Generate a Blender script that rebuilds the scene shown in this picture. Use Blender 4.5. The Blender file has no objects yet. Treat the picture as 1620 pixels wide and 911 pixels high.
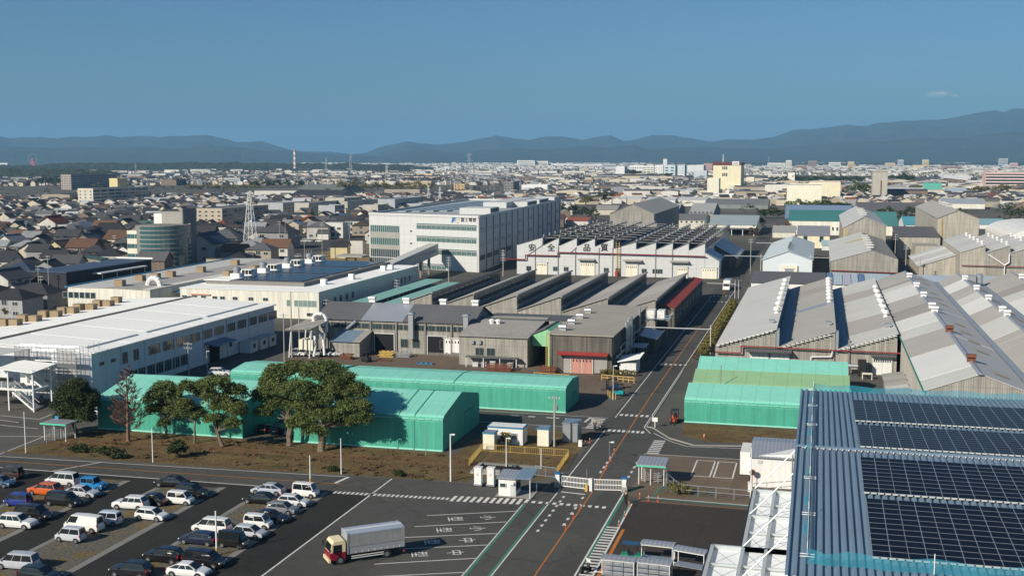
import bpy, bmesh, math, random
import numpy as np
from mathutils import Vector, Matrix
random.seed(7)
rnd = random.Random(11)
SC = bpy.context.scene
COL = SC.collection
R = math.radians
# ------------------------------------------------------------------ camera
FPX, HC, PITCH, YAW = 1850.0, 44.0, R(6.3385), R(14.7483)
cam = bpy.data.cameras.new('camera')
cam.sensor_width = 36.0
cam.lens = 36.0 * FPX / 1620.0
cam.clip_start = 0.5
cam.clip_end = 90000
camo = bpy.data.objects.new('camera', cam)
camo.location = (0, 0, HC)
camo.rotation_euler = (R(90) - PITCH, 0, YAW)
COL.objects.link(camo)
SC.camera = camo
# ------------------------------------------------------------------ sky, sun, exposure
SUN_EL = R(29)
SUN_TO = Vector((-0.55, -0.835, 0)).normalized() * math.cos(SUN_EL) + Vector((0, 0, math.sin(SUN_EL)))
W = bpy.data.worlds.new('World')
SC.world = W
W.use_nodes = True
nt = W.node_tree
sky = nt.nodes.new('ShaderNodeTexSky')
sky.sky_type = 'NISHITA'
sky.sun_disc = False
sky.sun_elevation = SUN_EL
sky.sun_rotation = math.atan2(SUN_TO.x, SUN_TO.y)
sky.altitude = 50
sky.air_density = 1.0
sky.dust_density = 1.0
sky.ozone_density = 4.0
bg = nt.nodes['Background']
bg.inputs['Strength'].default_value = 0.075
tint = nt.nodes.new('ShaderNodeMix')      # white balance of the whole sky
tint.data_type = 'RGBA'
tint.blend_type = 'MULTIPLY'
tint.inputs[0].default_value = 1
tint.inputs[7].default_value = (.47, .695, .85, 1)
nt.links.new(sky.outputs[0], tint.inputs[6])
nt.links.new(tint.outputs[2], bg.inputs[0])
sl = bpy.data.lights.new('sun', 'SUN')
sl.energy = 5.0
sl.angle = R(0.53)
sl.color = (1.0, 0.91, 0.77)
so = bpy.data.objects.new('sun', sl)
so.rotation_euler = (-SUN_TO).to_track_quat('-Z', 'Y').to_euler()
so.location = (-200, -300, 400)
COL.objects.link(so)
SC.view_settings.view_transform = 'Standard'
SC.view_settings.look = 'None'
SC.view_settings.gamma = 1
SC.view_settings.exposure = 0.26
SC.cycles.use_denoising = True
SC.cycles.max_bounces = 6
SC.cycles.volume_bounces = 0
SC.cycles.transparent_max_bounces = 40
# ------------------------------------------------------------------ helpers
_s, _c, _sp, _cp = math.sin(YAW), math.cos(YAW), math.sin(PITCH), math.cos(PITCH)
_F = Vector((-_s * _cp, _c * _cp, -_sp)); _R = Vector((_c, _s, 0)); _U = Vector((-_s * _sp, _c * _sp, _cp))
def ray(px, py):
 return _F + _R * ((px - 810) / FPX) + _U * ((455.5 - py) / FPX)
def at(px, py, z=0.0):
 "the point at height z that the survey photo shows at pixel (px, py)"
 d = ray(px, py); t = (z - HC) / d.z
 return d.x * t, d.y * t
def onY(px, py, Y):
 d = ray(px, py); t = Y / d.y
 return d.x * t, HC + d.z * t
ROOT = {}
def props(o, label=None, cat=None, group=None, kind=None):
 if label: o['label'] = label
 if cat: o['category'] = cat
 if group: o['group'] = group
 if kind: o['kind'] = kind
 return o
def thing(name, label, cat, loc=(0, 0, 0), rz=0, group=None):
 o = bpy.data.objects.new(name, None)
 o.empty_display_size = 0.5
 COL.objects.link(o)
 o.location = loc
 o.rotation_euler = (0, 0, rz)
 ROOT[o.name] = Vector(loc)
 return props(o, label, cat, group)
def link(name, me, parent=None, loc=None, rz=None, color=None, scale=None):
 o = bpy.data.objects.new(name, me)
 COL.objects.link(o)
 if parent is not None:
  o.parent = parent
  ROOT[o.name] = ROOT.get(parent.name, Vector((0, 0, 0)))
 if loc is not None: o.location = loc
 if rz is not None: o.rotation_euler = (0, 0, rz)
 if color is not None: o.color = (*color, 1)
 if scale is not None: o.scale = scale
 return o
def wpart(name, me, parent, loc, rz=0, color=None, scale=None):
 "a part whose mesh is local, put at a world place"
 return link(name, me, parent, Vector(loc) - ROOT.get(parent.name, Vector((0, 0, 0))), rz, color, scale)
class MB:
 def __init__(s): s.v = []; s.f = []; s.m = []
 def face(s, pts, m=0):
  n = len(s.v); s.v.extend(tuple(p) for p in pts)
  s.f.append(tuple(range(n, n + len(pts)))); s.m.append(m); return s
 def box(s, x0, y0, z0, x1, y1, z1, m=0, mt=None):
  n = len(s.v)
  s.v += [(x0, y0, z0), (x1, y0, z0), (x1, y1, z0), (x0, y1, z0), (x0, y0, z1), (x1, y0, z1), (x1, y1, z1), (x0, y1, z1)]
  s.f += [tuple(n + i for i in q) for q in ((0, 3, 2, 1), (4, 5, 6, 7), (0, 1, 5, 4), (1, 2, 6, 5), (2, 3, 7, 6), (3, 0, 4, 7))]
  s.m += [m, m if mt is None else mt, m, m, m, m]; return s
 def prism(s, prof, axis, a, b, m=0, mcap=None, medge=None):
  "prof: closed polygon, (x,z) for axis 'y', (y,z) for axis 'x', (x,y) for axis 'z'"
  def P(p, t):
   return (p[0], t, p[1]) if axis == 'y' else (t, p[0], p[1]) if axis == 'x' else (p[0], p[1], t)
  n = len(s.v); k = len(prof)
  s.v += [P(p, a) for p in prof] + [P(p, b) for p in prof]
  for i in range(k):
   j = (i + 1) % k
   s.f.append((n + i, n + j, n + k + j, n + k + i)); s.m.append(m if medge is None else medge[i])
  mc = m if mcap is None else mcap
  s.f.append(tuple(n + i for i in range(k - 1, -1, -1))); s.m.append(mc)
  s.f.append(tuple(n + k + i for i in range(k))); s.m.append(mc)
  return s
 def tube(s, p, q, r0, r1=None, n=6, m=0, cap=True):
  p, q = Vector(p), Vector(q); r1 = r0 if r1 is None else r1
  d = (q - p)
  if d.length < 1e-6: return s
  d.normalize(); a = d.orthogonal().normalized(); b = d.cross(a)
  k = len(s.v)
  for c, r in ((p, r0), (q, r1)):
   for i in range(n):
    t = 2 * math.pi * i / n
    s.v.append(tuple(c + a * (r * math.cos(t)) + b * (r * math.sin(t))))
  for i in range(n):
   j = (i + 1) % n
   s.f.append((k + i, k + j, k + n + j, k + n + i)); s.m.append(m)
  if cap:
   s.f.append(tuple(k + i for i in range(n - 1, -1, -1))); s.m.append(m)
   s.f.append(tuple(k + n + i for i in range(n))); s.m.append(m)
  return s
 def bar(s, p, q, w, h, m=0):
  "square bar from p to q"
  p, q = Vector(p), Vector(q); d = (q - p).normalized()
  up = Vector((0, 0, 1)) if abs(d.z) < .95 else Vector((0, 1, 0))
  a = d.cross(up).normalized() * (w / 2); b = a.cross(d).normalized() * (h / 2)
  k = len(s.v)
  for c in (p, q):
   for u, v in ((-1, -1), (1, -1), (1, 1), (-1, 1)): s.v.append(tuple(c + a * u + b * v))
  s.f += [tuple(k + i for i in f) for f in ((0, 1, 5, 4), (1, 2, 6, 5), (2, 3, 7, 6), (3, 0, 4, 7), (3, 2, 1, 0), (4, 5, 6, 7))]
  s.m += [m] * 6; return s
 def lathe(s, cx, cy, prof, n=10, m=0):
  k = len(s.v)
  for r, z in prof:
   for i in range(n):
    t = 2 * math.pi * i / n; s.v.append((cx + r * math.cos(t), cy + r * math.sin(t), z))
  for a in range(len(prof) - 1):
   for i in range(n):
    j = (i + 1) % n
    s.f.append((k + a * n + i, k + a * n + j, k + (a + 1) * n + j, k + (a + 1) * n + i)); s.m.append(m)
  s.f.append(tuple(k + (len(prof) - 1) * n + i for i in range(n))); s.m.append(m)
  return s
 def xf(s, M):
  s.v = [tuple(M @ Vector(p)) for p in s.v]; return s
 def mesh(s, name, mats, off=(0, 0, 0), smooth=False, recalc=True):
  me = bpy.data.meshes.new(name)
  o = off
  me.from_pydata([(p[0] - o[0], p[1] - o[1], p[2] - o[2]) for p in s.v], [], s.f)
  for m in (mats if isinstance(mats, (list, tuple)) else [mats]): me.materials.append(m)
  me.polygons.foreach_set('material_index', s.m)
  if recalc:
   bm = bmesh.new(); bm.from_mesh(me)
   bmesh.ops.recalc_face_normals(bm, faces=bm.faces)
   bm.to_mesh(me); bm.free()
  if smooth: me.polygons.foreach_set('use_smooth', [True] * len(me.polygons))
  me.update()
  return me
 def build(s, name, mats, parent=None, smooth=False, color=None, recalc=True):
  off = ROOT.get(parent.name, Vector((0, 0, 0))) if parent is not None else (0, 0, 0)
  return link(name, s.mesh(name, mats, off, smooth, recalc), parent, color=color)
def build_each(b, name, mats, parent):
 "every separate piece of the builder becomes an object of its own"
 par = list(range(len(b.v)))
 def find(a):
  while par[a] != a: par[a] = par[par[a]]; a = par[a]
  return a
 for f in b.f:
  for q in f[1:]: par[find(q)] = find(f[0])
 groups = {}
 for f, m in zip(b.f, b.m): groups.setdefault(find(f[0]), []).append((f, m))
 out = []
 for fs in groups.values():
  c = MB()
  for f, m in fs: c.face([b.v[i] for i in f], m)
  out.append(c.build(name, mats, parent))
 return out
def stuff(o): o['kind'] = 'stuff'; return o
def copy_tree(o, parent=None):
 c = o.copy(); COL.objects.link(c)
 if parent is not None: c.parent = parent
 ROOT[c.name] = ROOT.get(o.name, Vector((0, 0, 0)))
 for ch in list(o.children): copy_tree(ch, c)
 return c
# ------------------------------------------------------------------ materials
MATS = {}
def mat(key, col=(.5, .5, .5), rough=.75, var=.12, scale=.25, metal=0, streak=0.0, pitch=0, bump=.5, objcol=False, spec=.3, leaf=False, fine=.06, joints=None, coat=0, cracks=0, wrinkle=0):
 """plain procedural paint or sheet: large and fine noise, optional vertical streaks of dirt, optional corrugation (pitch in m),
 optional panel joints (dx, dz) as thin recessed lines"""
 if key in MATS: return MATS[key]
 m = bpy.data.materials.new(key); m.use_nodes = True
 t = m.node_tree; N = t.nodes; L = t.links
 b = N['Principled BSDF']
 b.inputs['Roughness'].default_value = rough
 b.inputs['Metallic'].default_value = metal
 b.inputs['Specular IOR Level'].default_value = spec
 if coat: b.inputs['Coat Weight'].default_value = coat; b.inputs['Coat Roughness'].default_value = .05
 g = N.new('ShaderNodeNewGeometry')
 n1 = N.new('ShaderNodeTexNoise'); n1.inputs['Scale'].default_value = scale; n1.inputs['Detail'].default_value = 5
 n2 = N.new('ShaderNodeTexNoise'); n2.inputs['Scale'].default_value = scale * 14; n2.inputs['Detail'].default_value = 3
 L.new(g.outputs['Position'], n1.inputs['Vector']); L.new(g.outputs['Position'], n2.inputs['Vector'])
 def math_(op, a, c=None):
  q = N.new('ShaderNodeMath'); q.operation = op
  for i, x in enumerate((a, c)):
   if x is None: continue
   if isinstance(x, (int, float)): q.inputs[i].default_value = x
   else: L.new(x, q.inputs[i])
  return q.outputs[0]
 f = math_('ADD', math_('MULTIPLY', math_('SUBTRACT', n1.outputs[0], .5), 2.4 * var), 1.0)
 f = math_('ADD', f, math_('MULTIPLY', math_('SUBTRACT', n2.outputs[0], .5), 2.4 * fine))
 if streak:
  mp = N.new('ShaderNodeMapping'); mp.inputs['Scale'].default_value = (1.1, 1.1, .07)
  L.new(g.outputs['Position'], mp.inputs['Vector'])
  n3 = N.new('ShaderNodeTexNoise'); n3.inputs['Scale'].default_value = 1.6; n3.inputs['Detail'].default_value = 4
  L.new(mp.outputs[0], n3.inputs['Vector'])
  mr = N.new('ShaderNodeMapRange'); mr.inputs[1].default_value = .38; mr.inputs[2].default_value = .66
  mr.inputs[3].default_value = 1 - streak; mr.inputs[4].default_value = 1.08
  L.new(n3.outputs[0], mr.inputs[0])
  f = math_('MULTIPLY', f, mr.outputs[0])
 h = None
 sx = None
 if pitch or joints:
  sp = N.new('ShaderNodeSeparateXYZ'); L.new(g.outputs['Position'], sp.inputs[0])
  tn = N.new('ShaderNodeSeparateXYZ'); L.new(g.outputs['True Normal'], tn.inputs[0])
  ay = math_('GREATER_THAN', math_('ABSOLUTE', tn.outputs[0]), math_('ADD', math_('ABSOLUTE', tn.outputs[1]), .001))
  sx = math_('ADD', math_('MULTIPLY', sp.outputs[1], ay), math_('MULTIPLY', sp.outputs[0], math_('SUBTRACT', 1.0, ay)))
 if pitch:
  h = math_('SINE', math_('MULTIPLY', sx, 2 * math.pi / pitch))
  f = math_('MULTIPLY', f, math_('ADD', math_('MULTIPLY', h, .05), 1.0))
 if joints:
  jl = None
  for src, d in ((sx, joints[0]), (sp.outputs[2], joints[1])):
   if not d: continue
   fr = math_('FRACT', math_('DIVIDE', src, d))
   e = math_('LESS_THAN', fr, .07 / d * 1.2)
   jl = e if jl is None else math_('MAXIMUM', jl, e)
  f = math_('MULTIPLY', f, math_('SUBTRACT', 1.0, math_('MULTIPLY', jl, .28)))
 if cracks:
  n4 = N.new('ShaderNodeTexNoise'); n4.inputs['Scale'].default_value = .35; n4.inputs['Detail'].default_value = 6
  L.new(g.outputs['Position'], n4.inputs['Vector'])
  va = N.new('ShaderNodeVectorMath'); va.operation = 'MULTIPLY_ADD'; L.new(n4.outputs['Color'], va.inputs[0]); va.inputs[1].default_value = (2.2, 2.2, 0); L.new(g.outputs['Position'], va.inputs[2])
  vo = N.new('ShaderNodeTexVoronoi'); vo.feature = 'DISTANCE_TO_EDGE'; vo.inputs['Scale'].default_value = .085; L.new(va.outputs[0], vo.inputs['Vector'])
  f = math_('MULTIPLY', f, math_('SUBTRACT', 1.0, math_('MULTIPLY', math_('LESS_THAN', vo.outputs['Distance'], .0075), 0.2 * cracks)))
  v2 = N.new('ShaderNodeTexVoronoi'); v2.inputs['Scale'].default_value = .055; v2.distance = 'CHEBYCHEV'; L.new(g.outputs['Position'], v2.inputs['Vector'])
  s2 = N.new('ShaderNodeSeparateColor'); L.new(v2.outputs['Color'], s2.inputs[0])
  f = math_('MULTIPLY', f, math_('ADD', 1 - .09 * cracks, math_('MULTIPLY', s2.outputs[0], .18 * cracks)))
  n5 = N.new('ShaderNodeTexNoise'); n5.inputs['Scale'].default_value = .55; n5.inputs['Detail'].default_value = 2; L.new(g.outputs['Position'], n5.inputs['Vector'])
  m5 = N.new('ShaderNodeMapRange'); m5.inputs[1].default_value = .66; m5.inputs[2].default_value = .76; m5.inputs[3].default_value = 1; m5.inputs[4].default_value = 1 - .28 * cracks; L.new(n5.outputs[0], m5.inputs[0])
  f = math_('MULTIPLY', f, m5.outputs[0])
 mx = N.new('ShaderNodeMix'); mx.data_type = 'RGBA'; mx.blend_type = 'MULTIPLY'; mx.inputs[0].default_value = 1
 if objcol:
  oi = N.new('ShaderNodeObjectInfo'); L.new(oi.outputs['Color'], mx.inputs[6])
 else: mx.inputs[6].default_value = (*col, 1)
 cb = N.new('ShaderNodeCombineXYZ')
 for i in range(3): L.new(f, cb.inputs[i])
 L.new(cb.outputs[0], mx.inputs[7])
 L.new(mx.outputs[2], b.inputs['Base Color'])
 if h is not None and bump:
  bp = N.new('ShaderNodeBump'); bp.inputs['Strength'].default_value = bump; bp.inputs['Distance'].default_value = pitch * .16
  L.new(h, bp.inputs['Height']); L.new(bp.outputs[0], b.inputs['Normal'])
 if wrinkle:
  nw = N.new('ShaderNodeTexNoise'); nw.inputs['Scale'].default_value = .8; nw.inputs['Detail'].default_value = 4; L.new(g.outputs['Position'], nw.inputs['Vector'])
  bp = N.new('ShaderNodeBump'); bp.inputs['Strength'].default_value = wrinkle; bp.inputs['Distance'].default_value = .35; L.new(nw.outputs[0], bp.inputs['Height']); L.new(bp.outputs[0], b.inputs['Normal'])
 if leaf:
  cr = N.new('ShaderNodeMapRange'); cr.inputs[3].default_value = .7; cr.inputs[4].default_value = 1.3
  L.new(g.outputs['Random Per Island'], cr.inputs[0])
  mm = N.new('ShaderNodeMix'); mm.data_type = 'RGBA'; mm.blend_type = 'MULTIPLY'; mm.inputs[0].default_value = 1
  c2 = N.new('ShaderNodeCombineXYZ')
  for i in range(3): L.new(cr.outputs[0], c2.inputs[i])
  L.new(mx.outputs[2], mm.inputs[6]); L.new(c2.outputs[0], mm.inputs[7])
  L.new(mm.outputs[2], b.inputs['Base Color'])
 MATS[key] = m
 return m
def glassy(key, col, rough=.08, spec=.8):
 return mat(key, col, rough=rough, var=.25, scale=.15, spec=spec)
M = dict(
 asphalt=mat('asphalt', (.078, .077, .07), .92, .16, .06, fine=.12, spec=.12, cracks=1),
 asphalt_new=mat('asphalt_new', (.032, .031, .028), .9, .12, .08, fine=.14, spec=.12, cracks=1),
 asphalt_old=mat('asphalt_old', (.1, .096, .084), .95, .22, .09, fine=.14, spec=.12, cracks=1),
 asphalt_brown=mat('asphalt_brown', (.056, .049, .042), .95, .2, .08, fine=.14, spec=.12, cracks=1),
 brown_yard=mat('brown_yard', (.15, .115, .085), .95, .28, .09, fine=.14, spec=.12, cracks=1),
 dirt=mat('dirt', (.115, .083, .045), 1, .5, .22, fine=.35),
 gravel=mat('gravel', (.15, .14, .115), 1, .35, .3, fine=.35),
 drygrass=mat('drygrass', (.2, .145, .065), 1, .4, .5, fine=.4),
 concrete=mat('concrete', (.32, .31, .28), .9, .18, .2),
 concrete_d=mat('concrete_d', (.2, .195, .18), .9, .2, .2),
 white_line=mat('white_line', (.62, .61, .57), .8, .2, .8, fine=.2),
 orange_line=mat('orange_line', (.45, .16, .03), .8, .2, .8, fine=.2),
 green_line=mat('green_line', (.04, .2, .14), .8, .2, .8, fine=.2),
 white=mat('white', (.68, .68, .65), .6, .06, .2, streak=.03),
 white_p=mat('white_panel', (.53, .54, .53), .55, .04, .2, joints=(3.1, 3.4)),
 cream=mat('cream', (.72, .68, .55), .7, .07, .2, streak=.08),
 cream_p=mat('cream_panel', (.68, .66, .57), .7, .06, .2, joints=(2.6, 0), streak=.12),
 white_roof=mat('white_roof', (.95, .94, .88), .6, .05, .12, spec=.15, pitch=.6, bump=.3),
 grey_roof=mat('grey_roof', (.37, .355, .325), .85, .10, .12, pitch=.5, bump=.25, streak=.0),
 light_roof=mat('light_roof', (.5, .5, .47), .8, .08, .12, pitch=.5, bump=.25),
 dark_roof=mat('dark_roof', (.115, .115, .12), .75, .16, .15, pitch=.5, bump=.3),
 old_roof=mat('old_roof', (.33, .31, .28), .9, .16, .2, pitch=.5, bump=.25, streak=.1),
 zinc_roof=mat('zinc_roof', (.36, .38, .42), .45, .12, .2, metal=.35, pitch=.5, bump=.2),
 blue_roof=mat('blue_roof', (.16, .23, .3), .45, .1, .3, spec=.25),
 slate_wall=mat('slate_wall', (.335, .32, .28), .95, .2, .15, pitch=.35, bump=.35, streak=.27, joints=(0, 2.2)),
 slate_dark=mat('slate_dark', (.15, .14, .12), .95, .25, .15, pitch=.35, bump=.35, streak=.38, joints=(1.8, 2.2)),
 beige_wall=mat('beige_wall', (.42, .39, .33), .9, .1, .15, pitch=.35, bump=.3, streak=.22, joints=(0, 2.4)),
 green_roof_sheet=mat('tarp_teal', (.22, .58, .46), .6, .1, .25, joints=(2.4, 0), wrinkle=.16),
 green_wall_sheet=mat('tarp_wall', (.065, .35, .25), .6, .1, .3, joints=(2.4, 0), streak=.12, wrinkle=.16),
 lime_sheet=mat('tarp_lime', (.26, .44, .24), .6, .1, .25, joints=(2.4, 0), wrinkle=.16),
 glass=glassy('window_glass', (.03, .05, .055)),
 glass_l=glassy('window_glass_light', (.2, .27, .25), .15),
 frame=mat('frame_alu', (.5, .51, .5), .5, .05),
 steel=mat('galvanised', (.42, .44, .46), .4, .12, 2, metal=.6),
 steel_w=mat('white_steel', (.7, .7, .68), .5, .06),
 red=mat('red_paint', (.33, .045, .04), .6, .1),
 redroof=mat('redroof', (.28, .05, .035), .7, .15, .3, pitch=.5, bump=.3),
 yellow=mat('yellow_paint', (.5, .34, .09), .6, .12),
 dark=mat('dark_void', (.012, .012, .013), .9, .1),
 black=mat('black_plastic', (.02, .02, .021), .5, .1),
 rust=mat('rust', (.16, .06, .035), .9, .3, 1),
 pole=mat('concrete_pole', (.36, .34, .31), .9, .1),
 wood=mat('plywood_crate', (.3, .225, .14), .85, .15, .6),
 bark=mat('bark', (.16, .125, .09), .95, .3, 1.2),
 leaf=mat('leaf_camphor', (.105, .135, .036), .6, .35, .5, leaf=True, spec=.3),
 leaf_d=mat('leaf_dark', (.045, .062, .018), .6, .35, .5, leaf=True, spec=.3),
 leaf_h=mat('leaf_hedge', (.17, .15, .04), .7, .3, .5, leaf=True, spec=.3),
 twig=mat('twig', (.2, .115, .085), .95, .3, .6),
 sol=glassy('solar_cell', (.006, .008, .016), .28, .03),
 net=mat('blue_net', (.02, .33, .45), .8, .15),
 ocol=mat('object_paint', objcol=True, rough=.75, var=.09, scale=.3),
 ocol_roof=mat('object_roof', objcol=True, rough=.75, var=.14, scale=.5, pitch=.4, bump=.3),
 ocol_wall=mat('object_wall', objcol=True, rough=.85, var=.08, scale=.3, streak=.08),
 paint=mat('car_paint', objcol=True, rough=.28, var=.03, coat=.6, spec=.5, fine=.01),
 tyre=mat('tyre', (.018, .018, .018), .9),
 rim=mat('rim', (.35, .36, .37), .35, metal=.7),
 carglass=glassy('car_glass', (.012, .015, .018), .06, .6),
 lamp=mat('lamp_lens', (.7, .7, .68), .15),
 taillamp=mat('taillamp_lens', (.35, .02, .02), .2),
 pipe_red=mat('pipe_red', (.2, .035, .035), .6, .1),
)
def patchy(key, a, b_, scale=.35, lo=.46, hi=.58, c=None):
 "ground of two or three natural covers mixed in ragged patches"
 m = bpy.data.materials.new(key); m.use_nodes = True; t = m.node_tree; N = t.nodes; L = t.links; p = N['Principled BSDF']; p.inputs['Roughness'].default_value = 1; p.inputs['Specular IOR Level'].default_value = .05
 g = N.new('ShaderNodeNewGeometry'); cur = None
 def noise(sc, off, d=9):
  mp = N.new('ShaderNodeMapping'); mp.inputs['Location'].default_value = (off, off * .7, 0); L.new(g.outputs['Position'], mp.inputs['Vector'])
  n = N.new('ShaderNodeTexNoise'); n.inputs['Scale'].default_value = sc; n.inputs['Detail'].default_value = d; n.inputs['Roughness'].default_value = .65; L.new(mp.outputs[0], n.inputs['Vector']); return n.outputs[0]
 def mix(f, x, y, l, h):
  r = N.new('ShaderNodeMapRange'); r.inputs[1].default_value = l; r.inputs[2].default_value = h; L.new(f, r.inputs[0]); q = N.new('ShaderNodeMix'); q.data_type = 'RGBA'; L.new(r.outputs[0], q.inputs[0])
  for i, v in ((6, x), (7, y)):
   if isinstance(v, tuple): q.inputs[i].default_value = (*v, 1)
   else: L.new(v, q.inputs[i])
  return q.outputs[2]
 cur = mix(noise(scale, 3), a, b_, lo, hi)
 if c: cur = mix(noise(scale * .7, 40), cur, c, .56, .66)
 dk = mix(noise(2.6, 11, 6), (.45, .45, .45), (1.4, 1.4, 1.4), .3, .7); q = N.new('ShaderNodeMix'); q.data_type = 'RGBA'; q.blend_type = 'MULTIPLY'; q.inputs[0].default_value = 1
 L.new(cur, q.inputs[6]); L.new(dk, q.inputs[7]); L.new(q.outputs[2], p.inputs['Base Color']); return m
M['gravel'] = patchy('gravel_and_grass', (.125, .12, .1), (.165, .12, .055), .28, .5, .6)
M['dirt'] = patchy('dirt_and_weeds', (.125, .085, .045), (.17, .125, .06), .3, .42, .6, (.075, .078, .03))
def netmat():
 m = bpy.data.materials.new('safety_net'); m.use_nodes = True
 t = m.node_tree; b = t.nodes['Principled BSDF']
 b.inputs['Base Color'].default_value = (.02, .27, .37, 1); b.inputs['Roughness'].default_value = .8
 b.inputs['Alpha'].default_value = .5
 return m
M['net'] = netmat()
def meshmat(a, col):
 m = bpy.data.materials.new('mesh_sheet'); m.use_nodes = True
 b = m.node_tree.nodes['Principled BSDF']
 b.inputs['Base Color'].default_value = (*col, 1); b.inputs['Roughness'].default_value = .9; b.inputs['Alpha'].default_value = a
 return m
M['scaffold_mesh'] = meshmat(.55, (.2, .2, .19))
M['wire_mesh'] = meshmat(.22, (.5, .5, .48))
def rect(name, parent, x0, y0, x1, y1, z, m, kind=None):
 o = MB().face([(x0, y0, z), (x1, y0, z), (x1, y1, z), (x0, y1, z)]).build(name, m, parent, recalc=False)
 if kind: o['kind'] = kind
 return o
def quadz(name, parent, pts, z, m, kind=None):
 a = sum(pts[i][0] * pts[(i + 1) % len(pts)][1] - pts[(i + 1) % len(pts)][0] * pts[i][1] for i in range(len(pts)))
 if a < 0: pts = pts[::-1]
 o = MB().face([(p[0], p[1], z) for p in pts]).build(name, m, parent, recalc=False)
 if kind: o['kind'] = kind
 return o
def line(name, parent, p, q, w, z, m):
 p, q = Vector((*p, 0)), Vector((*q, 0)); d = (q - p).normalized(); n = Vector((-d.y, d.x, 0)) * (w / 2)
 return quadz(name, parent, [tuple(v)[:2] for v in (p - n, q - n, q + n, p + n)], z, m)
def text(name, parent, body, M4, mats, size=1.0, sx=1.0, depth=0.0, bold=0.0):
 cu = bpy.data.curves.new(name, 'FONT'); cu.body = body; cu.size = size; cu.align_x = 'CENTER'; cu.align_y = 'CENTER'
 cu.extrude = depth; cu.resolution_u = 3; cu.offset = bold
 to = bpy.data.objects.new(name, cu); COL.objects.link(to)
 bpy.context.view_layer.update()
 me = bpy.data.meshes.new_from_object(to.evaluated_get(bpy.context.evaluated_depsgraph_get()))
 bpy.data.objects.remove(to)
 me.transform(Matrix.Translation(-ROOT.get(parent.name, Vector((0, 0, 0)))) @ M4 @ Matrix.Diagonal((sx, 1, 1, 1)))
 me.materials.clear(); me.materials.append(mats)
 return link(name, me, parent)
WIN = {}
def window(parent, face, x, y, z, w, h, n=2, name='window', gm='glass', fm='frame', sill=False):
 "a framed window set proud on a wall; face is the side it looks to; (x,y,z) its bottom centre"
 k = (round(w, 2), round(h, 2), n, gm, fm)
 if k not in WIN:
  b = MB()
  b.face([(-w / 2, -.04, 0), (w / 2, -.04, 0), (w / 2, -.04, h), (-w / 2, -.04, h)], 1)
  fw = .07
  for a in (-w / 2, w / 2): b.box(a - fw / 2, -.1, -.03, a + fw / 2, .05, h + .03)
  for a in (0, h): b.box(-w / 2, -.1, a - fw / 2, w / 2, .05, a + fw / 2)
  for i in range(1, n):
   a = -w / 2 + w * i / n; b.box(a - .03, -.08, 0, a + .03, .02, h)
  WIN[k] = b.mesh(name, [M[fm], M[gm]])
 rz = {'-y': 0, '+x': R(90), '-x': R(-90), '+y': R(180)}[face]
 return wpart(name, WIN[k], parent, (x, y, z), rz)
# ------------------------------------------------------------------ setting: ground, roads, markings
def ground_mat():
 m = bpy.data.materials.new('plain_ground'); m.use_nodes = True
 t = m.node_tree; N = t.nodes; L = t.links; b = N['Principled BSDF']; b.inputs['Roughness'].default_value = 1
 g = N.new('ShaderNodeNewGeometry')
 mp = N.new('ShaderNodeMapping'); mp.inputs['Rotation'].default_value = (0, 0, .5); mp.inputs['Scale'].default_value = (.006, .012, 1)
 L.new(g.outputs['Position'], mp.inputs['Vector'])
 v = N.new('ShaderNodeTexVoronoi'); v.inputs['Scale'].default_value = 1.0
 L.new(mp.outputs[0], v.inputs['Vector'])
 n = N.new('ShaderNodeTexNoise'); n.inputs['Scale'].default_value = .04; n.inputs['Detail'].default_value = 8
 L.new(g.outputs['Position'], n.inputs['Vector'])
 mx = N.new('ShaderNodeMix'); mx.data_type = 'RGBA'; mx.inputs[0].default_value = .6
 cr = N.new('ShaderNodeValToRGB'); e = cr.color_ramp.elements
 e[0].position = 0; e[0].color = (.06, .06, .058, 1); e[1].position = 1; e[1].color = (.15, .13, .09, 1)
 for p, c in ((.3, (.075, .072, .06)), (.5, (.05, .055, .03)), (.7, (.11, .1, .07)), (.85, (.12, .085, .05))):
  k = cr.color_ramp.elements.new(p); k.color = (*c, 1)
 sx = N.new('ShaderNodeSeparateColor'); L.new(v.outputs['Color'], sx.inputs[0])
 L.new(sx.outputs[0], cr.inputs[0])
 c2 = N.new('ShaderNodeValToRGB'); c2.color_ramp.elements[0].position = .35; c2.color_ramp.elements[1].position = .68
 c2.color_ramp.elements[0].color = (.04, .042, .035, 1); c2.color_ramp.elements[1].color = (.13, .12, .1, 1)
 L.new(n.outputs[0], c2.inputs[0])
 L.new(cr.outputs[0], mx.inputs[6]); L.new(c2.outputs[0], mx.inputs[7])
 L.new(mx.outputs[2], b.inputs['Base Color'])
 return m
G0 = rect('ground', None, -26000, -6000, 30000, 40000, -.12, ground_mat(), 'structure')
YARD = rect('yard', None, -178, 60, 130, 640, 0, M['asphalt_old'], 'structure')
LOT = quadz('parking_lot', None, [(-178, 60), (-56.2, 60), (-56.2, 139.6), (-61.6, 140.0), (-82.7, 139.9), (-112.6, 139.2), (-178, 136)], .004, M['asphalt_new'], 'structure')
FORE = quadz('forecourt', None, [(-56.2, 60), (-35.9, 60), (-35.9, 149), (-61.6, 148.2), (-61.6, 140.05), (-56.2, 139.65)], .004, M['asphalt'], 'structure')
ROADL = quadz('approach_road', None, [(-178, 136.1), (-112.6, 139.3), (-82.7, 140), (-61.65, 140.1), (-61.65, 148.0), (-86.3, 146.9), (-116.6, 145.2), (-178, 142.2)], .004, M['asphalt'], 'structure')
MAIN = quadz('main_road', None, [(-35.85, 60), (-24, 60), (-24, 148), (-26.2, 186), (-26.2, 430), (-26.2, 720), (-33.6, 720), (-33.6, 155), (-35.85, 149)], .004, M['asphalt'], 'structure')
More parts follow.
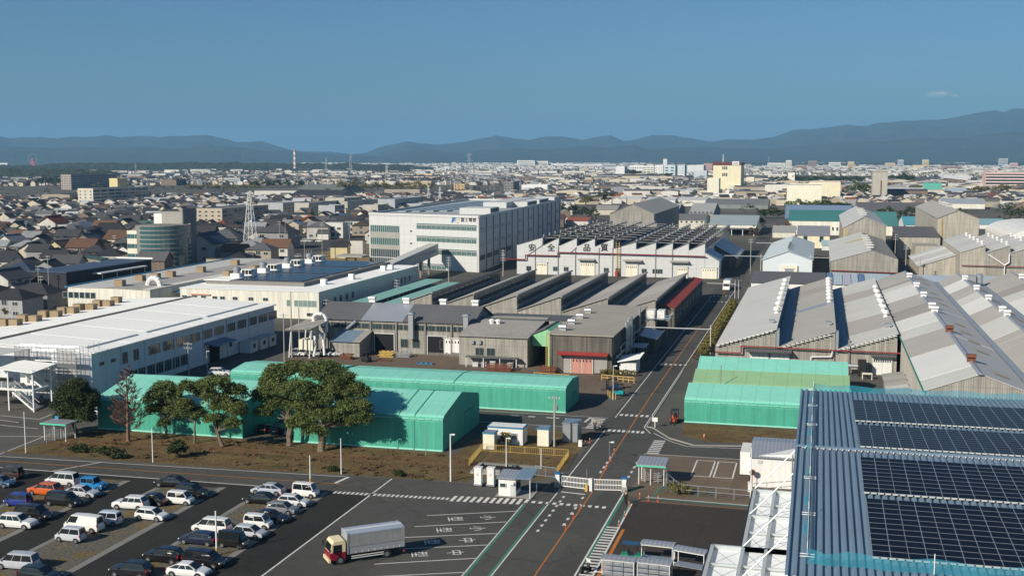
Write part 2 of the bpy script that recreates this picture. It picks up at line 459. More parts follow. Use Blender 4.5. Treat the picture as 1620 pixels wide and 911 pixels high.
SIDE = quadz('side_road', None, [(-118, 184.6), (-33.65, 184.8), (-33.65, 193.8), (-118, 193.4)], .004, M['asphalt'], 'structure')
RSIDE = quadz('branch_road', None, [(-26, 170.9), (8, 171.3), (8, 179.5), (-6.7, 179.6), (-17.8, 177.4), (-21.9, 181), (-25.5, 187.6)], .006, M['asphalt'], 'structure')
APRON = rect('service_apron', None, -23.9, 60, -1.5, 146.2, .004, M['asphalt_brown'], 'structure')
WALK = rect('footpath', None, -24.05, 60, -22.2, 147, .008, M['asphalt'], 'structure')
BROWN = quadz('brown_yard', None, [(-112, 208), (-60, 207), (-41.8, 207), (-34.6, 214), (-34.6, 262), (-112, 262)], .004, M['brown_yard'], 'structure')
DIRT = quadz('dirt_strip', None, [(-118, 147.2), (-86.3, 147.4), (-62, 148.5), (-45.5, 149.4), (-45.5, 152.6), (-47, 158), (-52.5, 163.5), (-113, 164.0), (-113.5, 160)], .008, M['dirt'], 'structure')
PIT = quadz('scrub_ground', None, [(-52.5, 151.5), (-36.3, 152.5), (-34.2, 158), (-34.2, 182), (-50.5, 182)], .0115, M['dirt'], 'structure')
CONC = quadz('concrete_hardstand', None, [(-26.6, 262), (-26.6, 188.3), (-25.6, 187.9), (-22, 181.3), (-17.8, 177.7), (-6.7, 179.9), (16, 179.9), (16, 262)], .02, M['asphalt_old'], 'structure')
kb = MB()
kp = [(-26.6, 240), (-26.6, 188.3), (-25.6, 187.9), (-22, 181.3), (-17.8, 177.7), (-6.7, 179.9), (8, 179.9)]
for a, c in zip(kp[:-1], kp[1:]): kb.bar((*a, .06), (*c, .06), .18, .14)
kb.build('kerb', M['concrete'], CONC)
quadz('dry_lawn', CONC, [(-21, 192.5), (-20.5, 184), (-16, 180.5), (-6.7, 181), (14, 181), (14, 192.8)], .03, M['dirt'])
rect('rest_ground', None, -23.5, 148.2, 12, 170.7, .008, M['brown_yard'], 'structure')
rect('gravel_verge', None, -20, 150, -12.5, 155.5, .014, M['gravel'], 'structure')
quadz('bank_lawn', None, list(map(lambda p: at(*p), [(440, 437), (600, 420), (700, 420), (640, 398), (560, 384), (470, 412)])), .01, M['drygrass'], 'structure')
for x0, x1, y1, yl in ((-70.9, -61.8, 140.2, 133.2), (-85.4, -76.2, 138.6, 136), (-100.2, -90.5, 138.2, 137.5)):
 st = quadz('gravel_strip', None, [(x0, 60), (x1, 60), (x1, y1), (x0, yl)], .012, M['gravel'], 'structure')
 quadz('edging', st, [(x1 - .9, 60), (x1, 60), (x1, y1), (x1 - .9, y1 - .3)], .018, M['concrete_d'])
 quadz('edging', st, [(x0, 60), (x0 + .7, 60), (x0 + .7, yl + .1), (x0, yl)], .018, M['concrete_d'])
st = quadz('gravel_strip', None, [(-117, 60), (-106, 60), (-106, 138), (-117, 136)], .012, M['gravel'], 'structure')
Zl = .014
def wl(parent, p, q, w=.16, m='white_line', name='lane_line', z=Zl): return line(name, parent, p, q, w, z, M[m])
wl(ROADL, (-178, 142.0), (-86.3, 146.4)); wl(ROADL, (-86.3, 146.4), (-62.6, 147.6))
wl(ROADL, (-178, 139.4), (-115.2, 142.6), m='orange_line'); wl(ROADL, (-115.2, 142.6), (-61.8, 144.0), m='orange_line')
wl(ROADL, (-178, 136.4), (-112.6, 139.5)); wl(ROADL, (-112.6, 139.5), (-68.9, 140.4), .2)
wl(ROADL, (-62.9, 144.2), (-62.3, 147.6), .45, name='stop_line'); wl(ROADL, (-104, 139.8), (-100.2, 145.9), .2, name='joint_line', z=.012)
wl(FORE, (-56.17, 148.2), (-56.15, 62), .2)
for k in range(26):      # dashed pedestrian crossing along the forecourt
 x = -61.3 + k * .612; y = 140.1 + (x + 61.3) * .065
 quadz('crossing_block', FORE, [(x, y - .5), (x + .34, y - .5), (x + .34, y + .5), (x, y + .5)], Zl, M['white_line'])
for k in range(12):
 x = -45.3 + k * .86; y = 140.2 + (x + 45.3) * .1
 quadz('crossing_block', FORE, [(x, y), (x + .45, y), (x + .45, y + 2.4), (x, y + 2.4)], Zl, M['white_line'])
for k in range(12):
 x = -34.9 + k * .92
 if -24.9 < x < -24.2: continue
 quadz('crossing_block', MAIN, [(x, 142.1), (x + .48, 142.1), (x + .48, 143.0), (x, 143.0)], Zl, M['white_line'])
for (xa, ya, xb, yb) in ((-46.1, 133.6, -35.6, 138.3), (-46.1, 129.1, -35.6, 133.8), (-46, 124.9, -35.5, 129.3), (-46, 120.6, -35.5, 125), (-46, 115.6, -35.5, 120.4), (-46, 111.4, -35.5, 115.8)):
 wl(FORE, (xa, ya), (xb, yb), .17, name='bay_line')
Rb = math.atan2(4.6, 10.5)
for i, ch in enumerate('小小中中'):
 y1 = 134.75 - 4.45 * i
 for c, x, y in ((ch, -38.7, y1), ('型', -42.4, y1 - 1.6)):
  M4 = Matrix.Translation((x, y, Zl)) @ Matrix.Rotation(Rb, 4, 'Z') @ Matrix.Rotation(-math.pi / 2, 4, 'Z')
  g = text('road_letter', FORE, c, M4 @ Matrix.Diagonal((1.75, 2.1, 1, 1)), M['white_line'])
wl(MAIN, (-35.45, 60), (-35.75, 142.0)); wl(MAIN, (-35.15, 60), (-35.45, 142.0), .25, 'green_line')
wl(MAIN, (-32.72, 60), (-32.62, 149.5), .16); wl(MAIN, (-33.0, 60), (-32.9, 141.5), .25, 'green_line')
wl(MAIN, (-32.8, 152), (-32.85, 184)); wl(MAIN, (-32.85, 193.9), (-32.95, 376))
wl(MAIN, (-27.0, 188), (-26.95, 246)); wl(MAIN, (-26.95, 248.8), (-26.9, 400)); wl(MAIN, (-25.4, 183.9), (-27, 188))
wl(MAIN, (-24.1, 60), (-24.1, 149.6), .2); wl(WALK, (-23.8, 122), (-23.8, 147), .3, 'green_line')
for k in range(8): wl(MAIN, (-31.4, 133 + k * 2.05 - 2), (-31.4, 133.8 + k * 2.05 - 2), .32, name='dash'); 
for k in range(6):
 if k != 4: wl(MAIN, (-28.9, 134 + k * 2.3), (-28.9, 134.9 + k * 2.3), .32, name='dash')
for k in range(5): wl(MAIN, (-28.9, 158.5 + k * 2.6), (-28.95, 159.6 + k * 2.6), .32, name='dash')
for k in range(4): wl(MAIN, (-24.7, 157 + k * 2.6), (-24.75, 158.1 + k * 2.6), .32, name='dash')
op = [(-28.25, 60), (-28.2, 149), (-28.9, 170), (-29.55, 215), (-29.75, 300), (-29.8, 420)]
for a, c in zip(op[:-1], op[1:]): wl(MAIN, a, c, .16, 'orange_line')
wl(MAIN, (-32.2, 148), (-28.9, 147.6), .35, name='stop_line')
for y0, n in ((196.4, 7), (184.4, 8), (248, 6), (361.9, 5), (377.6, 5), (412, 6), (428, 6)):
 for k in range(n):
  x = -32.4 + k * (6.2 / n)
  rect('crossing_block', MAIN, x, y0 - .75, x + .48, y0 + .75, Zl, M['white_line'])
for k in range(7): rect('crossing_block', MAIN, -36.3, 185.2 + k * 1.15, -34.2, 185.75 + k * 1.15, Zl, M['white_line'])
wl(SIDE, (-118, 193.1), (-34, 193.4)); wl(SIDE, (-118, 184.9), (-33, 185.1)); wl(SIDE, (-37.2, 189.2), (-36.9, 193), .4, name='stop_line')
for i, w in enumerate((1.6, 1.2, 2.2, .5)): wl(SIDE, (-50.6 + 3.2 * i, 191.0), (-50.6 + 3.2 * i + w, 191.1), .5, name='worn_letter')
for k in range(4): wl(SIDE, (-49 + k * 1.6, 196.8), (-48.3 + k * 1.6, 201), .1, name='bay_line')
bp = [(-24.9, 184.3), (-22.95, 181.4), (-21.7, 179.6), (-18.8, 176.9), (-9.6, 177.9), (6, 178.3)]
for a, c in zip(bp[:-1], bp[1:]): wl(RSIDE, a, c, .17)
wl(RSIDE, (-24.5, 170.8), (6, 171.3), .17)
for k in range(8): rect('crossing_block', RSIDE, -24.2, 171.2 + k * 1.12, -22.4, 171.75 + k * 1.12, .016, M['white_line'])
for x0, x1 in ((-16.4, -13.8), (-13.3, -10.7)):
 for a, c in (((x0, 160.3), (x1, 160.3)), ((x1, 160.3), (x1, 169)), ((x1, 169), (x0, 169)), ((x0, 169), (x0, 160.3))): wl(RSIDE, a, c, .2, name='bay_line', z=.02)
wl(APRON, (-21.0, 148.35), (-7.8, 148.05), .22, z=.02); wl(APRON, (-21.0, 148.0), (-7.8, 147.7), .3, 'green_line', z=.02); wl(APRON, (-21.6, 146.6), (-7.8, 146.25), .12, 'orange_line', z=.02)
rect('orange_bar', APRON, -21.85, 100, -21.45, 134.4, .012, M['orange_line'])
for k in range(18): rect('crossing_block', WALK, -23.75, 134.6 - k * .98, -22.35, 135.05 - k * .98, .016, M['white_line'])
gp = [(-22.7, 153.6), (-23.9, 147.1)]; wl(WALK, *gp, .2, 'green_line', z=.02); wl(WALK, (-19.6, 154.4), (-20.15, 148.5), .2, 'green_line', z=.02)
for a, c in (((-21.5, 147.3), (-22.5, 145)), ((-22.5, 145), (-22.6, 135.5))): wl(WALK, a, c, .22, 'green_line', z=.02)
wl(WALK, (-22.3, 145), (-22.2, 100), .22, 'white_line', z=.018, name='edge_line')
for a, c in (((0, 657), (62, 663)), ((0, 672), (60, 678)), ((0, 690), (80, 690)), ((0, 718), (80, 686)), ((62, 663), (82, 655)), ((0, 664), (30, 668))): wl(YARD, at(*a), at(*c), .18, name='bay_line', z=.008)
# ------------------------------------------------------------------ factory buildings
def slope_panels(root, quad4, n, mats, name='roof_panel', thick=.12, seed=1, widths=None):
 """split a roof slope a-b-c-d (a->b along the eave, d->c along the ridge) into n strips, each a sheet object of its own"""
 a, b, c, d = [Vector(p) for p in quad4]
 rr = random.Random(seed)
 cuts = [i / n for i in range(n + 1)] if n else []
 if widths:
  s = sum(widths); cuts = [0]
  for w in widths: cuts.append(cuts[-1] + w / s)
  n = len(widths)
 nrm = (b - a).cross(d - a).normalized()
 if nrm.z < 0: nrm = -nrm
 for i in range(n):
  u, v = cuts[i], cuts[i + 1]
  g = .0015 if n > 1 else 0
  q = [a.lerp(b, u + g), a.lerp(b, v - g), d.lerp(c, v - g), d.lerp(c, u + g)]
  t = thick + rr.uniform(0, .02)
  mb = MB(); top = [p + nrm * t for p in q]
  mb.face(top); mb.face(q[::-1])
  for k in range(4):
   j = (k + 1) % 4; mb.face([q[k], q[j], top[j], top[k]])
  m = mats[i % len(mats)] if not callable(mats) else mats(i)
  mb.build(name, m, root)
def ventilator(root, x, y, z, s=1.0, m='steel_w', name='ventilator'):
 k = ('vent', m)
 if k not in WIN:
  b = MB(); b.box(-.45, -.45, -.6, .45, .45, .15)
  b.lathe(0, 0, [(.34, .15), (.34, .45), (.6, .55), (.68, .85), (.5, 1.15), (.18, 1.3)], 10)
  WIN[k] = b.mesh(name, M[m])
 return wpart(name, WIN[k], root, (x, y, z), 0, scale=(s, s, s))
def ridge_vent(root, x, y, z, L=1.6, m='steel_w', along='y', name='ridge_vent'):
 k = ('rv', L, m)
 if k not in WIN:
  b = MB(); b.box(-.35, -L / 2, -.5, .35, L / 2, .35); b.prism([(-.75, .4), (-.55, .8), (.55, .8), (.75, .4)], 'y', -L / 2 - .1, L / 2 + .1)
  for s in (-1, 1):
   b.face([(s * .35, -L / 2, .35), (s * .75, -L / 2, .4), (s * .75, L / 2, .4), (s * .35, L / 2, .35)])
  WIN[k] = b.mesh(name, M[m])
 return wpart(name, WIN[k], root, (x, y, z), 0 if along == 'y' else R(90))
def shutter(root, face, x, y, z, w, h, m='white', name='door', slots=6):
 "a big sliding door with a header rail and small glazed slots"
 k = ('door', w, h, m, slots)
 if k not in WIN:
  b = MB(); b.box(-w / 2, -.12, 0, w / 2, .05, h); b.box(-w / 2 - .3, -.3, h, w / 2 + .3, .05, h + .18, 1)
  for s in (-1, 1): b.box(s * w / 2 - .08, -.16, 0, s * w / 2 + .08, .05, h, 1)
  b.box(-.05, -.15, 0, .05, 0, h, 1)
  for i in range(slots):
   a = -w / 2 + w * (i + .8) / (slots + .6); b.box(a - .12, -.135, h * .72, a + .12, 0, h * .86, 2)
  WIN[k] = b.mesh(name, [M[m], M['frame'], M['dark']])
 return wpart(name, WIN[k], root, (x, y, z), {'-y': 0, '+x': R(90), '-x': R(-90)}[face])
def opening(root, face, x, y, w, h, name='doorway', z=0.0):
 "a framed flat black face: the unlit inside of a door opening is painted"
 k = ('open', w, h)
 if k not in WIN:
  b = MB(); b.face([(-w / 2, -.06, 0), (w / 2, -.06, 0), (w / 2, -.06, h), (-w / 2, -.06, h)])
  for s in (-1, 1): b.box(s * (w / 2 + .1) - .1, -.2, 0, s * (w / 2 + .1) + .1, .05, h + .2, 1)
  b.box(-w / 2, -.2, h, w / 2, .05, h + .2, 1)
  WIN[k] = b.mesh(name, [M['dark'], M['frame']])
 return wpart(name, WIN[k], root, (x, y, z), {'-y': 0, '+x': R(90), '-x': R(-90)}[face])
def gable_x(root, x0, x1, y0, y1, ze, zr, wm, rm, ov=.4, n=1, rn='roof_panel', seed=1, z0=0, yr=None, mats2=None, widths=None):
 "gable hall, ridge along X"
 yr = (y0 + y1) / 2 if yr is None else yr
 MB().prism([(y0, z0), (y1, z0), (y1, ze), (yr, zr), (y0, ze)], 'x', x0, x1).build('wall', wm, root)
 s0 = (zr - ze) / (yr - y0); s1 = (zr - ze) / (y1 - yr)
 mats = rm if isinstance(rm, list) or callable(rm) else [rm]
 slope_panels(root, [(x0 - ov, y0 - ov, ze - s0 * ov), (x1 + ov, y0 - ov, ze - s0 * ov), (x1 + ov, yr, zr), (x0 - ov, yr, zr)], n, mats, rn, seed=seed, widths=widths)
 slope_panels(root, [(x1 + ov, y1 + ov, ze - s1 * ov), (x0 - ov, y1 + ov, ze - s1 * ov), (x0 - ov, yr, zr), (x1 + ov, yr, zr)], n, mats2 or mats, rn, seed=seed)
def gable_y(root, x0, x1, y0, y1, ze, zr, wm, rm, ov=.4, n=1, rn='roof_panel', seed=1, z0=0, xr=None, ze1=None, mats2=None, widths=None):
 "gable hall, ridge along Y"
 xr = (x0 + x1) / 2 if xr is None else xr; ze1 = ze if ze1 is None else ze1
 MB().prism([(x0, z0), (x1, z0), (x1, ze1), (xr, zr), (x0, ze)], 'y', y0, y1).build('wall', wm, root)
 s0 = (zr - ze) / (xr - x0); s1 = (zr - ze1) / max(.01, x1 - xr)
 mats = rm if isinstance(rm, list) or callable(rm) else [rm]
 slope_panels(root, [(x0 - ov, y0 - ov, ze - s0 * ov), (x0 - ov, y1 + ov, ze - s0 * ov), (xr, y1 + ov, zr), (xr, y0 - ov, zr)], n, mats, rn, seed=seed, widths=widths)
 slope_panels(root, [(x1 + ov, y0 - ov, ze1 - s1 * ov), (x1 + ov, y1 + ov, ze1 - s1 * ov), (xr, y1 + ov, zr), (xr, y0 - ov, zr)], n, mats2 or mats, rn, seed=seed + 5)
def flat(root, x0, x1, y0, y1, h, wm, rm, par=.5, z0=0, name='wall'):
 MB().box(x0, y0, z0, x1, y1, h).build(name, wm, root)
 p = .3
 b = MB()
 b.box(x0, y0, h, x1, y0 + p, h + par); b.box(x0, y1 - p, h, x1, y1, h + par)
 b.box(x0, y0 + p, h, x0 + p, y1 - p, h + par); b.box(x1 - p, y0 + p, h, x1, y1 - p, h + par)
 b.build('parapet', wm, root)
 rect('roof', root, x0 + p, y0 + p, x1 - p, y1 - p, h + .03, rm)
# ---- green tarpaulin store tents
def tent(x0, x1, y0, y1, ze, zr, roofm, wallm, label, seams=(), endcol='green_wall_sheet', door=None):
 t = thing('storage_tent', label, 'storage tent', ((x0 + x1) / 2, (y0 + y1) / 2, 0), group='tarpaulin storage tents in the yard')
 yr = (y0 + y1) / 2; r = .9; s = (zr - ze) / (yr - y0)
 prof = [(y0, 0), (y0, ze - r)]
 for i in range(5):
  a = i / 4; prof.append((y0 + r * a * a * 1.1, ze - r + r * (1 - (1 - a) ** 2) + s * r * a * a))
 prof += [(yr, zr)]
 mir = [(2 * yr - p[0], p[1]) for p in prof[:-1]][::-1]
 full = prof + mir
 k = len(prof)
 n = len(full)
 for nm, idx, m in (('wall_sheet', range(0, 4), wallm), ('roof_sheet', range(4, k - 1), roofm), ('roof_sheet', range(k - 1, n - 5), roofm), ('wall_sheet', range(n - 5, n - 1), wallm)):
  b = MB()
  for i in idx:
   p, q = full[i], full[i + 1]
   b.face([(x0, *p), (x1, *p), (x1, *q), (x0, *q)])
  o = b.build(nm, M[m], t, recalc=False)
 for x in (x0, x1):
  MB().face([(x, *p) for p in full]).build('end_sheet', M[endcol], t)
 b = MB()
 rr = random.Random(int(x0))
 xx = x0
 while xx < x1 - .1:
  w = min(1.15, x1 - xx); dz = rr.uniform(-.03, .03)
  b.box(xx + .02, y0 - .06, ze - .52 + dz, xx + w - .04, y0 + .1, ze - .42 + dz); xx += 1.2
 stuff(b.build('eave_hem', M['hem'], t))
 MB().box(x0 - .04, y0 - .08, 0, x1 + .04, y0 - .01, .22).build('base_hem', M['hem'], t)
 for sx in seams:
  b = MB()
  for p, q in zip(full[:-1], full[1:]): b.bar((sx, *p), (sx, *q), .16, .16)
  b.build('seam', M[wallm], t)
 if door:
  x, y, w, h = door
  MB().box(x - .02, y - w / 2, 0, x + .06, y + w / 2, h).build('door', M['green_wall_sheet'], t)
  MB().box(x + .05, y - w / 2 - .1, h, x + .14, y + w / 2 + .1, h + .12).build('door_rail', M['green_dark'], t)
 return t
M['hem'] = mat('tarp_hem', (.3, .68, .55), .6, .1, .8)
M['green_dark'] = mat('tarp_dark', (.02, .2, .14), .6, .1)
zr1 = onY(729, 619.5, 174)[1]
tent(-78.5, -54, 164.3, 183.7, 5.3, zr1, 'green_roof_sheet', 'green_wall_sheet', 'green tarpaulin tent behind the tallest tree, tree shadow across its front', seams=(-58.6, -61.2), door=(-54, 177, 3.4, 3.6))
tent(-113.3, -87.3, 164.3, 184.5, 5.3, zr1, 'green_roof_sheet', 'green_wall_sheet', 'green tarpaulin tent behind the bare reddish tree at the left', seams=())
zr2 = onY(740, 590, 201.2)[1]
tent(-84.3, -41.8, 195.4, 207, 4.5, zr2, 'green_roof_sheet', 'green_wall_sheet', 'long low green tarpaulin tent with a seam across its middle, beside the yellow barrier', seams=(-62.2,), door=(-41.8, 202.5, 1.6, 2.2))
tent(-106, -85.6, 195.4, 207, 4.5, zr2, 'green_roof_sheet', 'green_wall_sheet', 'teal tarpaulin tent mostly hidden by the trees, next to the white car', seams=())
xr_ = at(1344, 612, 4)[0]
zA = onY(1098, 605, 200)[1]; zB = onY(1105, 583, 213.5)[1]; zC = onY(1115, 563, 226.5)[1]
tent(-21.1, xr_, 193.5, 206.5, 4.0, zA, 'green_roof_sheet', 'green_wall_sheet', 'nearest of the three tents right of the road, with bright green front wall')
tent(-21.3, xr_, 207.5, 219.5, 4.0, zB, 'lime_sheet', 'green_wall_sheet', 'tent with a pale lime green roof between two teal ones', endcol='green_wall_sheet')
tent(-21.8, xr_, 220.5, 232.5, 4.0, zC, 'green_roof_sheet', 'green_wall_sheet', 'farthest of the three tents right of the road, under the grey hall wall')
print('tents', zr1, zr2, zA, zB, zC, xr_)
# ---- block K: flat-roofed slate workshop on the corner
K = thing('corner_workshop', 'tall dark slate workshop with a flat brown roof and pink doors at the road corner', 'workshop', (-46.7, 257, 0))
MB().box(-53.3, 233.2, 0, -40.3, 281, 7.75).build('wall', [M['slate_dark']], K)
slope_panels(K, [(-53.7, 232.8, 7.8), (-39.9, 232.8, 7.8), (-39.9, 281.4, 8.0), (-53.7, 281.4, 8.0)], 1, [mat('brown_roof', (.34, .315, .265), .9, .14, .15, pitch=.6, bump=.2)], thick=.2)
for i in range(4): ridge_vent(K, -51.6, 238 + i * 9.2, 8.4, 1.4, 'steel', 'x')
MB().prism([(231.6, 3.85), (233.2, 4.25), (233.2, 4.4), (231.5, 4.05)], 'x', -51.5, -41).build('canopy', M['red'], K)
M['pink'] = mat('pink_door', (.5, .25, .2), .8, .12, .4, streak=.15)
MB().box(-50.3, 232.95, 0, -48.9, 233.2, 3.5).build('sheet_patch', M['concrete'], K); MB().box(-43.9, 232.95, .2, -41.2, 233.2, 3.6).build('sheet_patch', M['concrete'], K)
shutter(K, '-y', -46.5, 233.1, 0, 4.6, 3.3, 'pink')
for i, (y, r, h) in enumerate(((247, .3, 9.0), (248.6, .3, 8.6), (250.2, .3, 9.3), (252.4, .55, 9.4), (266, .25, 9.8))):
 MB().tube((-39.6, y, 2.4), (-39.6, y, h), r, n=8).build('duct', M['steel'], K)
for y in (257, 262, 270): window(K, '+x', -40.3, y, 4.6, 3, 1.4, 3)
for y in (238, 243): opening(K, '+x', -40.3, y, 2.2, 2.6)
b = MB()
for z in (3.1, 3.4): b.tube((-39.7, 235, z), (-39.7, 279, z), .12)
b.build('pipe', M['steel'], K)
b = MB()
for y in range(238, 280, 6): b.bar((-39.2, y, 0), (-39.2, y, 5.2), .15, .15)
b.bar((-39.2, 236, 5.2), (-39.2, 279, 5.2), .15, .15)
b.build('pipe_rack', M['steel'], K)
b = MB()
for dx in (0, .7): b.bar((-53.9 + dx, 232.4, 0), (-53.9 + dx, 232.4, 8.4), .1, .1)
for i in range(20): b.bar((-53.9, 232.4, .4 + i * .4), (-53.2, 232.4, .4 + i * .4), .06, .06)
b.build('ladder', M['yellow'], K)
# ---- old long building L
Lb = thing('old_long_workshop', 'long old slate workshop with a patched dark roof, four ridge vents and two flues', 'workshop', (-93, 255, 0))
gable_x(Lb, -111.5, -74.2, 247, 262.5, 7.4, 10.2, M['slate_wall'], [M['dark_roof'], M['zinc_roof'], M['dark_roof']], ov=.5, yr=255, seed=3, widths=[11.2, 10.2, 16.5])
for x in (-101, -92.5, -83.5, -75.8): ridge_vent(Lb, x, 255, 10.9, 1.5, 'steel_w', 'x')
M['old_frame'] = mat('old_frame', (.2, .19, .17), .8)
for i in range(14): window(Lb, '-y', -109.5 + i * 2.55, 247, 5.35, 2.3, 1.2, 3, 'window', 'glass', 'old_frame')
opening(Lb, '-y', -95.0, 247, 4.6, 4.3); opening(Lb, '-y', -82.4, 247, 4.4, 4.2); shutter(Lb, '-y', -78.4, 246.9, 0, 4.6, 3.9, 'white', 'sliding_door')
for x in (-90.2, -87.4, -80.9, -76): window(Lb, '-y', x, 247, 1.4, 1.7, 1.9, 2, 'window', 'glass', 'old_frame')
for x in (-88.2, -75.3):
 MB().box(x - .55, 245.6, 3.6 if x < -80 else 4.4, x + .55, 246.7, 9.2).build('flue', M['steel'], Lb)
 MB().prism([(-.85, 9.2), (.85, 9.2), (.5, 9.6), (-.5, 9.6)], 'y', 245.3, 247).xf(Matrix.Translation((x, 0, 0))).build('flue_cap', M['steel'], Lb)
b = MB()
for x in (-109, -98.3, -92.1, -85.2, -79, -74.6): b.box(x - .2, 246.7, 0, x + .2, 247.0, 7.2)
build_each(b, 'pilaster', M['concrete_d'], Lb)
MB().tube((-104.5, 246.4, 4.8), (-101.6, 246.3, 7.1), .3).build('slanted_duct', M['steel'], Lb)
An = thing('lean_to_shed', 'small slate lean-to shed with half blue roof under the long old workshop', 'shed', (-100, 243, 0))
MB().prism([(239.8, 0), (246.9, 0), (246.9, 4.7), (239.8, 3.3)], 'x', -105, -98.2).build('wall', M['slate_wall'], An)
slope_panels(An, [(-105.3, 239.3, 3.35), (-97.8, 239.3, 3.35), (-97.8, 246.9, 4.8), (-105.3, 246.9, 4.8)], 2, [M['blue_roof'], M['old_roof']], seed=9, widths=[6, 2])
Du = thing('dust_collector', 'cream dust collector with bent pipes under a slanted grey canopy on white legs', 'dust collector', (-110, 240, 0))
b = MB()
for x, y in ((-113.2, 235.5), (-108.2, 235.2), (-113, 243), (-108, 243)): b.tube((x, y, 0), (x + .5, y + .3, 6.4), .16)
build_each(b, 'leg', M['steel_w'], Du)
slope_panels(Du, [(-113.8, 234.8, 6.2), (-107.5, 234.8, 6.6), (-106.4, 244, 7.7), (-112.6, 244, 7.3)], 1, [M['old_roof']], 'canopy')
MB().box(-112.2, 238.4, 0, -108.8, 241.5, 3.6).build('tank', M['cream'], Du)
MB().lathe(-110.2, 242.3, [(1.1, 3.2), (1.1, 6.8), (.3, 7.6)], 12).build('cyclone', M['cream'], Du)
b = MB()
pp = [(-110.2, 242.3, 7.4), (-110.2, 242.3, 8.6), (-109.2, 242.2, 9.1), (-107.6, 242, 9.0), (-107.0, 242, 8.0), (-107, 242, 5)]
for a, c in zip(pp[:-1], pp[1:]): b.tube(a, c, .38, n=8)
pp = [(-108, 240, 5.4), (-106.6, 238.5, 5.0), (-105.8, 237.6, 3.2), (-105.3, 236.8, .6)]
for a, c in zip(pp[:-1], pp[1:]): b.tube(a, c, .3, n=8)
pp = [(-109, 239, 5), (-107.8, 237.4, 4.6), (-107.2, 236.4, 2.6), (-107.4, 235.8, .4)]
for a, c in zip(pp[:-1], pp[1:]): b.tube(a, c, .28, n=8)
b.build('pipe', M['steel_w'], Du)
# ---- M: low hall and green portal between L and K
Mh = thing('low_workshop', 'low grey workshop with a flat brown roof just left of the mint green portal', 'workshop', (-66.5, 245, 0))
MB().prism([(236.5, 0), (257, 0), (257, 8.0), (236.5, 6.2)], 'x', -74, -58.9).build('wall', M['slate_wall'], Mh)
slope_panels(Mh, [(-74.4, 236, 6.25), (-58.6, 236, 6.25), (-58.6, 252, 7.7), (-74.4, 252, 7.7)], 1, [M['old_roof']])
slope_panels(Mh, [(-74.4, 252.1, 7.8), (-53.4, 252.1, 7.8), (-53.4, 268, 7.0), (-74.4, 268, 7.0)], 1, [M['dark_roof']])
for x in (-69.9, -68.4): MB().lathe(x, 248, [(.5, 7.2), (.5, 7.9), (.7, 8.0), (.7, 8.3), (.2, 8.5)], 8).build('ventilator', M['steel_w'], Mh)
for x in (-69.4, -66.9): window(Mh, '-y', x, 236.5, 2.2, 1.8, 1.6, 2, 'window', 'glass', 'old_frame')
for x in (-70.9, -69.3): MB().box(x - .35, 236, 4.7, x + .35, 236.5, 5.4).build('wall_fan', M['steel'], Mh)
Gp = thing('green_portal', 'mint green sheet portal with an open gateway beside the yellow ladder', 'portal', (-56, 240, 0))
M['mint'] = mat('mint_sheet', (.25, .52, .3), .7, .08, .3, pitch=1.1, bump=.1)
MB().prism([(-58.7, 4.2), (-53.5, 4.2), (-53.5, 6.9), (-55.6, 7.9), (-58.7, 6.6)], 'y', 239.6, 252).build('wall', M['mint'], Gp)
MB().box(-55.2, 239.6, 0, -53.5, 240, 4.2).build('wall_panel', M['mint'], Gp)
MB().box(-58.7, 247, 0, -55.2, 247.2, 4.2).build('doorway', M['dark'], Gp)  # black slab across the gateway, its unlit depth put into the colour
slope_panels(Gp, [(-58.9, 239.3, 6.6), (-58.9, 251.9, 6.6), (-55.6, 251.9, 7.95), (-55.6, 239.3, 7.95)], 1, [M['dark_roof']])
# ---- old sawtooth hall
S = thing('sawtooth_hall', 'old sawtooth hall of six long grey roofs with dark glazed sides', 'factory hall', (-76, 330, 0))
rx = [-100.2, -88.5, -76.6, -64.7, -52.4, -40.0]; lx = [-111.8] + rx[:-1]
for i, (a, c) in enumerate(zip(lx, rx)):
 MB().prism([(a + .15, 0), (c, 0), (c, 8.1), (a + .15, 4.0)], 'y', 296, 366).build('wall', M['slate_wall'], S)
 slope_panels(S, [(a + .2, 295.5, 4.05), (a + .2, 366.4, 4.05), (c + .25, 366.4, 8.2), (c + .25, 295.5, 8.2)], 3, [M['old_roof'], M['grey_roof'], M['old_roof']] if i > 0 else [M['old_roof'], M['dark_roof'], M['old_roof']], seed=i + 20)
 rr = random.Random(i)
 for k in range(14):
  wpy = 299 + k * 4.9
  window(S, '+x', c, wpy, 5.6, 4.4, 1.5, 4, 'window', 'glass', 'old_frame')
 MB().box(c + .02, 295.4, 7.95, c + .4, 366.5, 8.25).build('ridge_cap', M['concrete'], S)
Rl = thing('red_roof_annex', 'narrow annex with a dark red roof along the right side of the sawtooth hall', 'annex', (-37.8, 335, 0))
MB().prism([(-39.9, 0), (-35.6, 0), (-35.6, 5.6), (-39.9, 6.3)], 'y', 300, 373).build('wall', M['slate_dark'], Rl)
slope_panels(Rl, [(-35.3, 299.6, 5.65), (-35.3, 373.4, 5.65), (-38.6, 373.4, 6.3), (-38.6, 299.6, 6.3)], 1, [M['redroof']])
for y in range(306, 372, 8): window(Rl, '+x', -35.6, y, 2.2, 2.6, 1.6, 2)
Dk = thing('equipment_deck', 'steel deck carrying two white air handling units before the red roofed annex', 'equipment deck', (-37.8, 289, 0))
b = MB()
for x in (-41.3, -35.6):
 for y in (286, 293.5): b.bar((x, y, 0), (x, y, 4.2), .2, .2)
b.box(-41.8, 285.5, 4.2, -35.2, 294, 4.4)
b.build('platform', M['steel'], Dk)
b = MB()
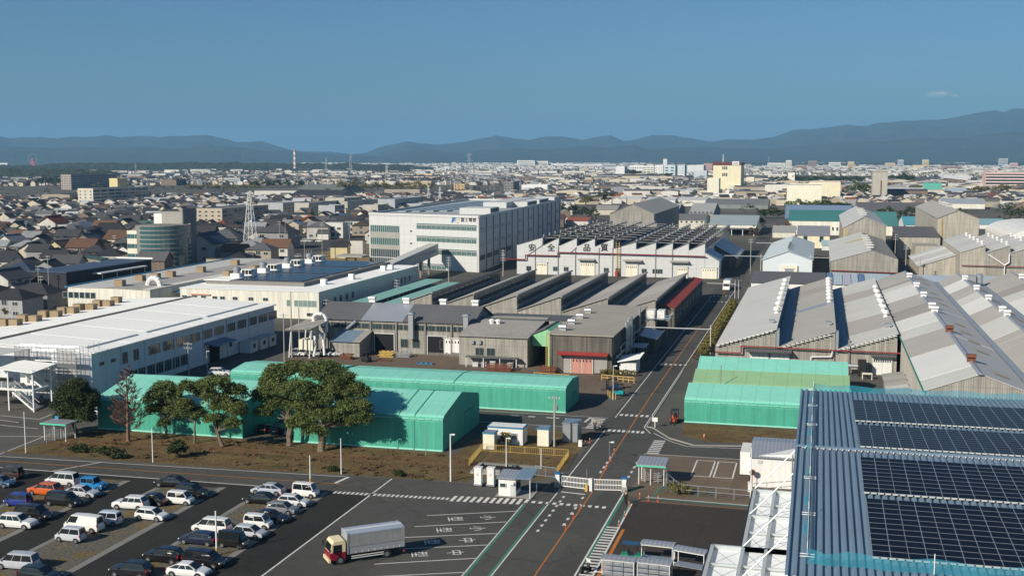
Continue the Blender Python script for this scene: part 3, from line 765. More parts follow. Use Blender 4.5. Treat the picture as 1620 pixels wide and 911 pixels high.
for (p, q) in (((-41.7, 285.6), (-35.3, 285.6)), ((-35.3, 285.6), (-35.3, 293.9)), ((-41.7, 285.6), (-41.7, 293.9))):
 for z in (4.9, 5.4): b.bar((*p, z), (*q, z), .06, .06)
 for k in range(6): b.bar((p[0] + (q[0] - p[0]) * k / 5, p[1] + (q[1] - p[1]) * k / 5, 4.4), (p[0] + (q[0] - p[0]) * k / 5, p[1] + (q[1] - p[1]) * k / 5, 5.4), .05, .05)
b.build('railing', M['steel_w'], Dk)
for x in (-40.1, -37.6): MB().box(x - .9, 288, 4.4, x + .9, 291.5, 6.3).build('air_unit', M['white'], Dk)
Ks = thing('grey_lean_to', 'dark grey lean-to store in the shade between the corner workshop and the road', 'lean-to', (-37.6, 267, 0))
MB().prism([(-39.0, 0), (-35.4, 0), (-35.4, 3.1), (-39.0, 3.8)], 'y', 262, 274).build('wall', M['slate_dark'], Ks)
slope_panels(Ks, [(-35.0, 261.6, 3.1), (-35.0, 274.4, 3.1), (-39.0, 274.4, 3.9), (-39.0, 261.6, 3.9)], 1, [M['zinc_roof']])
Kc = thing('bike_shelter', 'small open shelter with a thin flat roof in the shade of the corner workshop', 'shelter', (-37.6, 253, 0))
b = MB()
for x in (-39, -36.4):
 for y in (250.5, 255.5): b.bar((x, y, 0), (x, y, 3), .12, .12)
b.build('post', M['steel'], Kc); MB().box(-39.5, 250, 3, -35.9, 256, 3.15).build('roof', M['zinc_roof'], Kc)
Kw = thing('white_store', 'small white store with a sharply slanted white roof at the corner of the road', 'shed', (-36.3, 237, 0))
MB().prism([(-39.0, 0), (-35.6, 0), (-35.6, 2.2), (-39.0, 2.2)], 'y', 235, 240.5).build('wall', M['white'], Kw)
slope_panels(Kw, [(-39.4, 234.3, 2.4), (-34.7, 234.3, 3.3), (-34.7, 241, 3.5), (-39.4, 241, 2.6)], 1, [M['white_roof']])
# ---- the safety-slogan hall
A = thing('slogan_hall', 'long white sawtooth hall with four large black characters on its front', 'factory hall', (-74, 490, 0))
g1 = [-101.5, -95.2, -88.3, -81.4, -74.3]; g0 = [-111.6] + g1[:-1]
g2 = [-65.8, -58.4, -52.2, -46.3, -40.4]; g20 = [-74.3] + g2[:-1]
prof = [(-111.6, 0), (-36.0, 0), (-36.0, 8.6), (-40.4, 10.3)]
for i, (grp, lo, top) in enumerate(((list(zip(g0, g1)), 11.0, 14.0), (list(zip(g20, g2)), 10.3, 12.9))):
 for a, c in grp:
  MB().prism([(a + .02, 0), (c - .02, 0), (c - .02, top), (a + .02, lo)], 'y', 431.2, 550).build('wall', M['white_p'], A)
  slope_panels(A, [(a + .3, 431, lo + .1), (a + .3, 550, lo + .1), (c + .1, 550, top + .1), (c + .1, 431, top + .1)], 1, [M['dark_roof']])
  MB().box(c + .1, 434, lo + .3, c + .16, 549, top - .2).build('glazing', M['glass'], A)
  MB().box(c - .1, 430.9, top, c + .25, 550, top + .16).build('ridge_cap', M['concrete_d'], A)
  for k in range(12):
   y = 434 + k * 10
   ventilator(A, c - .2, y, top + .2, .62, 'steel')
  b = MB()
  for k in range(9 if i == 0 else 11):
   y = 433 + k * 13
   if c < -41: b.bar((c, y, top - .1), (c + 6.4, y, lo + (top - lo) * .93), .16, .16)
  if b.v: build_each(b, 'roof_strut', M['concrete'], A)
MB().prism([(-40.35, 0), (-35.2, 0), (-35.2, 6.4), (-40.35, 9.4)], 'y', 431.3, 440).build('side_wall', M['white_p'], A)
slope_panels(A, [(-34.9, 431, 6.4), (-34.9, 452, 6.4), (-40.2, 452, 9.5), (-40.2, 431, 9.5)], 1, [M['zinc_roof']])
slope_panels(A, [(-31.2, 470, 4.4), (-31.2, 512, 4.4), (-40.2, 512, 9.4), (-40.2, 470, 9.4)], 3, [M['zinc_roof'], M['light_roof'], M['zinc_roof']])
MB().prism([(-40.3, 0), (-31.6, 0), (-31.6, 4.2), (-40.3, 9.1)], 'y', 470.5, 511.5).build('annex', M['slate_dark'], A)
for ch, px in zip('安全品質', (841.5, 871.7, 928.2, 956)):
 x, z = onY(px, 392.5, 431)
 text('wall_letter', A, ch, Matrix.Translation((x, 431.05, z)) @ Matrix.Rotation(math.pi / 2, 4, 'X'), M['black'], 3.0, depth=.06, bold=.018)
pts = [(-118, 5.6), (-108, 5.6), (-108, 7.3), (-95.4, 7.3), (-95.4, 8.6), (-40, 8.2)]
b = MB()
for p, q in zip(pts[:-1], pts[1:]): b.tube((p[0], 430.4, p[1]), (q[0], 430.4, q[1]), .22)
b.build('pipe', M['pipe_red'], A)
for px, w, hh in ((857, 4.2, 4.6), (929, 5.6, 5.2), (999, 4.6, 4.6), (1079, 4.0, 4.0), (1122, 5.5, 4.0)):
 x = onY(px, 430, 431)[0]; shutter(A, '-y', x, 431.1, 0, w, hh, 'cream', 'door')
for px in (836.5, 878.5, 895.5, 959, 977, 1019, 1036, 1044):
 x = onY(px, 428, 431)[0]; window(A, '-y', x, 431.2, 1.4, 1.9, 1.7, 2)
for px, w in ((928, 6.4), (1001, 7), (1075, 7)):
 x = onY(px, 418, 431)[0]; MB().prism([(429.4, 5.8), (431.2, 6.1), (431.2, 6.4), (429.4, 6.0)], 'x', x - w / 2, x + w / 2).build('canopy', M['old_roof'], A)
b = MB()
for x in (-104.4, -95.5, -88.8, -79.8, -74.6, -58.5, -52.3): b.tube((x, 430.95, 0), (x, 430.95, 10.6), .12)
for (x0, z0, x1, z1) in ((-107.6, 7.2, -101.6, 11.2), (-101.6, 11.2, -101.6, 13), (-95.4, 8.8, -95.4, 12), (-90.8, 8.6, -88.4, 10.6)): b.tube((x0, 430.9, z0), (x1, 430.9, z1), .1)
build_each(b, 'downpipe', M['steel'], A)
MB().box(-73.4, 429.6, 0, -72.4, 430.8, 2).build('red_cabinet', M['red'], A)
b = MB()
for x in (-73.2, -72.0): b.bar((x, 430.5, 0), (x, 430.5, 13), .18, .18)
for k in range(14): b.bar((-73.2, 430.5, .6 + k * .9), (-72, 430.5, .6 + k * .9), .08, .08)
b.build('ladder', M['yellow'], A)
Gb = thing('tall_gable_hall', 'tall grey slate gable hall rising behind the ventilator rows', 'factory hall', (-93, 640, 0))
x0_, z0_ = onY(965, 337.5, 592); x1_, z1_ = onY(1035, 338, 592); xm_, zm_ = onY(1000, 323, 592)
gable_y(Gb, x0_, x1_, 592, 700, z0_, zm_, M['slate_wall'], [M['grey_roof']])
# ---- head office block with the company sign
FEh = 21.0
FA, FB, FC, FD = (-127.0, 432.2), (-178.0, 447.0), (-135.3, 617.0), (-186.0, 612.0)
Fo = thing('company_block', 'big white company building with blue and black lettering near its top', 'office building', (-152, 520, 0))
fu = Vector((FA[0] - FB[0], FA[1] - FB[1], 0)); FL = fu.length; fu.normalize(); fn = Vector((fu.y, -fu.x, 0)); FZ = math.atan2(fu.y, fu.x)
su = Vector((FC[0] - FA[0], FC[1] - FA[1], 0)); SLn = su.length; su.normalize(); SZ = math.atan2(su.y, su.x)
def onF(px, py):
 "place on the front wall: metres from its left end, height"
 d = ray(px, py); t = (Vector((*FB, 0)).dot(fn)) / (d.x * fn.x + d.y * fn.y); p = d * t
 return (Vector((p.x, p.y, 0)) - Vector((*FB, 0))).dot(fu), HC + p.z
FM = Matrix.Translation((*FB, 0)) @ Matrix.Rotation(FZ, 4, 'Z')      # front wall frame: x along, -y outwards
SM_ = Matrix.Translation((*FA, 0)) @ Matrix.Rotation(SZ, 4, 'Z')
plan = [FB, FA, FC, FD]
MB().prism(plan, 'z', 0, FEh).build('wall', M['white_p'], Fo)
b = MB()
for p, q in zip(plan, plan[1:] + plan[:1]): b.bar((*p, FEh + .45), (*q, FEh + .45), .5, .9)
build_each(b, 'parapet', M['white_p'], Fo)
MB().prism([(p[0] * .985 - 2.3, p[1] * .985 + 7.8) for p in plan], 'z', FEh, FEh + .06).build('roof', mat('roof_grey', (.33, .35, .35), .8, .12, .08), Fo)
for k in range(5): MB().box(-174 + k * 5.2, 470 + k * 3, FEh + .08, -170.5 + k * 5.2, 590, FEh + .6).build('solar_row', mat('sol2', (.25, .3, .33), .3, .1), Fo)
def fbox(x0, y0, z0, x1, y1, z1, name, m, Mx=None): MB().box(x0, y0, z0, x1, y1, z1).xf(FM if Mx is None else Mx).build(name, m, Fo)
def fwin(x, z, w, h, n, gm='glass'): p = FM @ Vector((x, 0, z)); o = window(Fo, '-y', p.x, p.y, p.z, w, h, n, 'window', gm); o.rotation_euler = (0, 0, FZ)
def swin(x, z, w, h, n): p = SM_ @ Vector((x, 0, z)); o = window(Fo, '+x', p.x, p.y, p.z, w, h, n); o.rotation_euler = (0, 0, SZ)
for x0, x1, y1, hh in ((28, 44, 13, 2.6), (104, 128, 7, 2.4), (134, 160, 7, 2.4)):
 fbox(x0, 2, FEh, x1, 2 + y1, FEh + hh, 'plant_screen', M['white_p'], SM_)
 for k in range(int((x1 - x0) / 3)): fbox(x0 + 1 + k * 3, 1.85, FEh + 1.0, x0 + 2 + k * 3, 2.05, FEh + hh - .4, 'louvre', M['dark'], SM_)
fbox(90, 9, FEh, 160, 20, FEh + 2.6, 'plant_house', M['white_p'], SM_); fbox(SLn - 16, .6, FEh + .9, SLn - 1, 12, FEh + 2.6, 'stair_head', M['white_p'], SM_)
M['glass_t'] = glassy('teal_glass', (.06, .13, .125), .12)
rows_ = [onF(590, y)[1] for y in (356, 366.5, 375.5, 386.5, 393, 405.5, 406.5, 417)]
gx1 = onF(632, 370)[0]
for z0, z1, gm in ((rows_[1], rows_[0], 'glass_t'), (rows_[3], rows_[2], 'glass_t'), (rows_[5], rows_[4], 'glass'), (rows_[7], rows_[6], 'glass')):
 w = (gx1 - .6) / 14
 for i in range(14): fwin(.6 + w * (i + .5), z0, w - .1, z1 - z0, 1, gm)
for i in (1, 3): fbox(.5, -.09, rows_[i + 1] + .1, gx1, 0, rows_[i] - .1, 'spandrel', M['concrete'])
xa, xb = onF(659, 360)[0], onF(754, 360)[0]
for i, y in enumerate((360.5, 380.3, 399.8, 424)):
 z = onF(705, y)[1]; w = (xb - xa) / 12
 for k in range(12):
  if i == 3 and k > 5: continue
  fwin(xa + w * (k + .5), z - .8, w - .15, 1.5, 3, 'glass_t')
 fbox(xa, -.3, z + .85, xb if i < 3 else (xa + xb) / 2, 0, z + 1.0, 'sunshade', M['frame']); fbox(xa, -.07, z + 1.05, xb if i < 3 else (xa + xb) / 2, 0, z + 1.4, 'transom_band', M['glass_t'])
for y in (366, 385.3): x, z = onF(650.5, y); fwin(x, z - .3, .9, .7, 1)
for k in range(16): fbox(.2 + k * 12, -.3, 0, .5 + k * 12, 0, FEh, 'downpipe', M['concrete_d'], SM_)
for k in range(15):
 for z in (15.2, 9.8):
  if k > 4 and k % 2 == 1: continue
  for d in (4.4, 8): swin(k * 12 + d, z, 1.1, 1.7, 1)
for k in range(5):
 for d in (3, 6, 9): swin(k * 12 + d, 4.4, 2.5, 2, 2)
sc = (onF(722, 348)[0] - onF(717, 348)[0]) / 5
M['sign_blue'] = mat('sign_blue', (.01, .14, .35), .5, .03)
MB().prism([onF(*p) for p in ((714.2, 351.8), (716.6, 351.8), (717.4, 349.4), (719.4, 349.4), (719.9, 347.8), (717.8, 347.8), (718.2, 346.2), (720.6, 346.2), (721.1, 344.3), (716.2, 344.3))], 'y', -.2, -.02).xf(FM).build('logo_letter', M['sign_blue'], Fo)
b = MB(); cx, cz = onF(723.2, 348.2); rr_ = 3.4 * sc
for i in range(21):
 a0, a1 = [2 * math.pi * t / 24 for t in (i, i + 1)]
 b.bar((cx + rr_ * math.cos(a0), -.1, cz + rr_ * math.sin(a0)), (cx + rr_ * math.cos(a1), -.1, cz + rr_ * math.sin(a1)), .16, .16)
b.bar((cx - rr_, -.1, cz + .02), (cx + rr_, -.1, cz + .02), .12, .12)
b.xf(FM).build('logo_ring', M['steel'], Fo)
for ch, px in zip('富士電機', (731.8, 738, 744.3, 750.7)):
 x, z = onF(px, 348.2)
 text('sign_letter', Fo, ch, FM @ Matrix.Translation((x, -.05, z)) @ Matrix.Rotation(math.pi / 2, 4, 'X'), M['black'], 1.75, depth=.05, bold=.015)
Cn = thing('entrance_canopy', 'flat grey entrance canopy on two round columns left of the company building', 'canopy', (-184, 446, 0))
MB().box(-190.5, 440, 4.0, -178.6, 450, 4.6).build('roof', M['concrete'], Cn)
for x in (-186.5, -182.5): MB().lathe(x, 443, [(.4, 0), (.4, 4)], 10).build('column', M['concrete'], Cn)
Br = thing('covered_footbridge', 'sloping grey covered footbridge from the white plant up to the company building', 'footbridge', (-146, 405, 0))
pa, pb = (-142.5, 372), (-145.2, 432.1)
def brz(t): return 4.0 + t * 2.2
prof = []
b = MB(); w = 1.8
for s in (-1, 1):
 b.face([(pa[0] + s * w, pa[1], 4.2), (pb[0] + s * w, pb[1], 6.6), (pb[0] + s * w, pb[1], 10.8), (pa[0] + s * w, pa[1], 7.9)])
b.face([(pa[0] - w, pa[1], 4.2), (pa[0] + w, pa[1], 4.2), (pb[0] + w, pb[1], 6.6), (pb[0] - w, pb[1], 6.6)])
b.face([(pa[0] - w, pa[1], 4.2), (pa[0] + w, pa[1], 4.2), (pa[0] + w, pa[1], 7.9), (pa[0] - w, pa[1], 7.9)])
b.build('wall', mat('bridge_wall', (.45, .46, .46), .6, .06, .3, joints=(2.4, 0)), Br)
slope_panels(Br, [(pa[0] - w - .2, pa[1], 7.95), (pa[0] + w + .2, pa[1], 7.95), (pb[0] + w + .2, pb[1], 10.85), (pb[0] - w - .2, pb[1], 10.85)], 1, [M['light_roof']])
for k in range(12):
 t = .36 + k * .05; x = pa[0] + (pb[0] - pa[0]) * t + w; y = pa[1] + (pb[1] - pa[1]) * t
 window(Br, '+x', x, y, 4.2 + 2.4 * t + 1.6, 1.5, 1.0, 2)
for t in (.62, .8):
 for s in (-1, 1):
  x = pa[0] + (pb[0] - pa[0]) * t + s * 1.4; y = pa[1] + (pb[1] - pa[1]) * t
  MB().box(x - .4, y - .4, 0, x + .4, y + .4, 4.25 + 2.4 * t).build('pillar', M['concrete_d'], Br)
# ---- white plant with rooftop fans (middle left)
P = thing('white_plant', 'low white plant with dark glazed roof patches and a row of dome fans', 'factory', (-155, 340, 0))
MB().box(-174.5, 294, 0, -132.1, 376, 7.5, 0).build('wall', M['cream_p'], P)
slope_panels(P, [(-174.7, 293.8, 7.5), (-131.9, 293.8, 7.5), (-131.9, 376.2, 7.5), (-174.7, 376.2, 7.5)], 1, [M['white_roof']], 'roof_sheet', .1)
MB().box(-172.5, 305, 7.6, -141.5, 374, 8.7).build('raised_roof', M['concrete_d'], P)
M['sol3'] = glassy('glazed_roof', (.022, .032, .055), .25, .25)
for y0, y1 in ((307, 326), (329, 349), (352, 372)): MB().box(-163.5, y0, 8.7, -143, y1, 8.95).build('glazed_panel', M['sol3'], P)
MB().box(-173, 304.5, 8.7, -164.6, 374.4, 8.85).build('roof_sheet', M['white_roof'], P)
for k in range(4):
 y = 312 + k * 17
 MB().box(-168.5, y, 8.8, -165.5, y + 3.2, 10.0).build('fan_base', M['white'], P)
 b = MB(); b.lathe(-167, y + 1.6, [(.8, 10.0), (.8, 10.5), (1.15, 10.8), (1.25, 11.3), (.85, 11.8), (.2, 11.95)], 12); b.build('dome_fan', M['steel'], P)
 MB().box(-168.6, y + 7, 8.8, -165.2, y + 11, 10.6).build('air_unit', M['white'], P)
 for j in range(3): MB().box(-168.2 + j * 1.1, y + 6.9, 9.2, -167.4 + j * 1.1, y + 7.0, 10.4).build('air_grille', M['dark'], P)
 if k < 2: MB().box(-172.6, y + 3, 8.8, -170.6, y + 6, 10.4).build('crate', M['wood'], P)
for x, y in ((-138.5, 312), (-136.5, 328), (-137, 356), (-136, 360)): MB().box(x - .8, y - .8, 7.6, x + .8, y + .8, 9.2).build('air_unit', M['white'], P)
for px in (457, 469, 476, 483, 490, 497):
 x = onY(px, 478, 294)[0]; window(P, '-y', x, 294, 3.4, 1.25, 1.7, 1, 'window', 'glass_l')
for px in (489, 496): 
 x = onY(px, 497, 294)[0]; window(P, '-y', x, 294, .8, 1.3, .9, 1)
for px in (292, 308, 322, 340, 352, 372, 397, 420):
 x = onY(px, 470, 294)[0]; window(P, '-y', x, 294, 4.6, 1.5, .9, 2)
for y in (297, 300.5, 305, 309, 313.5, 318, 352, 356, 359.5, 363, 367): window(P, '+x', -132.1, y, 3.2, 1.6, 1.9, 2)
MB().box(-171, 293.6, 5.7, -165, 294, 6.0).build('sign_board', mat('pale_red', (.5, .25, .22), .7), P)
Wg = thing('covered_walkway', 'long covered walkway with a pale green roof beside the white plant', 'walkway', (-124, 335, 0))
M['palegreen'] = mat('palegreen_roof', (.22, .42, .37), .7, .1, .3, pitch=.5, bump=.2)
slope_panels(Wg, [(-128.5, 297, 3.4), (-121.5, 297, 3.4), (-121.5, 372, 3.4), (-128.5, 372, 3.4)], 2, [M['palegreen']], 'roof_sheet')
for y in range(300, 372, 10):
 for x in (-128, -122): MB().bar((x, y, 0), (x, y, 3.4), .15, .15).build('post', M['steel_w'], Wg)
slope_panels(Wg, [(-118.8, 300, 3.2), (-113.5, 300, 3.2), (-113.5, 366, 3.2), (-118.8, 366, 3.2)], 2, [M['palegreen']], 'roof_sheet')
for y in range(303, 366, 12):
 for x in (-118.4, -114): MB().bar((x, y, 0), (x, y, 3.2), .15, .15).build('post', M['steel_w'], Wg)
# ---- plant behind it at the left
Q = thing('rear_plant', 'long cream plant with six front windows, behind the bright white roof', 'factory', (-195, 340, 0))
MB().box(-207.5, 289, 0, -181, 388, 7.3).build('wall', M['cream_p'], Q)
slope_panels(Q, [(-207.7, 288.8, 7.3), (-194, 288.8, 7.5), (-194, 388.2, 7.5), (-207.7, 388.2, 7.3)], 1, [M['light_roof']], 'roof_sheet', .1)
slope_panels(Q, [(-193.9, 288.8, 7.5), (-180.8, 288.8, 7.1), (-180.8, 388.2, 7.1), (-193.9, 388.2, 7.5)], 1, [M['grey_roof']], 'roof_sheet', .1)
MB().box(-208.1, 288.6, 7.2, -207.5, 388.4, 7.7).build('eave_trim', mat('blue_trim', (.03, .22, .36), .5), Q)
for k in range(6): 
 x = onY(103.5 + k * 8.8, 468, 289)[0]; window(Q, '-y', x, 289, 4.3, 1.5, 1.7, 1)
for px, py in ((190, 452), (222, 444), (246, 441), (270, 437.5), (318, 430), (372, 419)):
 x, y = at(px, py, 7.6); MB().box(x - 1.3, y - 1, 7.5, x + 1.3, y + 1, 9.3).build('crate', M['wood'], Q)
b = MB(); x, y = at(244, 452, 7.3)
for i in range(8):
 a0, a1 = math.pi * i / 8, math.pi * (i + 1) / 8
 b.tube((x - 2 * math.cos(a0), y, 7.2 + 2.4 * math.sin(a0)), (x - 2 * math.cos(a1), y, 7.2 + 2.4 * math.sin(a1)), .8, n=8)
b.build('bent_duct', M['steel_w'], Q)
slope_panels(Q, [(-180.6, 300, 5.5), (-175, 300, 5.2), (-175, 392, 5.2), (-180.6, 392, 5.5)], 1, [mat('sky_blue_roof', (.09, .27, .42), .5, .1, .3, pitch=.5, bump=.2)], 'link_roof')
# ---- bright white roofed factory at the far left
Wf = thing('white_roof_factory', 'two storey factory with a glaring white low gable roof, far left', 'factory', (-147, 220, 0))
wx0, wx1, wy0, wy1 = -166.5, -127.0, 183.0, 256.5
MB().prism([(wx0, 0), (wx1, 0), (wx1, 8.9), (-149.5, 9.9), (wx0, 8.9)], 'y', wy0, wy1).build('wall', mat('white_w', (.62, .64, .66), .7, .06, .2, streak=.06, joints=(5.5, 0)), Wf)
slope_panels(Wf, [(wx0 - .5, wy0 - .3, 8.9), (wx0 - .5, wy1 + .3, 8.9), (-149.5, wy1 + .3, 9.9), (-149.5, wy0 - .3, 9.9)], 6, [M['white_roof']], 'roof_sheet', .1)
slope_panels(Wf, [(wx1 + .6, wy0 - .3, 8.85), (wx1 + .6, wy1 + .3, 8.85), (-149.5, wy1 + .3, 9.9), (-149.5, wy0 - .3, 9.9)], 6, [M['white_roof']], 'roof_sheet', .1)
MB().box(-149.9, wy0 - .3, 9.95, -149.1, wy1 + .3, 10.2).build('ridge_cap', mat('bronze', (.2, .17, .13), .6), Wf)
for y0, y1 in ((186, 203), (206, 228), (230, 254)): MB().box(-130.6, y0, 9.05, -130.0, y1, 9.3).build('snow_rail', M['steel'], Wf)
b = MB()
for k in range(150): b.box(wx1 + .55, wy0 + k * .49, 8.72, wx1 + .75, wy0 + k * .49 + .3, 8.98)
stuff(b.build('eave_teeth', M['white'], Wf))
for i in range(7):
 for j in (0, 1):
  if i == 6 and j: continue
  x = -164.3 + j * 2.6 + rnd.uniform(-.3, .3); y = 207 + i * 6.6 + rnd.uniform(-.6, .6) + j * .4
  tag_ = thing('roof_crate', ('%s crate of the %s pair from the near end on the white roof' % (('left', 'right')[j], 'first second third fourth fifth sixth'.split()[i]) if i < 6 else 'single plywood crate at the far end of the white roof'), 'crate', (x, y, 9.05), rnd.uniform(-.1, .1), 'plywood crates in pairs on the white roof')
  ROOT[tag_.name] = Vector((0, 0, 0))
  k = ('crate',)
  if k not in WIN:
   c = MB(); c.box(-1.0, -.95, .15, 1.0, .95, 1.6); WIN[k] = c.mesh('box', M['wood'])
   WIN[('crate2',)] = [MB().box(*q).mesh('batten', M['wood']) for q in ((-1.0, -.9, 0, 1.0, -.7, .15), (-1.0, .7, 0, 1.0, .9, .15), (-1.03, -.97, 1.4, -.97, .97, 1.62), (.97, -.97, 1.4, 1.03, .97, 1.62))]
  link('box', WIN[k], tag_); [link('batten', q, tag_) for q in WIN[('crate2',)]]
for i, y in enumerate((186, 189.6)): window(Wf, '+x', wx1, y, 6.1, 1.5, .7, 1)
for y in (193.4, 197.2): window(Wf, '+x', wx1, y, 5.2, 1.8, 2.2, 2)
y = 201.5
while y < 254:
 window(Wf, '+x', wx1, y + 2.1, 5.4, 4.2, 1.9, 5); y += 5.2
for k in range(7):
 window(Wf, '+x', wx1, 196 + k * 3.1, 1.2, 2.7, 2.3, 3)
opening(Wf, '+x', wx1, 227, 4.6, 3.8)
MB().prism([(wx1, 4.3), (wx1 + 3, 3.9), (wx1 + 3, 4.1), (wx1, 4.6)], 'y', 223, 232).build('canopy', M['blue_roof'], Wf)
window(Wf, '+x', wx1, 234.5, 2, 1.4, 1.8, 1)
for i, yy in enumerate((240, 245, 249.5)):
 s = thing('site_hut', 'small white hut against the shaded wall of the white roofed factory, %s of three' % ('first', 'second', 'last')[i], 'hut', (wx1 + 1.6, yy, 0), group='huts along the white factory wall')
 MB().box(wx1 + .2, yy - 1.7, 0, wx1 + 3, yy + 1.7, 2.5).build('wall', M['white'], s)
 MB().box(wx1 + .05, yy - 1.9, 2.5, wx1 + 3.2, yy + 1.9, 2.62).build('roof', M['light_roof'], s); window(s, '+x', wx1 + 3, yy, 1, 1.2, 1, 1)
b = MB()
for y in (192.2, 200.2, 211, 222.5, 233, 243.5): b.tube((wx1 + .1, y, 0), (wx1 + .1, y, 8.7), .09)
build_each(b, 'downpipe', M['steel_w'], Wf)
window(Wf, '-y', -137, wy0, 5, 3, 2, 3); opening(Wf, '-y', -146, wy0, 4, 3.5)
Sc = thing('scaffold', 'pipe scaffold hung with grey debris mesh at the near corner of the white roofed factory', 'scaffold', (-133, 181, 0))
b = MB()
xs = [-141 + i * 1.8 for i in range(8)]
for x in xs:
 for y in (180.2, 181.6): b.tube((x, y, 0), (x, y, 10.4), .05, n=5)
for z in (1.9, 3.8, 5.7, 7.6, 9.5, 10.2):
 for y in (180.2, 181.6): b.tube((xs[0], y, z), (xs[-1], y, z), .05, n=5)
for y in range(0, 4):
 b.tube((xs[-1] + .7, 181.6 + y * 1.6, 0), (xs[-1] + .7, 181.6 + y * 1.6, 10.4), .05, n=5)
b.build('pipe', M['steel'], Sc)
for z in (1.9, 3.8, 5.7, 7.6): MB().box(xs[0], 180.3, z, xs[-1], 181.5, z + .06).build('plank', M['steel'], Sc)
MB().face([(-132.2, 180.1, 1.2), (-128.2, 180.1, 1.2), (-128.2, 180.1, 10), (-132.2, 180.1, 10)]).build('debris_mesh', M['scaffold_mesh'], Sc)
MB().face([(-141, 180.1, 6.8), (-137.6, 180.1, 6.8), (-137.6, 180.1, 10), (-141, 180.1, 10)]).build('debris_mesh', M['scaffold_mesh'], Sc)
St = thing('stair_tower', 'white steel stair tower with a flat roof and a landing before the white roofed factory', 'stair', (-138, 175, 0))
b = MB()
for x in (-142.8, -136.6, -131.6):
 for y in (172.5, 177.5): b.bar((x, y, 0), (x, y, 7.4 if x > -140 else 9.2), .22, .22)
for z in (3.8,):
 b.bar((-146, 172.5, z), (-131.6, 172.5, z), .3, .35); b.bar((-146, 177.5, z), (-131.6, 177.5, z), .3, .35); b.bar((-131.6, 172.5, z), (-131.6, 177.5, z), .3, .3)
b.bar((-150, 172.5, 9.2), (-142.6, 172.5, 9.2), .3, .3)
b.build('frame', M['steel_w'], St)
slope_panels(St, [(-138.4, 171.6, 7.4), (-131, 171.6, 7.0), (-131, 178.4, 7.5), (-138.4, 178.4, 7.9)], 1, [M['white_roof']], 'roof', .08)
slope_panels(St, [(-150.4, 171.2, 9.3), (-141.4, 171.2, 9.2), (-137.5, 180, 9.6), (-150.4, 180, 9.6)], 1, [M['light_roof']], 'roof', .08)
MB().box(-146, 172.6, 3.9, -137.2, 177.4, 4.05).build('landing', M['steel'], St)
b = MB()
for i in range(16): b.box(-137 + i * .3, 173, 3.75 - i * .22, -136.65 + i * .3, 174.6, 3.83 - i * .22)
for y in (172.9, 174.7): b.bar((-137.1, y, 3.9), (-132.1, y, .25), .1, .35); b.bar((-137.1, y, 4.9), (-132.1, y, 1.25), .06, .06)
b.build('stair_flight', M['steel_w'], St)
b = MB()
for i in range(16): b.box(-131.8 - i * .3, 175.2, 3.7 + i * .2, -132.1 - i * .3, 176.8, 3.78 + i * .2)
for y in (175.1, 176.9): b.bar((-131.8, y, 3.9), (-136.6, y, 7.1), .1, .3)
b.build('stair_flight', M['steel_w'], St)
b = MB()
for z in (4.5, 5.0): b.bar((-146, 172.6, z), (-138.3, 172.6, z), .08, .08)
for x in range(-146, -137, 2): b.bar((x, 172.6, 4), (x, 172.6, 5.05), .08, .08)
b.build('railing', M['steel_w'], St)
MB().box(-138.2, 177.8, 3.9, -135.4, 178, 6.9).build('wall_panel', M['white'], St)
# ------------------------------------------------------------------ right side of the road
H1 = thing('grey_sawtooth_hall', 'grey hall of three sawtooth roofs with rows of round ventilators, right of the main road', 'factory hall', (-2, 300, 0))
for i, (a, c) in enumerate(((-20.6, -8.2), (-8.0, 3.7), (3.9, 15.9))):
 MB().prism([(a, 0), (c, 0), (c, 8.5), (a, 4.7)], 'y', 247, 360).build('wall', M['slate_wall'], H1)
 ms = {0: [M['light_roof']], 1: [M['grey_roof'], M['grey_roof'], M['zinc_roof'], M['grey_roof'], M['old_roof'], M['grey_roof']], 2: [M['light_roof'], M['grey_roof'], M['light_roof'], M['light_roof'], M['grey_roof'], M['light_roof']]}[i]
 slope_panels(H1, [(a + .2, 246.5, 4.75), (a + .2, 360.4, 4.75), (c + .2, 360.4, 8.6), (c + .2, 246.5, 8.6)], len(ms) if i else 1, ms, seed=40 + i, widths=[40, 9, 6, 28, 14, 18] if i == 1 else ([14, 22, 10, 28, 16, 24] if i == 2 else None))
 MB().box(c + .02, 248, 5.0, c + .08, 359, 8.3).build('glazing', M['glass'], H1)
 ks = range(7) if i < 2 else range(6)
 for k in ks: ventilator(H1, c - .9, (275 if i != 1 else 300) + k * (11 if i != 1 else 8), 8.7 - .3, 1.15)
 ridge_vent(H1, c - 1.3, 258, 8.3, 1.6, 'steel')
 b = MB(); y = 246.45
 n = int((c - a) / .9)
 for k in range(n):
  x = a + .3 + k * .9; b.box(x, 246.3, 4.62 + (x - a) * .316, x + .7, 246.6, 4.78 + (x - a) * .316)
 stuff(b.build('verge_trim', M['steel_w'], H1))
 if i < 2: MB().box(c + .1, 246.8, 4.0, c + .7, 249, 8.6).build('end_duct', M['steel'], H1)
 MB().face([(c + .1, 248, 4.9), (c + 2.6, 248, 5.6), (c + 2.6, 359, 5.6), (c + .1, 359, 4.9)]).build('valley_sheet', M['blue_roof'], H1) if i < 2 else None
for px, py, m in ((1370, 497, 'tan_patch'), (1377, 518, 'tan_patch')):
 M.setdefault('tan_patch', mat('tan_patch', (.42, .37, .27), .8, .1))
b = MB(); pts = [(-20.5, 246.2, 3.4), (-15.2, 246.2, 3.4), (-15.2, 246.2, 4.9), (16.6, 246.2, 4.7), (17.1, 246, 4.6), (17.0, 192, 4.4)]
for p, q in zip(pts[:-1], pts[1:]): b.tube(p, q, .16)
b.build('pipe', M['pipe_red'], H1)
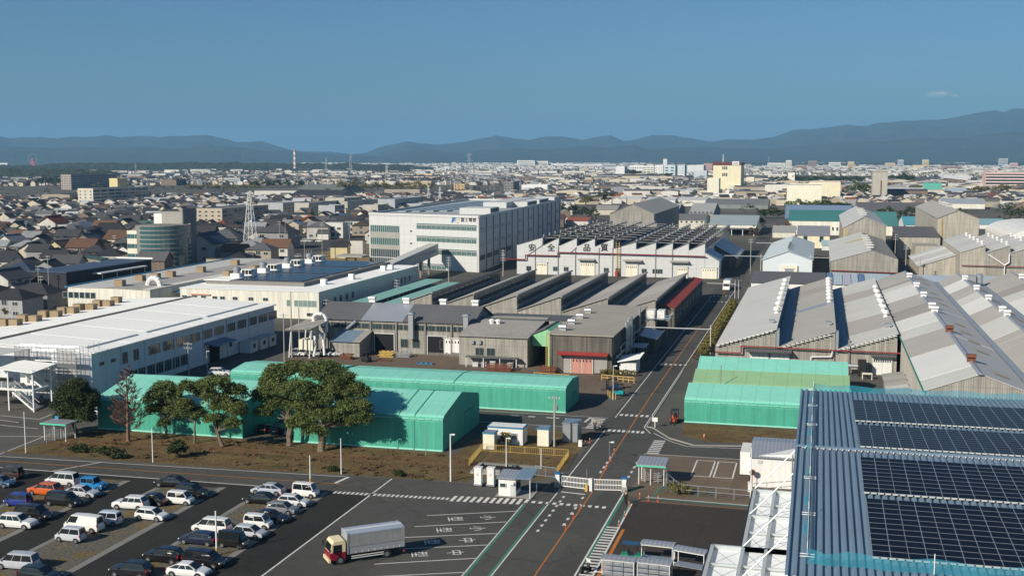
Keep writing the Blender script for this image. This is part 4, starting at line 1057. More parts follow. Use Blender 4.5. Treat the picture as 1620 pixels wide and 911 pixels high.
for x, w in ((-11.5, 4.2), (-7.3, 4.2)): shutter(H1, '-y', x, 246.9, 0, w - .4, 3.7, 'white', 'sliding_door', 0)
MB().prism([(244.9, 3.9), (247, 4.3), (247, 4.45), (244.8, 4.1)], 'x', -14.2, -4.9).build('canopy', M['dark_roof'], H1)
shutter(H1, '-y', 13.1, 246.9, 0, 3.8, 3.6, 'white', 'sliding_door', 8)
MB().prism([(245.6, 3.8), (247, 4.0), (247, 4.3), (245.5, 4.0)], 'x', 10.8, 15.8).build('canopy', M['dark_roof'], H1)
MB().box(6.3, 246.6, 0, 6.7, 247, 7.0).build('pilaster', M['concrete_d'], H1)
b = MB()
for p, q in (((-1, 246.4, 0), (-1, 246.4, 3.2)), ((-1, 246.4, 3.2), (3, 246.4, 3.4)), ((3, 246.4, 3.4), (3.4, 246.4, 5))): b.tube(p, q, .14)
b.build('bent_pipe', M['steel_w'], H1)
opening(H1, '-y', 9.4, 247, 1.5, 2.4)
Cb = thing('dark_cabinet', 'dark machine cabinet with a bent duct against the grey sawtooth hall', 'cabinet', (9, 244, 0))
MB().box(8.3, 243.6, 0, 9.9, 245.6, 3.3).build('body', M['black'], Cb); b = MB(); b.tube((6, 244.6, 1.2), (6, 244.6, 2.2), .4, n=8); b.tube((6, 244.6, 2.0), (8.4, 244.6, 2.0), .4, n=8); b.build('duct', M['steel'], Cb)
Wt = thing('work_table', 'small pale work table beside the dark machine cabinet', 'table', (10, 241, 0))
b = MB(); b.box(9, 240.4, 1.1, 11, 241.8, 1.25)
for x in (9.1, 10.9):
 for y in (240.5, 241.7): b.box(x - .06, y - .06, 0, x + .06, y + .06, 1.1)
b.build('frame', M['cream'], Wt)
Lt = thing('patched_lean_to', 'low lean-to with a patchy grey sheet roof beside the wall of the big gable hall', 'lean-to', (15, 222, 0))
MB().box(12.8, 212, 0, 16.2, 234, 2.2).build('wall', M['slate_wall'], Lt)
slope_panels(Lt, [(12.4, 211.6, 2.3), (12.4, 234.4, 2.3), (16.4, 234.4, 3.0), (16.4, 211.6, 3.0)], 7, [M['grey_roof'], M['old_roof'], M['light_roof'], M['grey_roof'], M['old_roof']], seed=4)
def grey_gable(x0, x1, xr, y0, y1, ze, zr, label, seed, right=True):
 t = thing('grey_gable_hall', label, 'factory hall', (xr, (y0 + y1) / 2, 0), group='grey gable halls behind the solar roof')
 MB().prism([(x0, 0), (x1, 0), (x1, ze), (xr, zr), (x0, ze)], 'y', y0, y1).build('wall', [M['slate_wall']], t)
 rr = random.Random(seed)
 w = [rr.uniform(5, 22) for _ in range(11)]
 ms = [M['light_roof'], M['light_roof2'], M['grey_roof'], M['light_roof'], M['light_roof2'], M['grey_roof2'], M['grey_roof'], M['light_roof2'], M['light_roof'], M['grey_roof2'], M['grey_roof']]
 if seed == 2: ms = [M['grey_roof']] * 4 + [M['light_roof'], M['grey_roof'], M['light_roof2'], M['light_roof'], M['grey_roof'], M['light_roof2'], M['grey_roof']]
 slope_panels(t, [(x0 - .3, y0 - .4, ze - .1), (x0 - .3, y1 + .4, ze - .1), (xr, y1 + .4, zr), (xr, y0 - .4, zr)], 0, ms, seed=seed, widths=w)
 slope_panels(t, [(x1 - .6, y0 - .4, ze + .15), (x1 - .6, y1 + .4, ze + .15), (xr, y1 + .4, zr), (xr, y0 - .4, zr)], 4, [M['grey_roof3']], seed=seed)
 MB().prism([(xr - .45, zr + .02), (xr, zr + .25), (xr + .45, zr + .02)], 'y', y0 - .5, y1 + .5).build('ridge_cap', M['zinc_roof'], t)
 s = (zr - ze) / (x1 - xr)
 for k in range(14):
  y = y0 + 6 + k * (y1 - y0) / 14.5
  if rr.random() < .75:
   xa, xb = xr + (x1 - xr) * .35, xr + (x1 - xr) * .62
   MB().face([(xa, y, zr - (xa - xr) * s + .2), (xb, y, zr - (xb - xr) * s + .2), (xb, y + 3, zr - (xb - xr) * s + .2), (xa, y + 3, zr - (xa - xr) * s + .2)]).build('tan_sheet', M['tan_patch'], t)
 for k, f in enumerate((.07, .27, .45, .49, .62, .75, .9)):
  ridge_vent(t, xr, y0 + (y1 - y0) * f, zr + .4, 1.3, 'rust' if k in (0, 1) else 'steel_w', 'x')
 MB().box(x0 - .5, y0 - .3, ze - .3, x0 - .15, y1 + .3, ze).build('gutter', M['green_dark'], t)
 MB().box(x1 - .55, y0, ze - .1, x1 + .9, y1, ze + .05).build('valley_gutter', M['zinc_roof'], t)
 return t
M['light_roof2'] = mat('light_roof2', (.6, .6, .57), .8, .07, .12, pitch=.5, bump=.25)
M['grey_roof2'] = mat('grey_roof2', (.30, .28, .255), .85, .12, .12, pitch=.5, bump=.25)
M['grey_roof3'] = mat('grey_roof3', (.46, .46, .45), .8, .08, .12, pitch=.5, bump=.25)
t = grey_gable(16.8, 32.8, 24.6, 190, 360, 8.0, 10.9, 'wide gable hall nearest the road, its left slope patched with pale and grey sheets', 1)
b = MB()
for y in range(192, 247, 5): b.box(16.3, y - .15, 0, 16.8, y + .15, 7.8)
build_each(b, 'pilaster', M['concrete'], t)
grey_gable(34.2, 45.0, 39.2, 190, 360, 8.0, 10.6, 'second gable hall from the road, mostly grey with white vents on its ridge', 2)
grey_gable(46.4, 61.0, 54.0, 190, 362, 8.0, 11.2, 'third gable hall from the road, at the right edge of the photo', 3)
Cf = thing('rooftop_fan', 'dark blower unit standing in the roof valley of the second gable hall', 'blower', (41, 352, 0))
b = MB(); b.box(40, 350, 9.0, 43, 353, 11.0); b.lathe(44, 351.5, [(1.0, 9), (1.0, 11.2), (.6, 11.6)], 10); b.build('body', M['steel'], Cf)
Ls = thing('striped_roof_store', 'long low store whose grey roof ends in blue, lilac and white sheets', 'store', (5, 400, 0))
MB().prism([(388, 0), (404, 0), (404, 5.4), (388, 3.6)], 'x', -21.2, 62).build('wall', M['white'], Ls)
M['lilac'] = mat('lilac_roof', (.42, .42, .5), .7, .08, .2, pitch=.5); M['paleblue'] = mat('paleblue_roof', (.4, .48, .53), .7, .08, .2, pitch=.5); M['midblue'] = mat('midblue_roof', (.12, .2, .34), .6, .08, .2, pitch=.5)
slope_panels(Ls, [(-21.6, 387.4, 3.65), (62.4, 387.4, 3.65), (62.4, 404.4, 5.7), (-21.6, 404.4, 5.7)], 0, [M['dark_roof'], M['midblue'], M['paleblue'], M['lilac'], M['paleblue'], M['midblue'], M['paleblue'], M['midblue'], M['paleblue'], M['lilac'], M['paleblue']], seed=3, widths=[24.5, 2.2, 3, 2.7, 2.3, 2, 8.5, 2, 6, 2, 30])
H5 = thing('pale_blue_store', 'pale blue gable store with a grey roller door facing the pipe bridge', 'store', (-11, 480, 0))
gable_y(H5, -20, -2.3, 440, 530, 6.6, 9.9, mat('paleblue_wall', (.58, .63, .66), .8, .06, .2), [mat('paleblue_roof2', (.5, .57, .58), .8, .06, .2, pitch=.6, bump=.2)], xr=-11, ze1=6.9)
MB().box(-13.3, 439.3, 0, -7.5, 440, 4.8).build('door_surround', M['cream'], H5); shutter(H5, '-y', -10.4, 439.3, 0, 3, 3.6, 'steel', 'roller_door', 0)
for k in range(6): MB().box(-11.4, 452 + k * 5, 9.9, -10.6, 452.6 + k * 5, 10.9).build('ridge_vent', M['dark_roof'], H5)
H4 = thing('yellow_striped_hall', 'wide slate gable hall with a yellow stripe down its pale roof', 'factory hall', (15, 470, 0))
gable_y(H4, 4.2, 26.2, 418, 520, 8.6, 12.5, M['slate_wall'], [M['light_roof']], xr=17.4, ze1=9.6, n=0, widths=[14, 14, 13, 12, 13, 13, 12, 11])
for k in range(5): ridge_vent(H4, 17.4, 430 + k * 13, 13.0, 2.2, 'light_roof', 'x')
sl_ = (12.5 - 8.6) / 13.2
MB().face([(6.0 + 4, 478, 8.75 + sl_ * 5.9), (17.2, 478, 12.72), (17.2, 486, 12.72), (10.0, 486, 8.75 + sl_ * 5.9)]).build('yellow_sheet', mat('yellow_pale', (.5, .46, .25), .8), H4)
MB().prism([(416.6, 3.4), (418, 3.7), (418, 3.9), (416.5, 3.6)], 'x', 14, 22.5).build('canopy', M['dark_roof'], H4)
MB().box(14.5, 417.9, 0, 22, 418, 3.3).build('door', M['cream'], H4)
b = MB(); b.tube((4, 417.5, 5.4), (26.5, 417.5, 5.0), .16); b.tube((50, 449.3, 5.4), (90, 449, 5.2), .16); b.build('pipe', M['pipe_red'], H4)
H4t = thing('tall_slate_hall', 'tall slate gable hall with an ochre corner strip behind the yellow striped hall', 'factory hall', (18.5, 580, 0))
gable_y(H4t, 10, 27.4, 522.5, 640, 14.3, 19, M['slate_wall'], [M['grey_roof3']], xr=18.2, ze1=15.2)
MB().box(9.9, 522.3, 0, 10.9, 522.5, 14).build('corner_strip', mat('ochre', (.45, .33, .13), .8, .2), H4t)
for k in range(3): ridge_vent(H4t, 18.2, 535 + k * 22, 19.6, 3, 'light_roof', 'x')
H3 = thing('pale_sawtooth_hall', 'beige walled sawtooth hall with pale roofs and many small vents, at the right edge', 'factory hall', (65, 480, 0))
for i in range(5):
 a, c = 49.6 + i * 8.4, 58.0 + i * 8.4
 MB().prism([(a, 0), (c - .02, 0), (c - .02, 12.7), (a, 10.0)], 'y', 450, 515).build('wall', M['beige_wall'] if i == 0 else M['slate_wall'], H3)
 slope_panels(H3, [(a, 449.6, 10.05), (a, 515.4, 10.05), (c + .1, 515.4, 12.8), (c + .1, 449.6, 12.8)], 4, [M['light_roof'], M['grey_roof3']], seed=60 + i)
 for k in range(5): ventilator(H3, c - .5, 456 + k * 12, 12.9, .9)
slope_panels(H3, [(36, 462, 3.4), (36, 512, 3.4), (49.4, 512, 8), (49.4, 462, 8)], 6, [M['light_roof'], M['light_roof2'], M['grey_roof3']], seed=6)
MB().prism([(36.5, 0), (49.5, 0), (49.5, 7.8), (36.5, 3.4)], 'y', 462.4, 511.6).build('annex_wall', M['beige_wall'], H3)
b = MB(); pts = [(59, 449.2, 9.5), (64.5, 449.2, 5.8), (66, 449.2, 6.8), (66, 449.2, 9.8)]
for p, q in zip(pts[:-1], pts[1:]): b.tube(p, q, .25)
b.tube((64.6, 449.2, 5.8), (64.6, 449.2, 0), .2); b.build('duct', M['steel_w'], H3)
H3t = thing('tall_beige_hall', 'tall beige gable hall with an ochre ladder strip behind the pale sawtooth hall', 'factory hall', (60, 600, 0))
gable_y(H3t, 51.5, 69, 560, 690, 17, 20.6, M['beige_wall'], [M['grey_roof']], xr=60)
MB().box(52.8, 559.7, 0, 53.5, 559.95, 16.8).build('ladder_strip', MATS['ochre'], H3t)
for k in range(3): ridge_vent(H3t, 60, 600 + k * 16, 21.2, 3, 'light_roof', 'x')
H3b = thing('old_beige_block', 'old beige block with a dark brown roof between the two tall gable halls', 'workshop', (43, 560, 0))
MB().prism([(540, 0), (575, 0), (575, 12), (540, 9.5)], 'x', 33, 51).build('wall', M['beige_wall'], H3b)
slope_panels(H3b, [(32.6, 539.6, 9.6), (51, 539.6, 9.6), (51, 575, 12.2), (32.6, 575, 12.2)], 1, [M['dark_roof']])
H3c = thing('beige_annex', 'small flat beige annex in front of the old beige block', 'annex', (42, 520, 0))
flat(H3c, 39, 48.5, 516, 536, 7.2, M['beige_wall'], M['old_roof'], .2)
# ---- blue folded-plate roof with solar panels, right foreground
B = thing('solar_roof_building', 'large building with a blue folded sheet metal roof covered in rows of dark solar panels', 'building', (12, 99, 0))
bx0, bx1, yb0, yr_, yb1, zr_, ze_ = -1.45, 31.0, 69.6, 98.4, 128.4, 20.0, 19.05
MB().prism([(yb0 + .8, 0), (yb1 - .8, 0), (yb1 - .8, ze_ - .5), (yr_, zr_ - .5), (yb0 + .8, ze_ - .5)], 'x', bx0 + .6, bx1).build('wall', M['white_p'], B)
def rz_(y): return zr_ - (zr_ - ze_) * abs(y - yr_) / (yb1 - yr_)
fold = []
pt = .5
mats_ = [M['blue_roof']]
def foldsheet(ya, yb):
 b = MB()
 za, zb2 = rz_(ya), rz_(yb)
 pr = [(0, .16), (.17, .16), (.25, 0), (.42, 0), (.5, .16)]
 for p, q in zip(pr[:-1], pr[1:]):
  b.face([(p[0], ya, za + p[1]), (q[0], ya, za + q[1]), (q[0], yb, zb2 + q[1]), (p[0], yb, zb2 + p[1])])
 b.face([(.15, ya, za + .16), (.19, ya, za + .16), (.19, yb, zb2 + .21), (.15, yb, zb2 + .21)])
 return b.mesh('roof_sheet', [M['blue_roof']])
fs = [foldsheet(yb0, yr_), foldsheet(yr_, yb1)]
for m_ in fs:
 for k in range(65):
  link('roof_sheet', m_, B, (bx0 + k * pt - 12, -99, 0))
MB().prism([(yr_ - .28, zr_ + .16), (yr_ + .28, zr_ + .16), (yr_ + .28, zr_ + .24), (yr_, zr_ + .3), (yr_ - .28, zr_ + .24)], 'x', bx0 - .1, bx1).build('ridge_cap', M['blue_roof'], B)
b = MB()
for k in range(62):
 x = bx0 + .52 + k * pt; b.prism([(x, zr_ + .17), (x + .34, zr_ + .17), (x + .26, zr_ - .03), (x + .1, zr_ - .03)], 'y', yr_ - .36, yr_ - .3)
build_each(b, 'ridge_closure', M['white'], B)
MB().box(bx0 - .12, yb0, ze_ - .5, bx0, yb1, ze_ + .25)
def solar_block(ytop, ybot, xleft, rows, cols=9):
 def yat(py, px):
  z = 19.6
  for _ in range(6):
   X, Y = at(px, py, z); z = rz_(Y) + .3
  return X, Y
 X0, Ya = yat(ytop, xleft[0]); X1, Yb = yat(ybot, xleft[1])
 X0 = (X0 + X1) / 2; d = (Ya - Yb) / rows; w = 2.17
 sg = 1 if (Ya + Yb) / 2 < yr_ else -1
 ang = math.atan((zr_ - ze_) / (yb1 - yr_)) * sg
 k = ('sol', round(d, 3))
 bb = MB()
 bb.box(.0, .0, 0, w - .03, d - .03, .04, 0)
 for i in range(2): bb.face([(.03 + i * w / 2, .025, .043), ((i + 1) * w / 2 - (.035 if i else .02), .025, .043), ((i + 1) * w / 2 - (.035 if i else .02), d - .055, .043), (.03 + i * w / 2, d - .055, .043)], 1)
 me = bb.mesh('solar_panel', [M['panel_frame'], M['sol']])
 for r in range(rows):
  y = Yb + r * d
  for c in range(cols):
   o = link('solar_panel', me, B, (X0 + c * w - 12, y - 99, rz_(y) + .26)); o.rotation_euler = (ang, 0, 0)
 ex = MB(); n = len(bb.v)      # the part of the array that lies beyond the picture's edge stays one piece
 for r in range(rows):
  for c in range(cols, 13):
   Mx = Matrix.Translation((X0 + c * w, Yb + r * d, rz_(Yb + r * d) + .26)) @ Matrix.Rotation(ang, 4, 'X'); k0 = len(ex.v)
   ex.v += [tuple(Mx @ Vector(p)) for p in bb.v]; ex.f += [tuple(i + k0 for i in f_) for f_ in bb.f]; ex.m += bb.m
 stuff(ex.build('solar_array', [M['panel_frame'], M['sol']], B))
 q = MB(); cols = 13
 for i in range(int(cols * w / pt)):
  x = X0 + i * pt; q.box(x, Yb - .12, rz_(Yb) + .2, x + .38, Yb - .03, rz_(Yb) + .3)
 stuff(q.build('edge_clamp', M['frame'], B))
 print('solar', X0, Ya, Yb, d)
M['panel_frame'] = mat('panel_frame', (.4, .43, .46), .4, .05, metal=.5)
solar_block(632, 664, (1347, 1354), 11, 9)
solar_block(671, 704.5, (1355, 1361), 10, 8)
solar_block(722, 777, (1361, 1366), 9, 7)
solar_block(787, 879, (1370, 1380), 11, 7)
Nn = thing('safety_net', 'sagging turquoise safety net strung on posts round the edges of the blue roof', 'safety net', (2, 99, 19.5))
def netrun(pts, hgt, m='net', name='net'):
 b = MB(); rr = random.Random(len(pts))
 for p, q in zip(pts[:-1], pts[1:]):
  n = 10
  for i in range(n):
   t0, t1 = i / n, (i + 1) / n
   s0, s1 = [1 - .22 * math.sin(math.pi * t) for t in (t0, t1)]
   P0 = [p[j] + (q[j] - p[j]) * t0 for j in range(3)]; P1 = [p[j] + (q[j] - p[j]) * t1 for j in range(3)]
   k0, k1 = [.12 * math.sin(9 * t) for t in (t0, t1)]
   b.face([(P0[0] + k0, P0[1] + k0, P0[2]), (P1[0] + k1, P1[1] + k1, P1[2]), (P1[0] + k1, P1[1] + k1, P1[2] + hgt * s1), (P0[0] + k0, P0[1] + k0, P0[2] + hgt * s0)])
 b.build(name, M[m], Nn)
xl = -.18
ln = [y for y in (73, 81, 89.5, 98.4, 108, 118, 127.8)]
b = MB()
for y in ln:
 b.tube((xl, y, rz_(y) + .16), (xl, y, rz_(y) + 1.1), .03, n=5)
 for dy in (-.25, .25): b.tube((xl - .45, y + dy, rz_(y) + .22), (xl + .45, y + dy, rz_(y) + .22), .035, n=5)
for p, q in zip(ln[:-1], ln[1:]): b.tube((xl, p, rz_(p) + .55), (xl, q, rz_(q) + .55), .025, n=5)
b.build('post', M['steel_w'], Nn)
for p, q in zip(ln[:-1], ln[1:]):
 b = MB(); n = 12; rr = random.Random(int(p))
 for i in range(n):
  t0, t1 = i / n, (i + 1) / n
  def w_(t): return .07 + .32 * max(0, math.sin(math.pi * t * 2.0 + p)) ** 2
  y0, y1 = p + (q - p) * t0, p + (q - p) * t1
  b.face([(xl - w_(t0), y0, rz_(y0) + .22), (xl - w_(t1), y1, rz_(y1) + .22), (xl, y1, rz_(y1) + .55), (xl, y0, rz_(y0) + .55)])
  b.face([(xl, y0, rz_(y0) + .55), (xl, y1, rz_(y1) + .55), (xl + .08, y1, rz_(y1) + .3), (xl + .08, y0, rz_(y0) + .3)])
 b.build('gathered_net', M['net'], Nn)
yn = 127.9
netrun([(-.2, yn, ze_ + .1), (3.5, yn, ze_ + .1), (9, yn, ze_ + .1), (14.5, yn, ze_ + .1), (20, yn, ze_ + .1), (26, yn, ze_ + .1)], .8)
yn = 71.8
netrun([(-.2, yn, ze_ + .2), (2.2, yn, ze_ + .2), (7.2, yn, ze_ + .2), (13, yn, ze_ + .2)], 1.0)
MB().tube((7.2, yn, ze_ + .1), (7.2, yn, ze_ + 1.5), .035, n=6).build('post', M['steel_w'], Nn)
# ---- hung canopy of white sheets on the left wall of that building
Cp = thing('hung_canopy', 'white sheet canopy under steel girders, hung from the blue roofed building by diagonal rods', 'canopy', (-4, 110, 8.6))
M['girder'] = mat('girder', (.5, .54, .54), .5, .1, .8, metal=.3)
xa, xb, xc = -5.9, -3.85, -1.0
ys = [124.2, 119.2, 114.9, 109.8, 104.9]
for i in range(4):
 for x0, x1 in ((xa, xb), (xb, xc)):
  MB().box(x0 + .1, ys[i + 1] + .1, 8.5, x1 - .1, ys[i] - .1, 8.54).build('roof_sheet', mat('white_sheet', (.86, .88, .88), .5, .03), Cp)
ys2 = [104.9, 100.2, 95.6, 91, 86.5]
for i in range(4):
 for x0, x1 in ((-8.65, xa), (xa, xb), (xb, xc)):
  MB().box(x0 + .1, ys2[i + 1] + .1, 8.5, x1 - .1, ys2[i] - .1, 8.54).build('roof_sheet', MATS['white_sheet'], Cp)
def girder(p, q, w=.3, h=.4, name='girder'):
 MB().bar((*p, 8.75), (*q, 8.75), w, h).build(name, M['girder'], Cp)
girder((xa, 104.9), (xa, 124.2)); girder((-8.65, 86), (-8.65, 104.9)); girder((xa, 86), (xa, 104.7)); girder((xb, 86), (xb, 124))
for i, y in enumerate(ys): girder((xa, y), (xc, y), .3 if i % 2 == 0 else .14, .4 if i % 2 == 0 else .2)
for i, y in enumerate(ys2): girder((-8.65, y), (xc, y), .3 if i % 2 == 0 else .14, .4 if i % 2 == 0 else .2)
for y in (124.2, 114.9, 104.9, 95.5): MB().tube((xa, y, 9.0), (bx0 + .6, y + 1.0, 14.2), .07, n=6).build('tie_rod', M['girder'], Cp)
for x0, x1, yy in ((xa, xb, ys), (xb, xc, ys), (-8.65, xa, ys2), (xa, xb, ys2), (xb, xc, ys2)):
 for i in range(4):
  b = MB(); b.tube((x0, yy[i], 8.6), (x1, yy[i + 1], 8.6), .016, n=4); b.tube((x1, yy[i], 8.6), (x0, yy[i + 1], 8.6), .016, n=4); b.build('brace_rod', M['steel'], Cp)
MB().box(xa - .35, 105.2, 8.1, xa - .17, 124.3, 8.7).build('edge_beam', M['black'], Cp); MB().box(-9.0, 86, 8.1, -8.82, 105, 8.7).build('edge_beam', M['black'], Cp)
for x, y in ((-8.65, 104.6), (-8.65, 95.6), (xa, 124)): MB().bar((x, y, 0), (x, y, 8.5), .3, .3).build('column', M['girder'], Cp)
# ---- white gate-side store
Ws = thing('white_gatehouse_store', 'white steel store with a corrugated grey roof beside the parking bays', 'store', (-4, 160, 0))
MB().prism([(-8, 0), (2, 0), (2, 4.2), (-1.6, 4.9), (-8, 4.2)], 'y', 157, 165.5).build('wall', M['white'], Ws)
slope_panels(Ws, [(-8.2, 162, 5.0), (2.2, 162, 5.0), (2.2, 166, 4.6), (-8.2, 166, 4.6)], 1, [M['zinc_roof']])
slope_panels(Ws, [(-8.2, 156.6, 4.1), (2.2, 156.6, 4.1), (2.2, 162, 5.0), (-8.2, 162, 5.0)], 1, [M['zinc_roof']])
MB().box(-9.6, 158.5, 1.2, -8, 164, 4.3).build('side_bay', M['white'], Ws)
MB().tube((-2.6, 156.5, 0), (-2.6, 156.5, 4.8), .1).build('pipe', M['old_frame'], Ws)
MB().box(-7.2, 156.9, 3.3, -6.6, 157, 3.7).build('vent_plate', M['frame'], Ws)
# ------------------------------------------------------------------ vehicles
CARK = dict(
 kei=(3.4, 1.48, 1.72, .98, .93, -1.66, -1.52, .72, 1.22),
 keivan=(3.4, 1.48, 1.88, 1.0, .96, -1.67, -1.6, .95, 1.35),
 mini=(4.7, 1.70, 1.82, 1.02, .92, -2.28, -2.0, .85, 1.6),
 hatch=(4.0, 1.70, 1.48, .90, .84, -1.9, -1.45, .35, 1.15),
 sedan=(4.6, 1.76, 1.46, .88, .80, -1.75, -.95, .35, 1.2),
 lift=(4.5, 1.75, 1.48, .92, .80, -2.15, -.9, .3, 1.25),
 suv=(4.5, 1.80, 1.68, 1.02, .98, -2.1, -1.75, .35, 1.05),
 wagon=(4.6, 1.76, 1.5, .92, .84, -2.1, -1.7, .35, 1.2),
 van=(4.7, 1.70, 1.98, 1.05, 1.0, -2.3, -2.22, 1.35, 1.95),
 jimny=(3.5, 1.60, 1.72, 1.0, .99, -1.6, -1.55, .35, .62),
)
CM = {}
def car_parts(kind):
 if kind in CM: return CM[kind]
 L, Wd, H, be, ho, xr0, xr1, xf1, xf0 = CARK[kind]
 w = Wd / 2; tk = kind in ('sedan',)
 st = [(-L / 2, .72 * be if True else be, 0), (-L / 2 + .07, be - .06, 0), (xr0, be, 0), (xr1, be + .01, 1), ((xr1 + xf1) / 2, be, 1), (xf1, be - .01, 1), (xf0, be - .02, 0), (L / 2 - .45, ho - .03, 0), (L / 2 - .1, ho - .16, 0), (L / 2, .5, 0)]
 rings = []
 for i, (x, b_, g) in enumerate(st):
  e = abs(x) / (L / 2); ww = w * (1 - .10 * e ** 4)
  rf = H - .04 * abs(x - (xr1 + xf1) / 2) if g else b_ + .03
  wr = ww * (.80 if g else .86)
  zb = .24 if abs(x) < L / 2 - .05 else .34
  rings.append([(ww * .93, zb), (ww, .5 if b_ > .55 else .42), (ww * .99, max(b_ - .12, .46)), (ww * .96, b_), (wr, rf - (.07 if g else .005)), (wr * .72, rf)])
 b = MB()
 def P(i, k, s): return (st[i][0], s * rings[i][k][0], rings[i][k][1])
 nk = 6
 for i in range(len(st) - 1):
  for s in (1, -1):
   for k in range(nk - 1):
    b.face([P(i, k, s), P(i + 1, k, s), P(i + 1, k + 1, s), P(i, k + 1, s)])
  b.face([P(i, 5, 1), P(i + 1, 5, 1), P(i + 1, 5, -1), P(i, 5, -1)])
  b.face([P(i, 0, 1), P(i + 1, 0, 1), P(i + 1, 0, -1), P(i, 0, -1)])
 for i in (0, len(st) - 1): b.face([P(i, k, 1) for k in range(nk)] + [P(i, k, -1) for k in range(nk - 1, -1, -1)])
 ax = (-L / 2 + .72 if L > 3.8 else -L / 2 + .55, L / 2 - .82 if L > 3.8 else L / 2 - .62)
 rw = .31 if L > 3.8 else .28
 for x in ax:      # dark wheel arches, bumpers and sills
  for s in (1, -1):
   pts = [(x + (rw + .08) * math.cos(t), s * (w + .006), max(.25, rw + (rw + .08) * math.sin(t))) for t in [math.pi * j / 8 for j in range(9)]]
   b.face(pts, 1)
 b.box(L / 2 - .03, -w * .62, .36, L / 2 + .015, w * .62, .52, 1)
 b.box(L / 2 - .02, -.17, .42, L / 2 + .03, .17, .53, 2); b.box(-L / 2 - .03, -.17, .62, -L / 2 + .01, .17, .73, 2)
 for s in (1, -1): b.box(xf0 - .18, s * (w * .98) - .0 if s < 0 else w * .98 - .02, be, xf0 - .04, s * (w + .17) if s > 0 else -(w * .98) + .02, be + .12) if s > 0 else b.box(xf0 - .18, -(w + .17), be, xf0 - .04, -(w * .98) + .02, be + .12)
 body = b.mesh('body', [M['paint'], M['black'], M['plate'] if 'plate' in M else mat('plate', (.7, .7, .66), .5)])
 def lerp(a, c, t): return tuple(a[j] + (c[j] - a[j]) * t for j in range(3))
 xs_ = [q[0] for q in st]; w3 = [q[3][0] / .96 for q in rings]
 def sy(x, z): return float(np.interp(x, xs_, w3)) * (.96 - .16 * (z - be) / (H - .07 - be)) + .02
 zl, zh = be + .05, H - .13
 def fx(z): return xf0 + (xf1 - xf0) * (z - be) / (H - be) - .08
 def rx_(z): return xr0 + (xr1 - xr0) * (z - be) / (H - be) + .08
 sidew = []
 cuts = (0, .36, .68, 1) if kind in ('mini', 'suv', 'wagon', 'sedan', 'lift', 'van') else (0, .5, 1)
 for s in (1, -1):
  for a, c in zip(cuts[:-1], cuts[1:]):
   if kind == 'van' and a < .6: continue
   pts = []
   for t_, z in ((a, zl), (c, zl), (c, zh), (a, zh)):
    x = rx_(z) + (fx(z) - rx_(z)) * t_ + (.04 if t_ == a else -.04); pts.append((x, s * sy(x, z), z))
   sidew.append(MB().face(pts).mesh('side_window', [M['carglass']]))
 def scr2(i, j, name, sgn):
  z0, z1 = rings[i][5][1], rings[j][5][1]; x0, x1 = st[i][0], st[j][0]
  w0, w1 = rings[i][4][0] * .93, rings[j][5][0] * 1.12
  n = Vector((z1 - z0, 0, x0 - x1)).normalized()
  if n.z < 0: n = -n
  n = n * .015
  q = [(x0 + (x1 - x0) * t, s * (w0 + (w1 - w0) * t), z0 + (z1 - z0) * t) for t, s in ((.06, 1), (.06, -1), (.92, -1), (.92, 1))]
  return MB().face([tuple(Vector(p) + n) for p in q]).mesh(name, [M['carglass']])
 ws = scr2(6, 5, 'windscreen', 1); rwn = scr2(2, 3, 'rear_window', -1)
 b = MB(); b.tube((0, -.09, 0), (0, .09, 0), rw, n=14)
 ty = b.mesh('wheel', [M['tyre']])
 b = MB(); b.tube((0, -.1, 0), (0, .1, 0), rw * .66, n=10); rim = b.mesh('rim', [M['rim']])
 hl = MB().box(-.1, -.17, -.07, .03, .17, .07).mesh('headlight', [M['lamp']])
 tl = MB().box(-.03, -.1, -.16, .06, .1, .16).mesh('tail_light', [M['taillamp']])
 CM[kind] = (body, sidew, ws, rwn, ty, rim, hl, tl, ax, rw, w, L, ho, be)
 return CM[kind]
def car(kind, x, y, rz, col, label, group='cars in the staff car park', name='parked_car', cat='car', roofcol=None):
 body, sidew, ws, rwn, ty, rim, hl, tl, ax, rw, w, L, ho, be = car_parts(kind)
 t = thing(name, label, cat, (x, y, .02), rz, group); ROOT[t.name] = Vector((0, 0, 0))
 bo = link('body', body, t, color=col)
 [link('side_window', q, t) for q in sidew]; link('windscreen', ws, t); link('rear_window', rwn, t)
 for a in ax:
  for s in (1, -1):
   wo = link('wheel', ty, t, (a, s * (w - .08), rw)); link('rim', rim, wo)
 for s in (1, -1):
  link('headlight', hl, t, (L / 2 - .1, s * (w * .72), ho - .22)); link('tail_light', tl, t, (-L / 2 + .01, s * (w * .82), be - .1))
 return t
def c5(zx, zy): return at(zx * .2096, 720 + zy * .2096)
def c6(zx, zy): return at(250 + zx * .2096, 720 + zy * .2096)
WHT, BLK, SIL = (.72, .72, .7), (.008, .008, .009), (.38, .4, .42)
